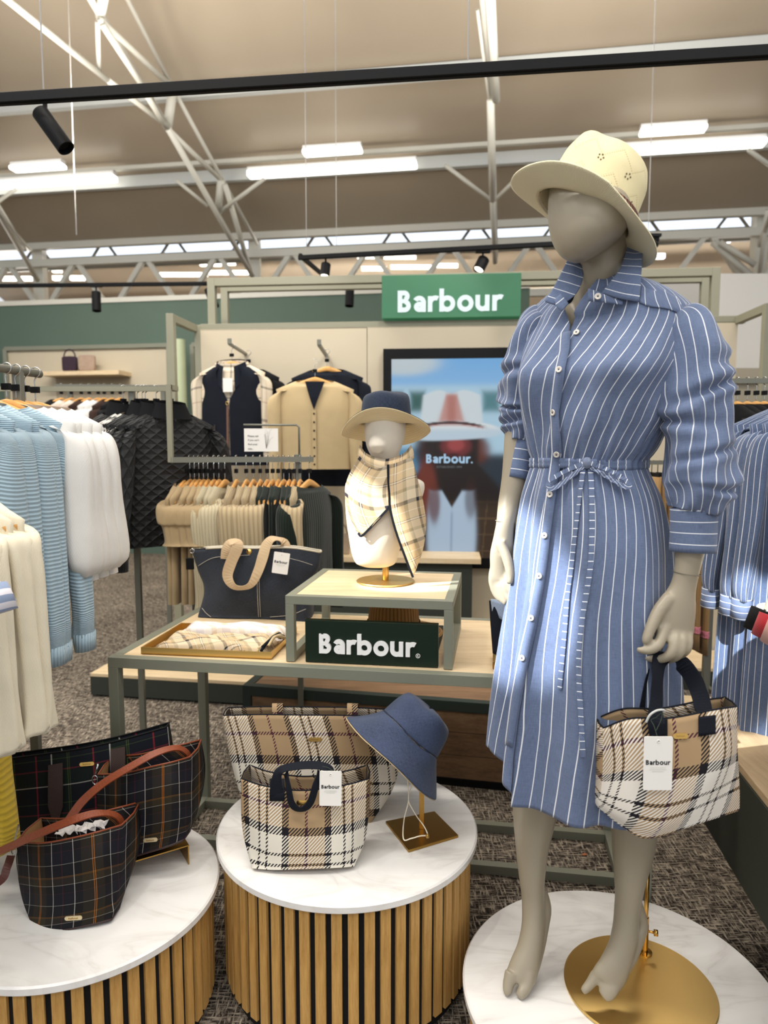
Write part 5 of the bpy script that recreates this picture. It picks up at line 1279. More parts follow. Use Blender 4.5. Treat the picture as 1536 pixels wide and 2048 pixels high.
for x_ in (555, 705):
    strap_path('handle', [(x_, 1440, 1.92) + Fn, (x_, 1420, 1.925, 0, -1, .2), (x_, 1408, 1.94, 0, -.4, 1), (x_ + 2, 1412, 1.965, 0, .5, 1), (x_ + 2, 1440, 1.975, 0, 1, .1)], .03, TT, bt_, 16)
# ---------------------------------------------------------------- blue bucket hat on its brass stand
bs = thing('hat_stand', 'antique brass hat stand with square foot on the middle plinth', 'stand', G(844, 1660, .4))
q = [G(771, 1642, .408), G(869, 1622, .408), G(917, 1670, .408), G(817, 1700, .408)]
m = MB(); m.v = [tuple(p - ZX * .0075) for p in q] + [tuple(p) for p in q]
for f in ((3, 2, 1, 0), (4, 5, 6, 7), (0, 1, 5, 4), (1, 2, 6, 5), (2, 3, 7, 6), (3, 0, 4, 7)): m.face(f)
m.build('foot_plate', M['brass_dark'], bs, bevel=.0012)
pb_ = G(843, 1656, .408); m = MB(); m.box((pb_.x - .006, pb_.y - .006, .4085), (pb_.x + .006, pb_.y + .006, .53)); m.build('post', M['brass_dark'], bs)
nh = Vector((.66, .24, .71)).normalized(); ch = P(802, 1489, 1.83); xh = Vector((1, 0, 0)); xh = (xh - nh * xh.dot(nh)).normalized(); yh = nh.cross(xh)
MH = Matrix.Translation(ch) @ Matrix((xh, yh, nh)).transposed().to_4x4()
bh = thing('bucket_hat', 'mid-blue denim bucket hat tilted on the brass stand on the middle plinth', 'hat', ch)
def wob(prof, M_, n=72, amp=.002, seed=1, el=1.0):
    rr = random.Random(seed); ph = [rr.uniform(0, 6.28) for _ in range(4)]; rows = []; uv = []; L = 0
    for i, (r_, z_) in enumerate(prof):
        if i: L += math.hypot(r_ - prof[i - 1][0], z_ - prof[i - 1][1])
        row = []
        for k in range(n):
            a = 2 * math.pi * k / n; d = amp * (math.sin(3 * a + ph[0] + z_ * 30) + .6 * math.sin(5 * a + ph[1] - z_ * 50))
            row.append(M_ @ Vector(((r_ + d) * math.cos(a) * el, (r_ + d) * math.sin(a), z_ + d)))
        rows.append(row); uv.append([(k / n * .6, L) for k in range(n + 1)])
    m = MB(); m.grid(rows, True, uv=uv); return m
wob([(.0005, .122), (.04, .121), (.068, .117), (.078, .108), (.084, .085), (.088, .06), (.093, .035)], MH, amp=.0022, seed=4).build('crown', BLUEH, bh, solid=.002, subsurf=1)
wob([(.0935, .036), (.106, .015), (.125, -.008), (.147, -.032), (.158, -.043)], MH, amp=.0022, seed=4).build('brim', BLUEH, bh, solid=.002, subsurf=1)
wob([(.0915, .033), (.104, .012), (.123, -.011), (.145, -.0345), (.157, -.0455)], MH, amp=.0022, seed=4).build('brim_lining', CREAMH, bh)
m = MB(); m.tube([MH @ Vector((.0945 * math.cos(a), .0945 * math.sin(a), .0355)) for a in [2 * math.pi * k / 60 for k in range(60)]], .0013, 6, close=True); m.build('seam', plain('seam_navy', '1E2740', .9), bh)  # dark blue line round the crown seam
top_post = MH @ Vector((0, 0, .03)); m = MB(); m.beam(Vector((pb_.x, pb_.y, .53)), Vector((pb_.x, pb_.y, .56)), .012); m.build('post', M['brass_dark'], bs)
m = MB(); m.tube([Vector((pb_.x, pb_.y, .555)), Vector((pb_.x - .006, pb_.y, .59)), MH @ Vector((0, 0, .06))], .006, 10); m.lathe([(0, .02), (.05, .0), (.058, -.015), (.05, -.02), (0, -.02)], 24, MH @ Matrix.Translation((0, 0, .075))); m.build('hat_support', M['brass_dark'], bs)
m = MB(); m.tube(smooth_path([tuple(P(*a)) for a in ((812, 1512, 1.80), (815, 1560, 1.79), (817, 1600, 1.775), (808, 1640, 1.75), (807, 1678, 1.70), (822, 1677, 1.70), (840, 1672, 1.705), (855, 1671, 1.71))], 50), .0016, 6); m.tube(smooth_path([tuple(P(*a)) for a in ((828, 1524, 1.80), (823, 1570, 1.79), (817, 1600, 1.775), (832, 1630, 1.76), (845, 1648, 1.73), (852, 1660, 1.715), (856, 1671, 1.71))], 50), .0016, 6); m.build('chin_cord', plain('cream_cord', 'D9CFBA', .8), bh)
m = MB(); m.lathe([(0, -.005), (.004, -.0045), (.005, 0), (.004, .0045), (0, .005)], 14, Matrix.Translation(P(855, 1672, 1.708))); m.build('cord_toggle', M['brass_dark'], bh)
# ---------------------------------------------------------------- bust on the riser with hat and scarf
bc = G(771, 1163, 1.0); BY = bc.y
bu = thing('bust_form', 'cream jersey head-and-torso bust form on a brass disc foot on the riser', 'bust', bc)
m = MB(); m.lathe([(0, 1.0005), (.093, 1.0005), (.0945, 1.003), (.093, 1.005), (0, 1.0052)], 64, Matrix.Translation((bc.x, bc.y, 0)), sm=False); m.build('base_disc', M['brass'], bu)
m = MB(); m.lathe([(.0105, 1.005), (.0105, 1.075)], 24, Matrix.Translation((bc.x, bc.y, 0))); m.build('rod', M['gold'], bu)
tb = [(952, 745, 790, .03), (958, 700, 838, .05), (968, 691, 849, .06), (990, 690, 846, .068), (1030, 692, 826, .075), (1070, 697, 812, .075), (1100, 702, 799, .07), (1120, 708, 794, .06), (1130, 716, 787, .045), (1134, 730, 775, .02)]
rows = []
for k in range(30):
    y = 952 + 182 * k / 29; xl, xr, rd = cr(tb, y); a = P(xl, y, BY); b = P(xr, y, BY); c = (a + b) / 2; h = (b.x - a.x) / 2
    rows.append([Vector((c.x + h * math.copysign(abs(math.cos(t)) ** .85, math.cos(t)), BY + rd * math.sin(t), c.z)) for t in [2 * math.pi * q / 40 for q in range(40)]])
mb2 = MB(); b0 = mb2.grid(rows, True, flip=True); mb2.cap(b0, 40); mb2.cap(b0 + 29 * 40, 40, True)
pts_ = [(775, 975, BY, .05, .045), (772, 940, BY, .042, .042), (771, 915, BY - .005, .042, .045), (769, 890, BY - .01, .058, .065), (770, 860, BY - .01, .066, .078), (771, 838, BY, .062, .07), (772, 822, BY, .05, .055), (772, 812, BY, .03, .03)]
pp_ = smooth_path(pts_, 36); mb2.tube([P(a, b, c) for a, b, c, _, _ in pp_], [(x_, y_) for *_, x_, y_ in pp_], 32, up=(1, 0, 0))
mb2.tube([P(756, 885, BY - .055), P(755, 893, BY - .065), P(756, 902, BY - .058)], [.03, .028, .02], 24, up=(1, 0, 0))
o = mb2.build('form', M['jersey'], bu); rm_ = o.modifiers.new('remesh', 'REMESH'); rm_.mode = 'VOXEL'; rm_.voxel_size = .004; rm_.use_smooth_shade = True; s_ = o.modifiers.new('smooth', 'SMOOTH'); s_.iterations = 8; s_.factor = .6
# bucket hat: navy crown, cream brim turned up in front
h2 = thing('bucket_hat', 'navy bucket hat showing its wide cream brim underside, worn by the bust on the riser', 'hat', P(770, 840, BY))
z0 = P(770, 846, BY - .06).z; n = 72; hx = P(772, 850, BY).x
def hat_ring(r_, z_, fr_up, side_dn, el=1.06, squ=0):
    row = []
    for k in range(n):
        a = 2 * math.pi * k / n; c_, s_ = math.cos(a), math.sin(a)
        dz = fr_up * max(0, -s_) ** 1.3 - side_dn * (.5 + .6 * max(0, s_)) * (1 - max(0, -s_)) + .006 * math.sin(a * 3 + 1) * squ
        row.append(Vector((hx + r_ * el * c_, BY + r_ * s_, z0 + z_ + dz)))
    return row
rows = [hat_ring(.076 + .058 * f, 0, .040 * f ** .8, .060 * f, squ=f) for f in [k / 8 for k in range(9)]]
uvb = [[(q / n * .7, k * .008) for q in range(n + 1)] for k in range(9)]
BRM = rib('stitched_cream_brim', 'E2D2AC', 900, 1, .4, dark=.9)
m = MB(); m.grid(rows, True, uv=uvb); m.build('brim', BRM, h2, solid=.0015)
m = MB(); m.grid([[p + ZX * .0025 for p in r] for r in rows], True, uv=uvb); m.build('brim_top', NAVH, h2)
rows = [hat_ring(.0765, .0, 0, 0), hat_ring(.0755, .025, 0, 0, squ=.3), hat_ring(.073, .055, 0, 0, squ=.6), hat_ring(.070, .082, 0, 0, squ=.7), hat_ring(.062, .094, 0, 0, squ=.6), hat_ring(.04, .100, 0, 0, squ=.3), hat_ring(.001, .101, 0, 0)]
m = MB(); m.grid(rows, True, uv=[[(q / n * .5, k * .02) for q in range(n + 1)] for k in range(7)]); m.build('crown', NAVH, h2, subsurf=1)
# scarf
sc1 = thing('neck_scarf', 'tan check silk scarf with navy edge knotted round the neck of the bust', 'scarf', P(775, 950, BY - .05))
f0 = BY - .075
sheet('left_drape', [[(719, 912, f0 + .02), (735, 926, f0 + .005), (757, 934, f0 - .005), (776, 930, f0 - .008)], [(697, 952, f0 + .03), (722, 962, f0 + .004), (752, 965, f0 - .01), (777, 962, f0 - .012)], [(690, 985, f0 + .02), (718, 992, f0 - .002), (750, 995, f0 - .012), (779, 990, f0 - .016)], [(696, 1025, f0 + .012), (715, 1030, f0 - .003), (742, 1025, f0 - .010), (779, 1013, f0 - .018)], [(712, 1062, f0 + .003), (718, 1066, f0 - .004), (724, 1070, f0 - .008), (727, 1071, f0 - .010)]], SCF, sc1, 24, 30, solid=.0012)
sheet('right_tail', [[(777, 930, f0 - .008), (795, 925, f0 - .012), (812, 918, f0 + .0), (824, 914, f0 + .02)], [(778, 975, f0 - .016), (797, 968, f0 - .03), (815, 962, f0 - .02), (835, 958, f0 + .005)], [(780, 1015, f0 - .018), (800, 1015, f0 - .035), (825, 1012, f0 - .025), (848, 1012, f0 + .01)], [(791, 1060, f0 - .015), (808, 1062, f0 - .03), (832, 1060, f0 - .025), (852, 1052, f0 + .008)], [(808, 1108, f0 - .012), (820, 1110, f0 - .02), (834, 1107, f0 - .02), (846, 1098, f0 - .002)], [(825, 1152, f0 - .010), (827, 1150, f0 - .012), (829, 1148, f0 - .012), (830, 1144, f0 - .012)]], SCF, sc1, 24, 34, solid=.0012, ou=.03)
sheet('neck_wrap', [[(720, 890, f0 + .045), (735, 908, f0 + .02), (770, 918, f0 + .012), (805, 908, f0 + .02), (822, 890, f0 + .045)], [(716, 903, f0 + .03), (735, 920, f0 + .003), (770, 930, f0 - .006), (806, 920, f0 + .003), (827, 903, f0 + .03)], [(716, 918, f0 + .03), (738, 934, f0 + .002), (768, 941, f0 - .006), (804, 932, f0 + .0), (828, 917, f0 + .03)]], SCF, sc1, 26, 10, solid=.0012, ou=.02)
for pts_ in (((776, 929, f0 - .011), (777, 962, f0 - .015), (779, 990, f0 - .02), (780, 1015, f0 - .021), (791, 1060, f0 - .018), (808, 1108, f0 - .015), (826, 1155, f0 - .012)), ((779, 1014, f0 - .02), (755, 1040, f0 - .014), (738, 1058, f0 - .012), (723, 1072, f0 - .010), (716, 1066, f0 - .006))):
    strap_path('navy_edge', [q + (0, -1, 0) for q in pts_], .0075, NAVY, sc1, 40, th=.0006)
# ---------------------------------------------------------------- denim holdall on the table
dh = thing('denim_holdall', 'dark denim holdall with wide tan webbing handles on the table left of the riser', 'bag', G(510, 1240, TH))
DY = G(518, 1236, TH).y
FR = [[(384, 1101, DY + .05), (444, 1097, DY), (510, 1098, DY - .01), (580, 1097, DY - .01), (640, 1106, DY + .03)], [(396, 1140, DY + .04), (455, 1140, DY - .015), (515, 1140, DY - .03), (575, 1140, DY - .03), (632, 1135, DY + .01)], [(409, 1180, DY + .03), (460, 1185, DY - .03), (515, 1188, DY - .045), (570, 1185, DY - .045), (615, 1175, DY)], [(396, 1234, DY + .01), (450, 1236, DY - .01), (518, 1237, DY - .015), (570, 1241, DY - .03), (610, 1246, DY - .05)]]
rim, rr_, bvh_d = bag_loft(FR, (.035, .10, .14, .13), DENIM, dh)
m = MB(); m.tube([p + ZX * .003 for p in rim[3:-3]], .004, 6); m.build('zip', plain('cream_zip', 'C9C0AC', .6), dh)
for line in (((396, 1132), (420, 1118), (445, 1113), (500, 1110)), ((560, 1112), (600, 1122), (625, 1130)), ((518, 1150), (519, 1190), (521, 1234)), ((514, 1150), (515, 1190), (517, 1234)), ((404, 1216), (412, 1226), (422, 1234)), ((540, 1234), (580, 1230), (612, 1218))):
    m = MB(); m.tube([cast(bvh_d, x_, y_, .003)[0] for x_, y_ in smooth_path([tuple(map(float, q)) for q in line], 16)], .0008, 5); m.build('stitching', THREAD, dh)
Fd_ = (0, -1, .1)
strap_path('handle', [(452, 1118, DY - .03) + Fd_, (453, 1100, DY - .035, -.3, -1, .2), (461, 1085, DY - .035, 0, -.6, 1), (474, 1085, DY - .04, .3, -.6, 1), (474, 1098, DY - .05, .4, -1, 0), (462, 1125, DY - .06, .3, -1, 0), (455, 1152, DY - .065, 0, -1, 0), (466, 1172, DY - .07, 0, -1, -.4), (485, 1176, DY - .07, 0, -1, -.5), (503, 1168, DY - .07, 0, -1, -.4), (517, 1140, DY - .065, -.3, -1, 0), (526, 1112, DY - .055, -.2, -1, 0), (533, 1090, DY - .04, -.2, -.8, .5), (545, 1077, DY - .03, 0, -.4, 1), (560, 1080, DY - .01, .2, -.4, 1), (570, 1092, DY, .2, -1, .2), (568, 1112, DY - .02) + Fd_], .04, WEB, dh, 70, wl=lambda f: .04 - .022 * math.exp(-((f - .5) / .09) ** 2))
p, n_ = cast(bvh_d, 498, 1103, .003); m = MB(); m.lathe([(0, .002), (.009, .0016), (.0105, 0)], 24, Matrix.Translation(p) @ n_.to_track_quat('Z', 'Y').to_matrix().to_4x4()); m.build('snap_button', M['gold'], dh)
m = MB(); q0 = P(380, 1125, DY + .04); m.box((q0.x - .015, q0.y - .004, q0.z - .027), (q0.x + .015, q0.y + .004, q0.z + .018)); m.build('leather_fob', M['black'], dh, bevel=.003)
m = MB(); q1 = P(384, 1102, DY + .04); m.tube([q1 + Vector((.008 * math.cos(a), 0, .008 * math.sin(a))) for a in [2 * math.pi * k / 16 for k in range(16)]], .0018, 6, close=True); m.build('ring', M['chrome'], dh)
hang_tag([(551, 1103, DY - .085), (582, 1108, DY - .085), (573, 1149, DY - .085), (541, 1145, DY - .085)], None, 'white brand swing tag hanging on the denim holdall', .66, .55, [(566, 1098, DY - .05), (566, 1092, DY - .03)])
# ---------------------------------------------------------------- scarf tray on the table
def tray(x0, y0, x1, y1, dep, lab, hh=.018):
    a = G(x0, y0, TH); b = G(x1, y1, TH); X = (b - a).normalized(); Y = Vector((-X.y, X.x, 0)); L = (b - a).length
    t = thing('brass_tray', lab, 'tray', (a + b) / 2); w_ = .004
    m = MB(); m.obox(a + ZX * .0005, X, Y, ZX, L, dep, .003); m.build('tray_base', M['brass_dark'], t)
    for o_, (la, lb) in ((a + ZX * .0036, (L, w_)), (a + Y * (dep - w_) + ZX * .0036, (L, w_)), (a + Y * w_ + ZX * .0036, (w_, dep - 2 * w_)), (a + Y * w_ + X * (L - w_) + ZX * .0036, (w_, dep - 2 * w_))):
        m = MB(); m.obox(o_, X, Y, ZX, la, lb, hh); m.build('side_wall', M['brass'], t)
    return t, a, X, Y, L
tr_, a, X, Y, L = tray(282, 1308, 543, 1319, .30, 'brass tray holding folded check scarves on the table')
def folded(a, X, Y, L, D_, z, lab, mat, amp=.004, seed=1, hh=.012, cat='scarf', ins=.012, slope=0):
    t = thing('folded_scarf', lab, cat, a + X * L / 2 + Y * D_ / 2 + ZX * z); rr = random.Random(seed); ph = [rr.uniform(0, 6) for _ in range(6)]; rows = []; uv = []; n, k = 36, 26
    for j in range(k):
        g = j / (k - 1); row = []; ur = []
        for i in range(n):
            f = i / (n - 1); e = min(f, 1 - f, g, 1 - g) * 10; zz = hh * min(1, e) ** .5 + amp * (math.sin(f * 9 + ph[0] + g * 7) + .7 * math.sin(f * 17 - g * 5 + ph[1]) + .5 * math.sin(g * 21 + ph[2])) * min(1, e)
            row.append(a + X * (ins + (L - 2 * ins) * f + .004 * math.sin(g * 9 + ph[3])) + Y * (ins + (D_ - 2 * ins) * g + .004 * math.sin(f * 11 + ph[4])) + ZX * (z + max(.0005, zz) + slope * f)); ur.append(((f * L + g * .12) * 1.0, (g * D_ - f * .10)))
        rows.append(row); uv.append(ur)
    m = MB(); m.grid(rows, uv=uv); b0 = len(m.v)
    m2 = [[Vector((p.x, p.y, a.z + z)) for p in r] for r in rows]; m.grid(m2, uv=uv, flip=True)
    edge = [(0, i) for i in range(n)] + [(j, n - 1) for j in range(1, k)] + [(k - 1, i) for i in range(n - 2, -1, -1)] + [(j, 0) for j in range(k - 2, 0, -1)]
    for q in range(len(edge)):
        (j0, i0), (j1, i1) = edge[q], edge[(q + 1) % len(edge)]; m.face((j0 * n + i0, b0 + j0 * n + i0, b0 + j1 * n + i1, j1 * n + i1))
    m.build('cloth', mat, t); return t
f1 = folded(a + X * .02 + Y * .01, X, Y, L - .03, .155, .0045, 'cream and tan check scarf with navy rolled edge at the front of the tray', SCF, .0045, 3, .03)
for k in range(5):
    m = MB(); sx = L - .055 + k * .006; m.tube(smooth_path([tuple(a + X * (sx + .01 * math.sin(k * 2)) + Y * (.02 + .005 * k) + ZX * (.014 + .004 * k)), tuple(a + X * (sx + .02) + Y * .08 + ZX * (.036 + .003 * k)), tuple(a + X * (sx + .035) + Y * .14 + ZX * (.045 - .004 * k)), tuple(a + X * (sx + .03) + Y * .165 + ZX * .02)], 16), .0045, 8); m.build('rolled_edge', NAVY if k % 2 else CREAMH, f1)
put_text('lettering', 'Barbour', .03, a + X * (L - .085) + Y * .009 + ZX * .019, X, ZX, M['ink'], f1, .02, .0002)
folded(a + X * .03 + Y * .17, X, Y, L - .035, .115, .0045, 'pale pink and white check scarf folded at the back of the tray', tartan('pale_check', [(0, C_('E9E4DC')), (.3, C_('D9C0A4')), (.5, C_('E9E4DC')), (.7, C_('CFC7D2'))], [(0, C_('E9E4DC')), (.5, C_('DDCBB6')), (.7, C_('E9E4DC'))], .1, .1, .001, soft=True), .003, 9, .035)
# raffia hat on a dark box under the riser
bx = G(690, 1290, TH)
def rfx(name, x0, x1, y0, y1, D):
    pass
o = RP(.13, .14, TH); m = MB(); m.obox(o + ZX * .0006, UX, VX, ZX, .31, .24, .03); t = thing('display_box', 'low dark green box under the riser carrying the raffia hat', 'box', o + UX * .155 + VX * .12); m.build('box_body', M['dark_green_metal'], t, bevel=.002)
rc = o + UX * .155 + VX * .125 + ZX * .031
RAF = rib('raffia', 'B98F56', 700, 1, .9, dark=.6)
t = thing('raffia_hat', 'natural raffia sun hat lying under the riser behind the brand block', 'hat', rc)
m = MB(); m.lathe([(.16, .001), (.162, .004), (.158, .007), (.12, .006), (.085, .012)], 56, Matrix.Translation(rc)); m.build('brim', RAF, t)
m = MB(); m.lathe([(.085, .012), (.083, .05), (.079, .09), (.07, .104), (.04, .108), (.0005, .108)], 56, Matrix.Translation(rc)); m.build('crown', rib('raffia_crown', 'A47C48', 500, 0, .9, dark=.55), t)
m = MB(); m.lathe([(.088, .014), (.0875, .04)], 56, Matrix.Translation(rc)); m.build('band', plain('dark_band', '3A2A1C', .8), t)
# navy patterned pouch in a brass holder at the right of the table
t = thing('brass_stand', 'small brass holder on the table beside the mannequin hand', 'stand', G(1005, 1335, TH)); a = G(985, 1338, TH)
m = MB(); m.obox(a + ZX * .001, UX, VX, ZX, .16, .12, .02); m.build('holder_base', M['brass_dark'], t); m = MB(); m.beam(a + ZX * .021 + UX * .003, a + ZX * .085 + UX * .003, .005); m.beam(a + ZX * .085 + UX * .003, a + ZX * .085 + UX * .16, .005); m.build('holder_frame', M['brass'], t)
t = thing('folded_garment', 'folded navy garment with pale blue turn-up standing beside the mannequin hand', 'clothing', G(1010, 1320, TH))
sheet('fold', [[(983, 1200, 1.98), (1005, 1202, 1.95), (1035, 1206, 1.97)], [(986, 1250, 1.98), (1008, 1255, 1.95), (1040, 1255, 1.97)], [(990, 1305, 1.98), (1010, 1312, 1.955), (1040, 1315, 1.97)]], cloth('dark_navy_cotton', '171A24', 900), t, solid=.02)
sheet('turn_up', [[(982, 1198, 1.967), (1005, 1201, 1.937), (1035, 1204, 1.957)], [(985, 1222, 1.967), (1010, 1242, 1.937), (1040, 1236, 1.957)]], cloth('pale_blue_print', '9AA8BE', 600), t, 10, 6, solid=.004)
# ---------------------------------------------------------------- dark check bags on the left plinth
LY = G(142, 1859, .33).y
fb = thing('bucket_bag', 'dark olive and black check bucket bag with tan leather strap, front of the left plinth', 'bag', G(142, 1859, .33))
FR = [[(33, 1684, LY + .10), (85, 1686, LY + .045), (140, 1677, LY + .03), (195, 1664, LY + .035), (243, 1650, LY + .085)], [(34, 1730, LY + .09), (85, 1735, LY + .025), (142, 1728, LY + .01), (200, 1715, LY + .015), (246, 1705, LY + .075)], [(46, 1800, LY + .06), (95, 1805, LY + .01), (145, 1800, LY - .003), (200, 1788, LY + .005), (238, 1773, LY + .055)], [(74, 1872, LY + .01), (105, 1866, LY + .003), (142, 1859, LY), (185, 1850, LY + .006), (222, 1841, LY + .02)]]
LIN = plain('tan_suede_lining', 'A97C50', .9); DRK = plain('dark_leather_trim', '2A130F', .5)
rim, rr_, bvh_f = bag_loft(FR, (.11, .12, .11, .085), TD_, fb, lining=LIN); rim_cord(rim, BR, fb, .0022)
m = MB(); m.tube([p + ZX * .002 for p in rr_[-1]], .003, 6, close=True); m.build('base_piping', DRK, fb)
plate_on(bvh_f, 147, 1836, 32, 1.75, fb, ang=R(4), mat=plain('champagne_plate', 'D9C6A0', .3, .6))
strap_path('shoulder_strap', [(-60, 1724, LY + .06, 0, -.4, 1), (0, 1702, LY + .05, 0, -.5, 1), (65, 1673, LY + .045, 0, -.6, 1), (130, 1646, LY + .05, 0, -.6, 1), (185, 1628, LY + .07, 0, -.4, 1), (222, 1628, LY + .10, .3, -.2, 1), (240, 1640, LY + .12, 1, -.2, .5), (244, 1660, LY + .12, 1, -.2, 0), (243, 1690, LY + .12, 1, -.2, 0)], .021, BR, fb, 60, th=.0018)
strap_path('shoulder_strap', [(-60, 1790, LY + .02, .3, -1, 0), (0, 1762, LY + .03, .3, -1, 0), (14, 1735, LY + .05, .3, -1, 0), (22, 1712, LY + .08, .3, -1, 0)], .018, plain('dark_leather', '4A1D14', .5), fb, 20, th=.0018)
m = MB(); q0 = P(28, 1700, LY + .09); m.tube([q0 + Vector((.007 * math.cos(a), 0, .014 * math.sin(a))) for a in [2 * math.pi * k / 20 for k in range(20)]], .0016, 6, close=True); m.build('ring', M['chrome'], fb)
m = MB(); m.beam(P(27, 1690, LY + .085), P(37, 1650, LY + .09), .006, .004); m.build('zip_puller', M['chrome'], fb)
t = thing('tissue_stuffing', 'crumpled white tissue peeping from the front bucket bag', 'tissue', P(170, 1665, LY + .08)); rr = random.Random(3)
m = MB()
for k in range(5):
    c0 = P(130 + k * 17, 1670 - k * 3, LY + .09); b0 = len(m.v); rows = []
    for i in range(5): rows.append([c0 + Vector(((i - 2) * .008 + rr.uniform(-.003, .003), (j - 2) * .008, .004 + rr.uniform(0, .014))) for j in range(5)])
    m.grid(rows, sm=False)
m.build('paper', plain('tissue_paper', 'E6E2DE', .8), t, solid=.0006)
# brass bent stand and rear bucket bag
z1 = .33 + .055
sa = G(250, 1728, z1); sb = G(378, 1690, z1); X = (sb - sa).normalized(); Y = Vector((-X.y, X.x, 0)); Ls = (sb - sa).length
t = thing('brass_riser', 'bent brass sheet riser under the rear bucket bag on the left plinth', 'stand', (sa + sb) / 2)
oo = sa - X * .06
m = MB(); m.obox(oo - ZX * .003, X, Y, ZX, Ls + .06, .13, .003); m.build('top_sheet', M['brass_dark'], t)
m = MB(); m.obox(oo + X * (Ls + .057) - ZX * (z1 - .3305), X, Y, ZX, .003, .13, z1 - .3335); m.build('leg_sheet', M['brass_dark'], t)
m = MB(); m.obox(oo - ZX * (z1 - .3305), X, Y, ZX, .003, .13, z1 - .3335); m.build('leg_sheet', M['brass_dark'], t)
RY = sa.y + .02
rb_ = thing('bucket_bag', 'dark olive check bucket bag raised on the brass riser of the left plinth', 'bag', (sa + sb) / 2)
FR = [[(196, 1549, RY + .075), (250, 1546, RY + .025), (300, 1534, RY + .01), (345, 1524, RY + .02), (379, 1514, RY + .07)], [(195, 1600, RY + .07), (245, 1602, RY + .01), (300, 1590, RY - .008), (350, 1580, RY + .0), (384, 1575, RY + .06)], [(202, 1660, RY + .05), (250, 1662, RY - .0), (300, 1652, RY - .012), (350, 1642, RY - .005), (380, 1635, RY + .045)], [(218, 1722, RY + .01), (247, 1720, RY - .003), (295, 1706, RY - .008), (335, 1694, RY - .005), (366, 1682, RY + .01)]]
rim, rr_, bvh_r = bag_loft(FR, (.11, .12, .11, .085), TD_, rb_, lining=LIN, u0=.02); rim_cord(rim, BR, rb_, .0022)
m = MB(); m.tube([p + ZX * .002 for p in rr_[-1]], .003, 6, close=True); m.build('base_piping', DRK, rb_)
plate_on(bvh_r, 301, 1680, 28, 1.8, rb_, ang=R(6), mat=plain('champagne_plate_rear', 'D9C6A0', .3, .6))
strap_path('shoulder_strap', [(138, 1640, RY - .06, .3, -.7, .8), (165, 1603, RY - .04, .2, -.7, .8), (205, 1568, RY - .02, .1, -.7, 1), (255, 1537, RY + .0, 0, -.6, 1), (310, 1507, RY + .03, 0, -.5, 1), (350, 1496, RY + .07, .2, -.3, 1), (372, 1504, RY + .10, .8, -.2, .7), (379, 1520, RY + .11, 1, -.2, .2), (380, 1545, RY + .11, 1, -.2, 0)], .021, BR, rb_, 60, th=.0018)
m = MB(); q0 = P(190, 1560, RY + .05); m.tube([q0 + Vector((.007 * math.cos(a), 0, .012 * math.sin(a))) for a in [2 * math.pi * k / 20 for k in range(20)]], .0016, 6, close=True); m.tube([P(192, 1548, RY + .05), P(196, 1528, RY + .05)], .003, 8); m.build('ring', M['chrome'], rb_)
# big wool tote at the back
WY_ = RY + .17
wb = thing('wool_tote', 'large navy and green wool check tote at the back of the left plinth', 'bag', P(170, 1690, WY_))
FR = [[(-20, 1522, WY_ + .02), (60, 1512, WY_), (160, 1498, WY_ - .01), (250, 1478, WY_), (331, 1455, WY_ + .02)], [(-14, 1590, WY_ + .01), (66, 1582, WY_ - .02), (164, 1570, WY_ - .03), (255, 1548, WY_ - .02), (336, 1525, WY_ + .01)], [(-6, 1680, WY_), (70, 1680, WY_ - .03), (168, 1670, WY_ - .04), (258, 1650, WY_ - .03), (330, 1620, WY_)], [(4, 1735, WY_), (80, 1732, WY_ - .02), (170, 1722, WY_ - .025), (258, 1702, WY_ - .02), (322, 1685, WY_)]]
rim, rr_, bvh_w = bag_loft(FR, (.035, .05, .055, .05), TW_, wb, lining=plain('black_lining', '121214', .9)); rim_cord(rim, M['black'], wb, .0028)
plate_on(bvh_w, 174, 1528, 29, 1.95, wb, ang=R(5)); WBR = cloth('brown_webbing', '3F3230', 1100, .8, .06, .4)
for x_, y_, L_ in ((113, 1528, 115), (238, 1496, 80)):
    pth_ = [cast(bvh_w, x_ - 2, y_ + L_ * k / 7, .006 + .012 * math.sin(k / 7 * 3.1))[0] for k in range(8)]
    m = MB(); m.ribbon(smooth_path([tuple(p) for p in pth_], 24), (0, -1, .1), .04, .0016, wid=[.04 if k < 17 else .04 - (k - 17) * .004 for k in range(24)]); m.build('handle', WBR, wb)
# ---------------------------------------------------------------- hangers and hung clothes
hm = {}
def hanger_meshes():
    m = MB(); m.tube(smooth_path([(0, .0, -.088), (0, 0, -.04), (.0, 0, -.018), (.014, 0, -.006), (.018, 0, .008), (.006, 0, .017), (-.010, 0, .012)], 22), .0019, 6); hm['hook'] = m.mesh('hook', M['wire'])
    m = MB(); rows = []
    for k in range(25):
        f = -1 + 2 * k / 24; x = f * .178; z = -.098 - .070 * abs(f) ** 1.35; th = .010 + .006 * (1 - abs(f)); tk = .008 + .005 * abs(f) ** 3
        rows.append([Vector((x, tk * math.cos(a), z + th * math.sin(a))) for a in [2 * math.pi * q / 10 for q in range(10)]])
    b = m.grid(rows, True); m.cap(b, 10, True); m.cap(b + 240, 10); hm['shoulder_bar'] = m.mesh('shoulder_bar', M['hanger_wood'])
    m = MB(); m.box((-.012, -.006, -.058), (.012, .006, -.040)); hm['size_clip'] = m.mesh('size_clip', M['black'])
hanger_meshes()
def hanger(loc, rz, lab, group):
    t = thing('coat_hanger', lab, 'hanger', loc, rz, group)
    for k in hm: o = bpy.data.objects.new(k, hm[k]); C.objects.link(o); o.parent = t
    return t
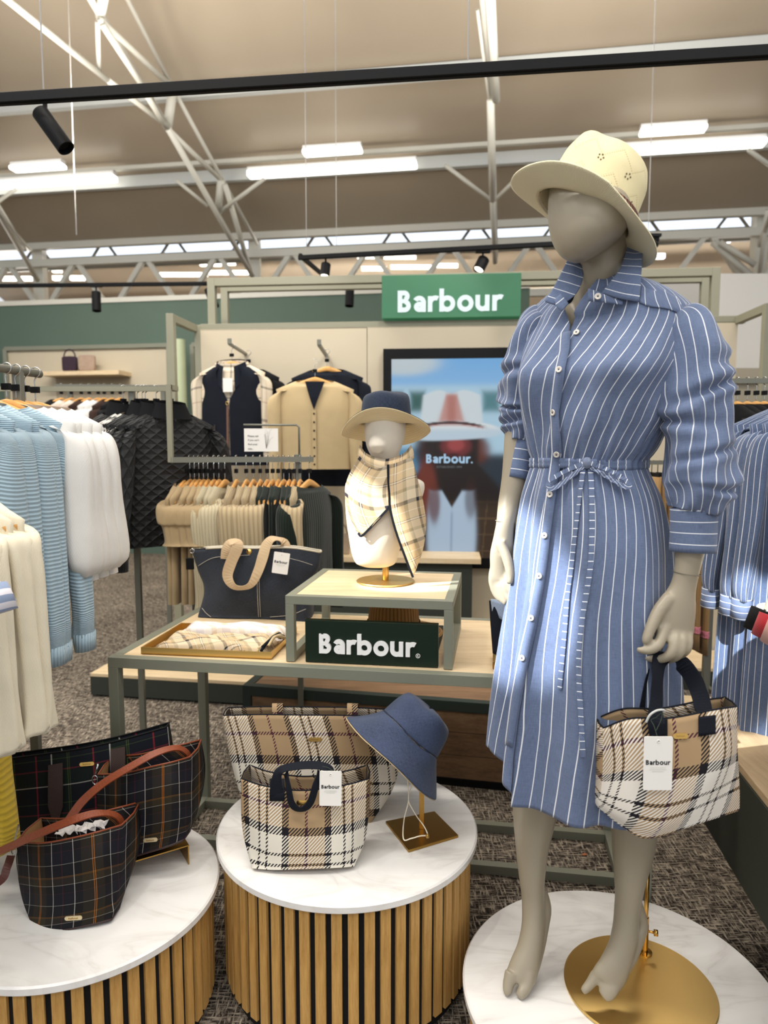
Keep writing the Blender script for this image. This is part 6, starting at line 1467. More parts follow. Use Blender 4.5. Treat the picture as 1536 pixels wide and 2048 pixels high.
def garment_mesh(kind, seed=1, length=.66, sleeve=.5, w=.205, hem=.23, d=.045, fold=.010, puff=0, collar=0, sl_out=.06, flare=0, sl_r=.05, sl_end=.036, nfold=9, cuffband=0):
    """one cloth shell: body with neck, two sleeves"""
    rr = random.Random(seed); ph = [rr.uniform(0, 6.28) for _ in range(8)]; m = MB(); n = 56
    zs = [-.108, -.112, -.122, -.132, -.142, -.153, -.17, -.21, -.26] + [-.26 - (length - .26) * k / 16 for k in range(1, 17)]
    rows = []; uv = []
    for z in zs:
        f = (-z - .108) / (length - .108)
        if z > -.1535: ww = .108 + (w + .004 - .108) * (max(0, -z - .108) / .045) ** .95
        else: ww = w + (hem - w) * ((-z - .153) / (length - .153))
        dd = (.024 + (d - .024) * min(1, f * 4)) * (1 + flare * f)
        row = []
        for k in range(n):
            a = 2 * math.pi * k / n; c_, s_ = math.cos(a), math.sin(a); am = fold * min(1, max(0, f - .1) * 1.6)
            e = am * (math.sin(nfold * a + ph[0] + 1.3 * f) * .5 + math.sin((nfold // 2 + 2) * a + ph[1] - f * 2) * .5)
            row.append(Vector(((ww + e * .4) * c_, (dd + e) * math.copysign(abs(s_) ** .8, s_), z + .012 * s_ * (1 if z > -.125 else 0))))
        rows.append(row); uv.append([(k / n * 4 * w, -z) for k in range(n + 1)])
    if collar:
        top = [[Vector((p.x * .92, p.y * 1.05, p.z + collar)) for p in rows[0]], [Vector((p.x * 1.02, p.y * 1.15, p.z + collar * .9)) for p in rows[0]], [Vector((p.x * 1.12, p.y * 1.25, p.z + .0)) for p in rows[0]]]
        rows = top[::-1][0:0] + [top[0]] + rows; uv = [[(u_, v_ - collar) for u_, v_ in uv[0]]] + uv
    m.grid(rows, True, uv=uv)
    if sleeve:
        for sg in (-1, 1):
            L = sleeve; pts = [(sg * (w - .045), 0, -.165, .035), (sg * (w - .005), -.004, -.178, .046), (sg * (w + .015), -.008, -.24, sl_r), (sg * (w + sl_out * .6), -.014, -.178 - L * .5, sl_r * .92 + puff * .5), (sg * (w + sl_out), -.022, -.178 - L * .88, sl_r * .8 + puff), (sg * (w + sl_out), -.024, -.178 - L, sl_end)]
            sp = smooth_path(pts, 26); path = [Vector(p[:3]) for p in sp]; rw = []; uvr = []; q = 22
            for i, p in enumerate(sp):
                f = i / 25; r0 = p[3]; row = []
                for k in range(q):
                    a = 2 * math.pi * k / q; e = fold * .6 * (math.sin(5 * a + ph[2] + f * 5) + math.sin(3 * a + ph[3] - f * 7)) * .5 * min(1, f * 3)
                    row.append(path[i] + Vector(((r0 * .72 + e) * math.cos(a), (r0 + e) * math.sin(a), .35 * sg * -r0 * math.cos(a) * (1 - f) * sg * sg)))
                rw.append(row); uvr.append([(k / q * 2 * math.pi * .05, f * L) for k in range(q + 1)])
            b = m.grid(rw, True, uv=uvr); m.cap(b + 25 * q, q, False, True)
    return m
def gpart(name, mb, mat, parent, solid=.002, subsurf=0):
    o = bpy.data.objects.new(name, mb if isinstance(mb, bpy.types.Mesh) else mb.mesh(name, mat)); C.objects.link(o); o.parent = parent
    return o
def garment(name, lab, cat, loc, rz, mesh, mat, group, extra=None, hang=True, hlab=None):
    t = thing(name, lab, cat, loc, rz, group); gpart('cloth_shell', mesh, mat, t)
    for nm, mb_, mt in (extra or []): gpart(nm, mb_, mt, t)
    if hang: hanger(loc, rz, hlab or ('wooden hanger holding the ' + lab), 'wooden coat hangers')
    return t
def short(lab, n=16): return ' '.join(lab.split()[:n])
# materials of the clothes
K_BLUE = rib('pale_blue_rib', '9FB6C3', 1250, 1, .7, dark=.66); K_CREAM = cloth('cream_knit', 'DCD3BC', 900, .95, .05, .3); W_BL = cloth('white_cotton', 'D3D1CD', 900, .9, .04, .3)
K_SAND = cloth('sand_jersey', 'A58F6C', 900, .95, .08, .3); K_CAB = rib('cream_cable', 'B9A582', 300, 0, 1, dark=.7); K_STR = rib('cream_pleat', 'C2B596', 420, 0, .8, dark=.78); K_GRN = rib('dark_green_knit', '18211A', 500, 0, .5, dark=.7)
K_BRN = cloth('chocolate_cloth', '33241E', 900, .9); K_NVY = cloth('navy_fleece', '171B24', 900, .95, .1); K_PALE = cloth('blush_print', 'C9BBAE', 300, .9, .25); K_BLK = cloth('black_cloth', '101113', 900, .9); K_CAM = rib('camel_knit', '9C7B50', 600, 0, .5, dark=.8); K_PINK = rib('pink_knit', 'D07F8C', 600, 0, .5, dark=.8); K_YEL = rib('yellow_knit', 'D2B23C', 700, 1, .6, dark=.75)
K_CARD = cloth('oat_cashmere', 'BDA77F', 900, .95, .05, .2); RED = cloth('red_jersey', 'B3202C', 900, .9)
def quilt():
    t = NT('black_quilt'); t.rm(.6, 0, .35); _, u, v = t.uv()
    a = t.math('ABSOLUTE', t.math('SUBTRACT', t.math('FRACT', t.math('MULTIPLY', t.math('ADD', u, v), 24)), .5)); b = t.math('ABSOLUTE', t.math('SUBTRACT', t.math('FRACT', t.math('MULTIPLY', t.math('SUBTRACT', u, v), 24)), .5))
    k = t.math('MINIMUM', a, b); h = t.math('POWER', t.math('MULTIPLY', k, 2), .35); t.col(srgb('1B1C1D')); t.bump(h, .8, .010); return t.m
QUI = quilt(); CHEV = tartan('black_white_rib', [(0, C_('1C1C1E')), (.5, C_('D4D0C8'))], [(0, C_('1C1C1E')), (.5, C_('D4D0C8'))], .03, .03, .03, soft=False)
VCHK = tartan('shirt_check', [(0, C_('3A3A44')), (.08, C_('D8C9B0')), (.5, C_('B48F80')), (.54, C_('D8C9B0'))], [(0, C_('3A3A44')), (.08, C_('DDD0BA')), (.5, C_('B89C84')), (.54, C_('DDD0BA'))], .1, .1, .001, soft=True)
ST2 = stripes('striped_chambray_rack', '55637F', 'E1E3E6', .0225, .08); ST3 = stripes('pale_striped_chambray', '8E9AB2', 'ECECEC', .0225, .08)
def rail_pt(base, d, s, z): return Vector((base.x, base.y, 0)) + d * s + ZX * z
# ---- left rack: rail running away from the viewer
rl = P(75, 745, 2.16); rl.z = 1.655; SH = UX * -.03
rk = thing('clothes_rack', 'grey metal clothes rack at the left edge holding pale blue and white tops', 'rack', Vector((rl.x, rl.y - .3, 0)))
m = MB(); m.tube([rl + VX * .01, rl - VX * 1.3], .012, 14); m.build('top_rail', M['metal_grey'], rk)
pp0 = rl - VX * .09; m = MB(); m.beam(Vector((pp0.x, pp0.y, 0)), pp0, .025); m.build('post', M['metal_grey'], rk, bevel=.002)
pp1 = rl - VX * 1.2; m = MB(); m.beam(Vector((pp1.x, pp1.y, 0)), pp1, .025); m.build('post', M['metal_grey'], rk, bevel=.002)
m = MB(); m.beam(Vector((pp0.x, pp0.y, .015)), Vector((pp1.x, pp1.y, .015)), .03); m.build('floor_bar', M['metal_grey'], rk)
low0 = Vector((-.975, 1.60, 1.43)); m = MB(); m.tube([low0 + VX * .05, low0 - VX * .7], .011, 12); m.beam(low0 - VX * .55, Vector((pp1.x, pp1.y, 1.40)) + VX * .12, .02); m.beam(low0 + VX * .03, Vector((pp0.x, pp0.y, 1.40)) - VX * .3, .02); m.build('lower_rail', M['metal_grey'], rk)
blue = garment_mesh('cardigan', 3, length=.68, sleeve=.565, w=.205, hem=.20, sl_out=.05, sl_r=.046, sl_end=.038, fold=.010, nfold=6, d=.026).mesh('cloth_shell', K_BLUE)
def pair(fn, mt):
    out = []
    for sg in (-1, 1):
        cf = MB(); fn(cf, sg); out.append(('cuff', cf.mesh('cuff', mt), None))
    return out
cfm = pair(lambda cf, sg: cf.tube([(sg * .256, -.024, -.735), (sg * .258, -.024, -.785)], [(.029, .040), (.026, .036)], 20, up=(1, 0, 0)), rib('pale_blue_cuff', '9FB6C3', 700, 0, .8, dark=.75))
ordn = ['nearest', 'second nearest', 'third', 'fourth', 'farthest']
for i, y_ in enumerate((1.74, 1.82, 1.87, 1.92, 1.99)):
    garment('cardigan', 'pale blue ribbed cardigan on the left rack, %s of the blue ones' % ordn[i], 'cardigan', rl + SH - VX * (2.16 - y_) / VX.y, YAW + R((5, -3, 2, -4, 5)[i]), blue, None, 'pale blue ribbed cardigans', cfm, hlab='wooden hanger of the %s pale blue cardigan' % ordn[i])
blouse = garment_mesh('blouse', 9, length=.60, sleeve=.40, w=.20, hem=.23, sl_out=.03, sl_r=.052, puff=.016, sl_end=.026, fold=.011, nfold=13, flare=.3).mesh('cloth_shell', W_BL)
for i, y_ in enumerate((2.02, 2.06, 2.10, 2.145)):
    garment('blouse', 'white puff-sleeved blouse on the left rack, %s of the white ones' % ['nearest', 'second nearest', 'third', 'farthest'][i], 'blouse', rl - VX * (2.16 - y_) / VX.y, YAW + R((1, -2, 2, 4)[i]), blouse, None, 'white puff-sleeved blouses', hlab='wooden hanger of the %s white puff-sleeved blouse' % ['nearest', 'second nearest', 'third', 'farthest'][i])
crm = garment_mesh('jumper', 12, length=.58, sleeve=.44, w=.185, hem=.225, sl_out=.045, sl_r=.038, sl_end=.034, fold=.013, d=.026, nfold=7).mesh('cloth_shell', K_CREAM)
crm2 = garment_mesh('jumper', 13, length=.59, sleeve=.45, w=.185, hem=.215, sl_out=.04, sl_r=.038, sl_end=.034, fold=.013, d=.026, nfold=6).mesh('cloth_shell', K_CREAM)
for i in range(5):
    garment('jumper', 'cream fine-knit jumper on the lower left rail, %s from the front' % ['first', 'second', 'third', 'fourth', 'last'][i], 'jumper', low0 - VX * (.19 - .05 * i) - UX * .02, YAW + R((0, 5, -3, 4, 0)[i]), crm if i % 2 else crm2, None, 'cream fine-knit jumpers', hlab='wooden hanger of the %s cream jumper on the lower left rail' % ['first', 'second', 'third', 'fourth', 'last'][i])
tee = garment_mesh('tee', 14, length=.58, sleeve=.11, w=.20, hem=.22, sl_out=.075, sl_r=.058, sl_end=.062, fold=.008).mesh('cloth_shell', cloth('lilac_white_jersey', 'D9D6DE', 900, .9, .03))
def mk_cuffband():
    t = NT('banded_cuff'); t.rm(.85); _, u, v = t.uv(); f = t.math('FRACT', t.math('MULTIPLY', v, 38)); t.col(t.mix(t.math('LESS_THAN', f, .45), srgb('8493B0'), srgb('DAD8E0'))); return t.m
tcm = pair(lambda cf, sg: cf.tube([(sg * .262, -.02, -.262), (sg * .272, -.022, -.285), (sg * .28, -.024, -.31)], [(.046, .060), (.048, .062), (.049, .063)], 22, up=(1, 0, 0)), mk_cuffband())
for i in range(4):
    garment('tee_shirt', 'white short-sleeved tee with striped cuffs on the lower left rail, %s from the front' % ['first', 'second', 'third', 'fourth'][i], 'shirt', low0 - VX * (.36 - .045 * i) - UX * .02, YAW + R(2 * i - 3), tee, None, 'white tees with striped cuffs', tcm, hlab='wooden hanger of the %s white striped-cuff tee' % ['first', 'second', 'third', 'fourth'][i])
ym = garment_mesh('yellow', 18, length=.62, sleeve=.4, w=.2, hem=.22).mesh('cloth_shell', K_YEL)
garment('jumper', 'yellow ribbed jumper just showing at the left edge behind the wool tote', 'jumper', Vector((-1.215, 1.78, 1.0)), YAW, ym, None, None, hlab='wooden hanger of the yellow jumper at the left edge')
m = MB(); m.beam((-1.25, 1.62, 1.0), (-1.18, 1.98, 1.0), .02); m.beam((-1.18, 1.98, 0), (-1.18, 1.98, 1.02), .02); m.build('hanging_arm', M['metal_grey'], rk)
# ---- stepped rack with quilted jackets and the low row
RY_ = 3.0
A0, A1 = P(140, 775, RY_), P(352, 778, RY_); A0.z = A1.z = 1.672; B0, B1 = P(352, 917, RY_), P(627, 920, RY_); B0.z = B1.z = 1.379; B0.x = A1.x
r2 = thing('clothes_rack', 'stepped sage clothes rack with quilted jackets above and the low row of knits', 'rack', Vector((-.7, RY_, 0)))
m = MB(); m.beam(A0 - Vector((.5, 0, 0)), A1, .02); m.build('upper_rail', M['metal_sage_light'], r2)
B0.y = RY_ - .10; A2 = A1.copy(); A2.y = B0.y
m = MB(); m.beam(A1, A2, .02); m.build('elbow', M['metal_sage_light'], r2)
m = MB(); m.beam(A2 + ZX * .01, B0 - ZX * .01, .02, .02); m.build('drop_bar', M['metal_sage_light'], r2)
m = MB(); m.beam(B0, B1, .022); m.build('lower_rail', M['metal_grey'], r2)
for x_, zt in ((P(595, 900, RY_).x, 1.40), (-1.06, 1.672), (A0.x - .45, 1.672)):
    m = MB(); m.beam((x_, RY_ + .02, 0), (x_, RY_ + .02, zt), .024); m.build('post', M['metal_grey'], r2, bevel=.001)
m = MB(); m.beam((P(595, 900, RY_).x, RY_ - .25, .014), (P(595, 900, RY_).x, RY_ + .3, .014), .028); m.beam((-1.06, RY_ - .25, .014), (-1.06, RY_ + .3, .014), .028); m.build('foot', M['metal_grey'], r2)
hp0, hp1 = P(487, 850, RY_), P(598, 850, RY_); zt = hp1.z
m = MB(); m.tube([(hp1.x, RY_, 1.40), (hp1.x, RY_, zt - .01), (hp1.x - .01, RY_, zt), (hp0.x, RY_, zt)], .0045, 8); m.build('sign_holder', M['metal_grey'], r2)
sg = thing('notice_card', 'small white notice card hanging above the low row of knits', 'card', P(522, 880, RY_ - .01))
a_, b_ = P(489, 903, RY_ - .01), P(556, 857, RY_ - .01); m = MB(); m.box((a_.x, RY_ - .012, a_.z), (b_.x, RY_ - .0095, b_.z)); m.build('card', M['card'], sg)
for i, tx in enumerate(('Please ask', "if you can't", 'find your', 'size...')):
    q = P(511, 872 + i * 8.5, RY_ - .013); put_text('lettering', tx, (.05, .052, .044, .026)[i] * .9, Vector((a_.x + .016 + (.05, .052, .044, .026)[i] * .45, RY_ - .0135, q.z)), Vector((1, 0, 0)), ZX, M['ink'], sg, 0, .0001)
m = MB()
for k in range(7):
    c0 = Vector((b_.x - .045 + .012 * math.cos(k), RY_ - .0135, b_.z - .045 + .01 * k * .6)); m.tube([Vector((b_.x - .05, RY_ - .0135, a_.z + .012)), c0, c0 + Vector((.012 * math.cos(k * 2), 0, .01))], .0005, 4)
m.build('printed_sketch', M['faint_ink'], sg)
jk = garment_mesh('jacket', 21, length=.65, sleeve=.51, w=.20, hem=.215, d=.05, fold=.010, sl_out=.06, sl_r=.062, sl_end=.046, nfold=5).mesh('cloth_shell', QUI)
cm = MB(); rows = []
for z_, s_ in ((-.118, 1.55), (-.10, 1.38), (-.07, 1.15), (-.055, 1.08)): rows.append([Vector((.062 * s_ * math.cos(a), .040 * s_ * math.sin(a), z_ + .01 * math.sin(a))) for a in [2 * math.pi * q / 32 for q in range(32)]])
cm.grid(rows, True); clm = cm.mesh('collar', K_BLK)
cfj = pair(lambda cf, sg: cf.tube([(sg * .26, -.024, -.675), (sg * .26, -.024, -.735)], [(.036, .046), (.033, .042)], 20, up=(1, 0, 0)), rib('black_rib', '141415', 700, 0, .6, dark=.7))
for i, (x_, yaw_) in enumerate(((340, 46), (312, 52), (290, 57), (246, 62))):
    p = P(x_, 778, RY_); garment('quilted_jacket', 'black diamond-quilted jacket on the stepped rack, %s of the four' % ['rightmost', 'second from right', 'third from right', 'leftmost'][i], 'jacket', (p.x, RY_, 1.672), R(yaw_), jk, None, 'black quilted jackets', [('collar', clm, None)] + cfj, hlab='wooden hanger of the %s black quilted jacket' % ['rightmost', 'second from right', 'third from right', 'leftmost'][i])
ck = garment_mesh('top', 25, length=.55, sleeve=.2, w=.2, hem=.22, fold=.006).mesh('cloth_shell', CHEV)
for i, x_ in enumerate((274, 284)):
    p = P(x_, 778, RY_); garment('checked_top', 'black and white checked knit top between the quilted jackets, %s one' % ['left', 'right'][i], 'top', (p.x, RY_, 1.672), R(58), ck, None, 'black and white checked tops', hlab='wooden hanger of the %s checked knit top' % ['left', 'right'][i])
LOWROW = []
teem = garment_mesh('tee', 31, length=.58, sleeve=.16, w=.195, hem=.20, sl_out=.012, sl_r=.036, sl_end=.04, fold=.008, d=.018).mesh('cloth_shell', K_SAND)
cj = garment_mesh('cj', 33, length=.56, sleeve=.42, w=.195, hem=.20, fold=.007, d=.02, sl_out=.015, sl_r=.038).mesh('cloth_shell', K_STR)
kn = garment_mesh('kn', 35, length=.56, sleeve=.46, w=.195, hem=.20, fold=.006, d=.024, sl_out=.015, sl_r=.04).mesh('cloth_shell', K_CAB)
gr = garment_mesh('gr', 37, length=.58, sleeve=0, w=.18, hem=.2, fold=.007, d=.018).mesh('cloth_shell', K_GRN)
gr2 = garment_mesh('gr2', 39, length=.62, sleeve=.5, w=.2, hem=.21, fold=.007, d=.045, sl_out=.03).mesh('cloth_shell', K_GRN)
def ordinal(i, n):
    names = ['leftmost', 'second from left', 'third from left', 'fourth from left', 'fifth from left', 'sixth from left']
    return 'rightmost' if i == n - 1 and n > 1 else names[i]
for nm, kind, ms, xs_, lab, gp in (('tee_shirt', 'shirt', teem, (370, 379, 388, 397, 406, 415), 'sand short-sleeved tee on the low middle rail, %s', 'sand tees on the low middle rail'), ('pleated_top', 'top', cj, (427, 437, 449), 'cream pleated top on the low middle rail, %s', 'cream pleated tops on the low middle rail'),
                                   ('cable_jumper', 'jumper', kn, (472, 492, 506, 520), 'oatmeal cable-knit jumper on the low middle rail, %s', 'oatmeal cable-knit jumpers'), ('sleeveless_knit', 'top', gr, (534, 545, 556, 567, 578, 588), 'dark green sleeveless knit on the low middle rail, %s', 'dark green sleeveless knits')):
    for i, x_ in enumerate(xs_):
        p = P(x_, 918, RY_); o_ = ordinal(i, len(xs_)); rr = random.Random(x_)
        garment(nm, lab % o_, kind, (p.x, RY_, 1.379), R(86 + rr.uniform(-4, 4)), ms, None, gp, hlab='wooden hanger on the low middle rail of the ' + {'tee_shirt': 'sand tee, ', 'pleated_top': 'cream pleated top, ', 'cable_jumper': 'oatmeal cable jumper, ', 'sleeveless_knit': 'green sleeveless knit, '}[nm] + o_)
p = P(600, 918, RY_); garment('cable_jumper', 'cream cable-knit jumper hanging between the dark green knits at the right end', 'jumper', (p.x, RY_, 1.379), R(86), kn, None, None, hlab='wooden hanger of the cream cable jumper at the right end')
p = P(618, 918, RY_); garment('knit_jumper', 'large dark green knit at the right end of the low middle rail', 'jumper', (p.x, RY_, 1.379), R(70), gr2, None, None, hlab='wooden hanger at the very right end of the low middle rail')
# ---- far racks behind
FY = 5.2
fr = thing('clothes_rack', 'far grey rail behind the quilted jackets carrying brown and pale tops', 'rack', P(230, 900, FY))
a_, b_ = P(110, 772, FY), P(352, 774, FY); m = MB(); m.beam(a_, b_, .025); m.beam((a_.x + .1, FY + .02, 0), (a_.x + .1, FY + .02, a_.z), .03); m.beam((b_.x - .1, FY + .02, 0), (b_.x - .1, FY + .02, b_.z), .03); m.build('rail', M['metal_grey'], fr)
fm = garment_mesh('far', 41, length=.7, sleeve=.35, w=.2, hem=.22, fold=.012, d=.06)
far_m = {}
for i, (x_, mt, nm, col_) in enumerate(((122, K_BLK, 'black', ''), (142, K_PALE, 'floral blush', ''), (162, K_PALE, 'blush printed', ''), (178, K_BRN, 'chocolate brown', ''), (196, W_BL, 'white', ''), (208, W_BL, 'white', ''), (224, K_BRN, 'chocolate brown', ''), (240, K_BLK, 'black', ''))):
    if mt.name not in far_m: far_m[mt.name] = fm.mesh('cloth_shell', mt)
    p = P(x_, 773, FY); side = {178: ' left of the white ones', 224: ' right of the white ones', 196: ', left one', 208: ', right one', 122: ' at its left end', 240: ' at its right end'}.get(x_, '')
    garment('blouse', '%s top on the far rail behind the quilted jackets%s' % (nm, side), 'top', (p.x, FY, a_.z), R(70), far_m[mt.name], None, 'tops on the far rail', hlab='wooden hanger on the far rail of the %s top%s' % (nm, side))
# ---- wall hung clothes
def faceout(x, y, D, lab, bent=False):
    p = P(x, y, D); t = thing('faceout_arm', lab, 'hook', p); yb = WO.y + (p.x - WO.x) * WX.y / WX.x
    m = MB(); m.beam(Vector((p.x, yb, p.z)), Vector((p.x, D - .05, p.z)), .022, .012); m.build('arm', M['metal_grey'], t)
    m = MB(); m.box((p.x - .012, D - .056, p.z - .0), (p.x + .012, D - .05, p.z + .03)); m.build('stop', M['metal_grey'], t)
    return p
p1 = faceout(463, 690, 4.28, 'grey display arm holding the navy waistcoat'); p2 = faceout(640, 692, 4.2, 'grey display arm holding the oatmeal cardigan')
vs = garment_mesh('shirt', 51, length=.64, sleeve=.50, w=.20, hem=.205, d=.05, sl_out=.02, sl_r=.045, sl_end=.03, collar=.02).mesh('cloth_shell', VCHK)
def vest_mesh():
    m = MB(); rows = []; uv = []; n = 56
    for z in [-.12 - .58 * k / 18 for k in range(19)]:
        ww = .11 + .088 * min(1, (-z - .12) / .05) if z > -.17 else .198 + .017 * ((-z - .17) / .53)
        if -.36 < z < -.17: ww -= .012 * math.sin((-z - .17) / .19 * math.pi)
        row = []
        for k in range(n + 1):
            f = k / n; op = .55 * max(0, 1 - (-z - .12) / .2) + .02; a = -math.pi / 2 + op + (2 * math.pi - 2 * op) * f
            row.append(Vector((ww * math.cos(a), .066 * math.sin(a) + .003 * math.sin(9 * a), z)))
        rows.append(row); uv.append([(k / n, -z) for k in range(n + 1)])
    m.grid(rows, uv=uv); return m
t = thing('check_shirt', 'tan check shirt worn under the navy waistcoat on the wall unit', 'shirt', p1 + Vector((0, 0, -.01)), R(-8)); gpart('cloth_shell', vs, None, t)
t = thing('waistcoat', 'navy zipped waistcoat over a check shirt hanging on the wall unit', 'waistcoat', p1 + Vector((0, 0, -.01)), R(-8)); gpart('cloth_shell', vest_mesh(), K_NVY, t)
m = MB(); rows = []
for z_, s_ in ((-.16, 1.5), (-.12, 1.35), (-.085, 1.2)): rows.append([Vector((.075 * s_ * math.cos(a), .05 * s_ * math.sin(a), z_ + .02 * math.sin(a) - (.09 if z_ < -.15 else .02) * max(0, -math.sin(a)) ** 3)) for a in [-math.pi / 2 + .35 + (2 * math.pi - .7) * q / 32 for q in range(33)]])
m.grid(rows); gpart('collar', m, K_NVY, t)
m = MB(); m.beam((-.006, -.071, -.34), (-.012, -.072, -.69), .012, .004, (0, 1, 0)); gpart('zip', m, plain('tan_zip', '6B4A3C', .5), t)
m = MB(); m.tube([Vector((-.006 + .008 * math.cos(a), -.076, -.335 + .01 * math.sin(a))) for a in [2 * math.pi * k / 16 for k in range(16)]], .002, 6, close=True); gpart('zip_ring', m, M['brass'], t)
m = MB(); m.beam((-.09, -.066, -.46), (-.09, -.067, -.60), .006, .003, (0, 1, 0)); gpart('pocket_zip', m, plain('dark_brown_trim', '3A2A22', .7), t)
m = MB(); m.box((-.03, -.075, -.27), (.028, -.0725, -.19)); gpart('label', m, M['card'], t)
hanger(p1 + Vector((0, 0, -.01)), R(-8), 'wooden hanger of the navy waistcoat', 'wooden coat hangers')
garment('dark_jacket', 'dark jacket mostly hidden behind the navy waistcoat', 'jacket', p1 + Vector((.075, .13, -.03)), R(-20), garment_mesh('dj', 53, length=.66, sleeve=.4, sl_out=.02).mesh('cloth_shell', K_BLK), None, None, hlab='wooden hanger of the dark jacket behind the waistcoat')
nv = garment_mesh('nv', 57, length=.80, sleeve=.62, w=.215, hem=.215, d=.05, sl_out=.03, sl_end=.04).mesh('cloth_shell', K_NVY)
garment('jumper', 'navy jumper hanging behind the oatmeal cardigan', 'jumper', p2 + Vector((.03, .12, -.02)), R(-6), nv, None, None, hlab='wooden hanger of the navy jumper on the wall unit')
cd = garment_mesh('cd', 59, length=.60, sleeve=.50, w=.215, hem=.20, d=.055, fold=.006, sl_out=.015, sl_r=.055, sl_end=.038, nfold=5).mesh('cloth_shell', K_CARD)
pc = Vector((P(630, 745, 4.05).x, 4.05, P(630, 724, 4.05).z)); t = garment('cardigan', 'oatmeal button-up cardigan hanging on the wall unit', 'cardigan', pc, R(4), cd, None, None, hlab='wooden hanger of the oatmeal cardigan')
m = MB(); m.beam((-.006, -.063, -.27), (-.006, -.064, -.60), .022, .003, (0, 1, 0)); gpart('button_band', m, K_CARD, t)
for k in range(7): m = MB(); m.lathe([(0, .003), (.005, .002), (.0055, 0)], 12, Matrix.Translation((-.006, -.066, -.29 - .047 * k)) @ Matrix.Rotation(R(90), 4, 'X')); gpart('button', m, K_BRN, t)
m = MB(); m.v = [(-.055, -.05, -.112), (.055, -.05, -.112), (.02, -.066, -.2), (-.006, -.068, -.27), (-.03, -.066, -.2)]; m.face((0, 4, 3, 2, 1)); gpart('neck_opening', m, K_NVY, t)
# puffy bags on the ledge
zl = z0 if False else None
lz = P(600, 1112, 4.35).z
for i, (x0_, x1_, lab, mt) in enumerate(((646, 676, 'cream puffy handbag on the ledge under the oatmeal cardigan, left one', cloth('cream_puffy', 'B8A488', 500)), (672, 700, 'taupe puffy handbag on the ledge by the bust, right one', cloth('taupe_puffy', '9C8A74', 500)))):
    small_bag(x0_, x1_, 1066, 1110.5, 4.42, mt, lab, .02, True)
# ---- right side: striped shirts, black tops, camel trousers, pink-cuffed tops
rr_0 = Vector((1.26, 2.15, 1.655))
r3 = thing('clothes_rack', 'grey rack at the right edge carrying the blue striped shirt dresses', 'rack', Vector((1.25, 2.0, 0)))
m = MB(); m.tube([rr_0 + VX * .05, rr_0 - VX * .9], .012, 12); m.build('top_rail', M['metal_grey'], r3)
for s_ in (.0, .8):
    q = rr_0 - VX * s_ + UX * .0; m = MB(); m.beam(Vector((q.x, q.y + .02, 0)), q + Vector((0, .02, 0)), .025); m.build('post', M['metal_grey'], r3)
sd = garment_mesh('sd', 61, length=1.14, sleeve=.48, w=.205, hem=.225, d=.045, fold=.014, sl_out=.04, sl_r=.048, sl_end=.034, nfold=9, collar=.03)
sdm = sd.mesh('cloth_shell', ST2); sdm2 = sd.mesh('cloth_shell', ST3)
def cuff_stripe():
    t = NT('cuff_stripe'); t.rm(.85); sp = t.n('ShaderNodeSeparateXYZ'); t.l(t.obj(), sp.inputs[0]); f = t.math('FRACT', t.math('MULTIPLY', sp.outputs[2], 55)); t.col(t.mix(t.math('LESS_THAN', f, .1), srgb('5F6C88'), srgb('E1E3E6'))); return t.m
cfs = pair(lambda cf, sg: cf.tube([(sg * .246, -.024, -.652), (sg * .248, -.024, -.712)], [(.026, .034), (.027, .036)], 22, up=(1, 0, 0)), cuff_stripe())
for i, (s_, yw, me_) in enumerate(((.03, -6, sdm), (.09, 2, sdm), (.15, -2, sdm), (.24, 6, sdm2))):
    w_ = ['farthest, nearest the mannequin', 'second from the back', 'third from the back', 'palest and nearest'][i]
    garment('shirt_dress', 'blue striped shirt dress on the right rack, ' + w_, 'dress', rr_0 - VX * s_ + UX * (.0, .025, .045, .13)[i], YAW + R(yw), me_, None, 'striped shirt dresses on the right rack', cfs, hlab='wooden hanger on the right rack of the striped dress, ' + w_)
# black tops behind
r4 = thing('clothes_rack', 'grey rail of black tops behind the striped dresses at the right', 'rack', P(1500, 900, 3.0))
a_, b_ = P(1432, 764, 3.0), P(1640, 762, 3.0); a_.z = b_.z; m = MB(); m.beam(a_, b_, .02); m.beam((a_.x + .02, 3.02, 0), (a_.x + .02, 3.02, a_.z), .024); m.build('rail', M['metal_grey'], r4)
bk = garment_mesh('bk', 67, length=.6, sleeve=.3, w=.2, hem=.21, d=.045).mesh('cloth_shell', K_BLK)
for i, x_ in enumerate((1458, 1476, 1496, 1514, 1530)):
    p = P(x_, 763, 3.0); garment('black_top', 'black top on the right rear rail, %s' % ordinal(i, 5), 'top', (p.x, 3.0, a_.z), R(97), bk, None, 'black tops on the right rear rail', hlab='wooden hanger on the right rear rail of the black top, ' + ordinal(i, 5))
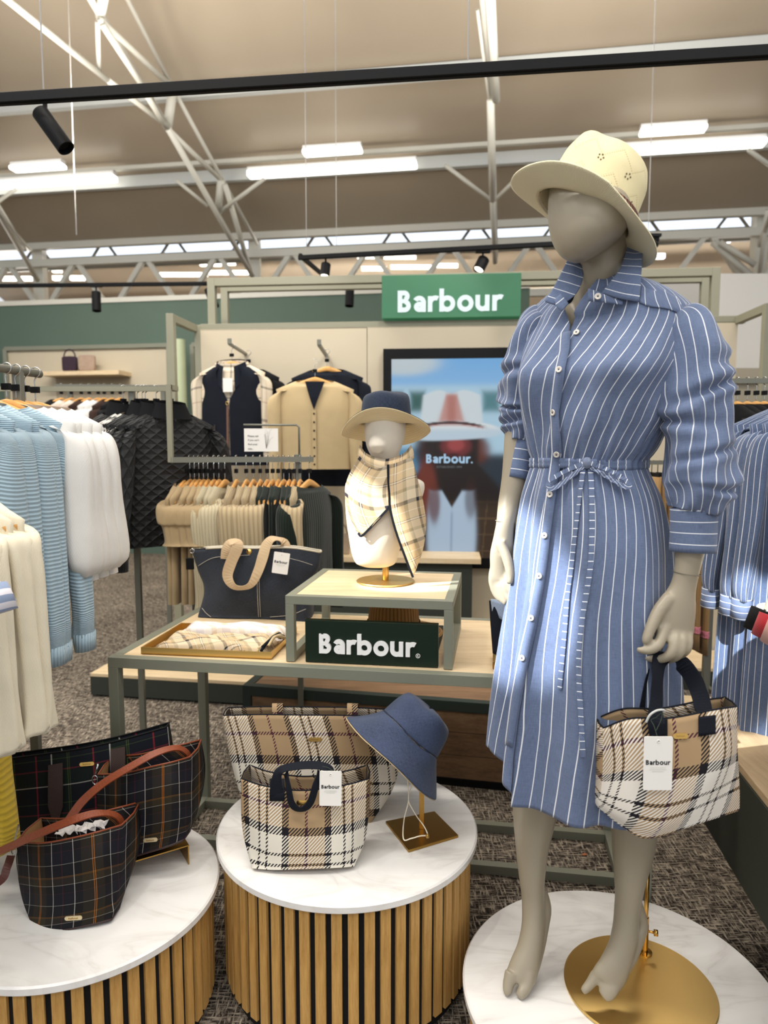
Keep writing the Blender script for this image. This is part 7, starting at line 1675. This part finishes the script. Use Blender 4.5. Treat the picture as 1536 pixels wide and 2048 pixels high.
# camel knit trousers with pink bands
r5 = thing('clothes_rack', 'grey rail with camel knit trousers seen between the mannequin and the striped dresses', 'rack', P(1380, 1100, 3.1))
a_, b_ = P(1285, 925, 3.1), P(1430, 925, 3.1); a_.z = b_.z; m = MB(); m.beam(a_, b_, .018); m.build('rail', M['metal_grey'], r5)
for x_ in (1290, 1432): q = P(x_, 925, 3.12); m = MB(); m.beam((q.x, 3.12, 0), (q.x, 3.12, a_.z), .026); m.build('post', M['metal_grey'], r5)
m = MB(); q = P(1432, 925, 3.12); m.beam((q.x, 2.9, .35), (q.x, 3.5, .35), .02); m.beam((q.x + .01, 3.5, 0), (q.x + .01, 3.5, .9), .03); m.build('side_brace', M['metal_grey'], r5)
def trouser(x_, zb, lab, band=True, mat=K_CAM):
    p = P(x_, 925, 3.1); t = thing('knit_trousers', lab, 'trousers', (p.x, 3.1, a_.z), 0, 'camel knit trousers on the right middle rail')
    def leg(z1_, z2_, sc_=1.0):
        m = MB(); rows = []
        for k in range(10):
            z = z1_ + (z2_ - z1_) * k / 9; rows.append([Vector(((.019 + .002 * math.sin(k + a * 2)) * sc_ * math.cos(a), .10 * sc_ * math.copysign(abs(math.sin(a)) ** .7, math.sin(a)), z)) for a in [2 * math.pi * q / 24 for q in range(24)]])
        b = m.grid(rows, True); m.cap(b, 24, True); m.cap(b + 9 * 24, 24); return m
    h = zb - a_.z
    gpart('leg_cloth', leg(-.06, h, 1.0), mat, t)
    if band: gpart('pink_band', leg(h + .075, h + .105, 1.04), K_PINK, t)
    m = MB(); m.box((-.004, -.09, -.062), (.004, .09, -.045)); m.tube([(0, 0, -.045), (0, 0, -.005), (.008, 0, .01)], .0018, 6); gpart('clip_hanger', m, M['black'], t)
for i, x_ in enumerate((1304, 1316, 1330, 1392, 1410)):
    trouser(x_, .53 + .02 * (i == 3), 'camel knit trousers with pink ankle band, %s on the right middle rail' % ordinal(i, 5))
# tops with pink and red cuffs at the right edge
tp = garment_mesh('tp', 71, length=.52, sleeve=.10, w=.19, hem=.21, d=.06, fold=.012, sl_out=.05, sl_r=.055, sl_end=.06, nfold=7)
r6 = thing('clothes_rack', 'short grey hanging arm at the right edge with cream tops', 'rack', Vector((1.13, 1.5, 1.25)))
m = MB(); m.tube([(1.08, 1.32, 1.30), (1.16, 1.80, 1.30)], .010, 10); m.beam((1.155, 1.78, 0), (1.155, 1.78, 1.32), .022); m.build('rail', M['metal_grey'], r6)
def cuffset(mt):
    return pair(lambda cf, sg: cf.tube([(sg * .232, -.02, -.24), (sg * .245, -.022, -.29)], [(.044, .062), (.047, .066)], 22, up=(1, 0, 0)), mt)
for i, (mt, cm_, wd_) in enumerate(((K_CREAM, cloth('blush_cuff', 'D8A79A', 900), 'blush cuffs, nearest'), (K_CREAM, RED, 'red cuffs, middle'), (K_CREAM, K_BLK, 'black cuffs, farthest'))):
    garment('cream_top', 'cream pleated top at the right edge with ' + wd_, 'top', Vector((1.105 + .012 * i, 1.47 + .07 * i, 1.30)), YAW + R(3 * i), tp.mesh('cloth_shell', mt), None, None, cuffset(cm_), hlab='wooden hanger of the cream top with ' + wd_)
# small leaf scrap on the carpet
m = MB(); q = G(1169, 1711, .001); m.v = [tuple(q + Vector(v)) for v in ((-.012, 0, .001), (0, -.006, .004), (.012, .002, .002), (.002, .008, .006))]; m.face((0, 1, 2, 3)); m.build('carpet_scrap', plain('orange_scrap', 'B8734A', .8), None, solid=.0008, label='small orange paper scrap on the carpet between the mannequin legs', cat='scrap')
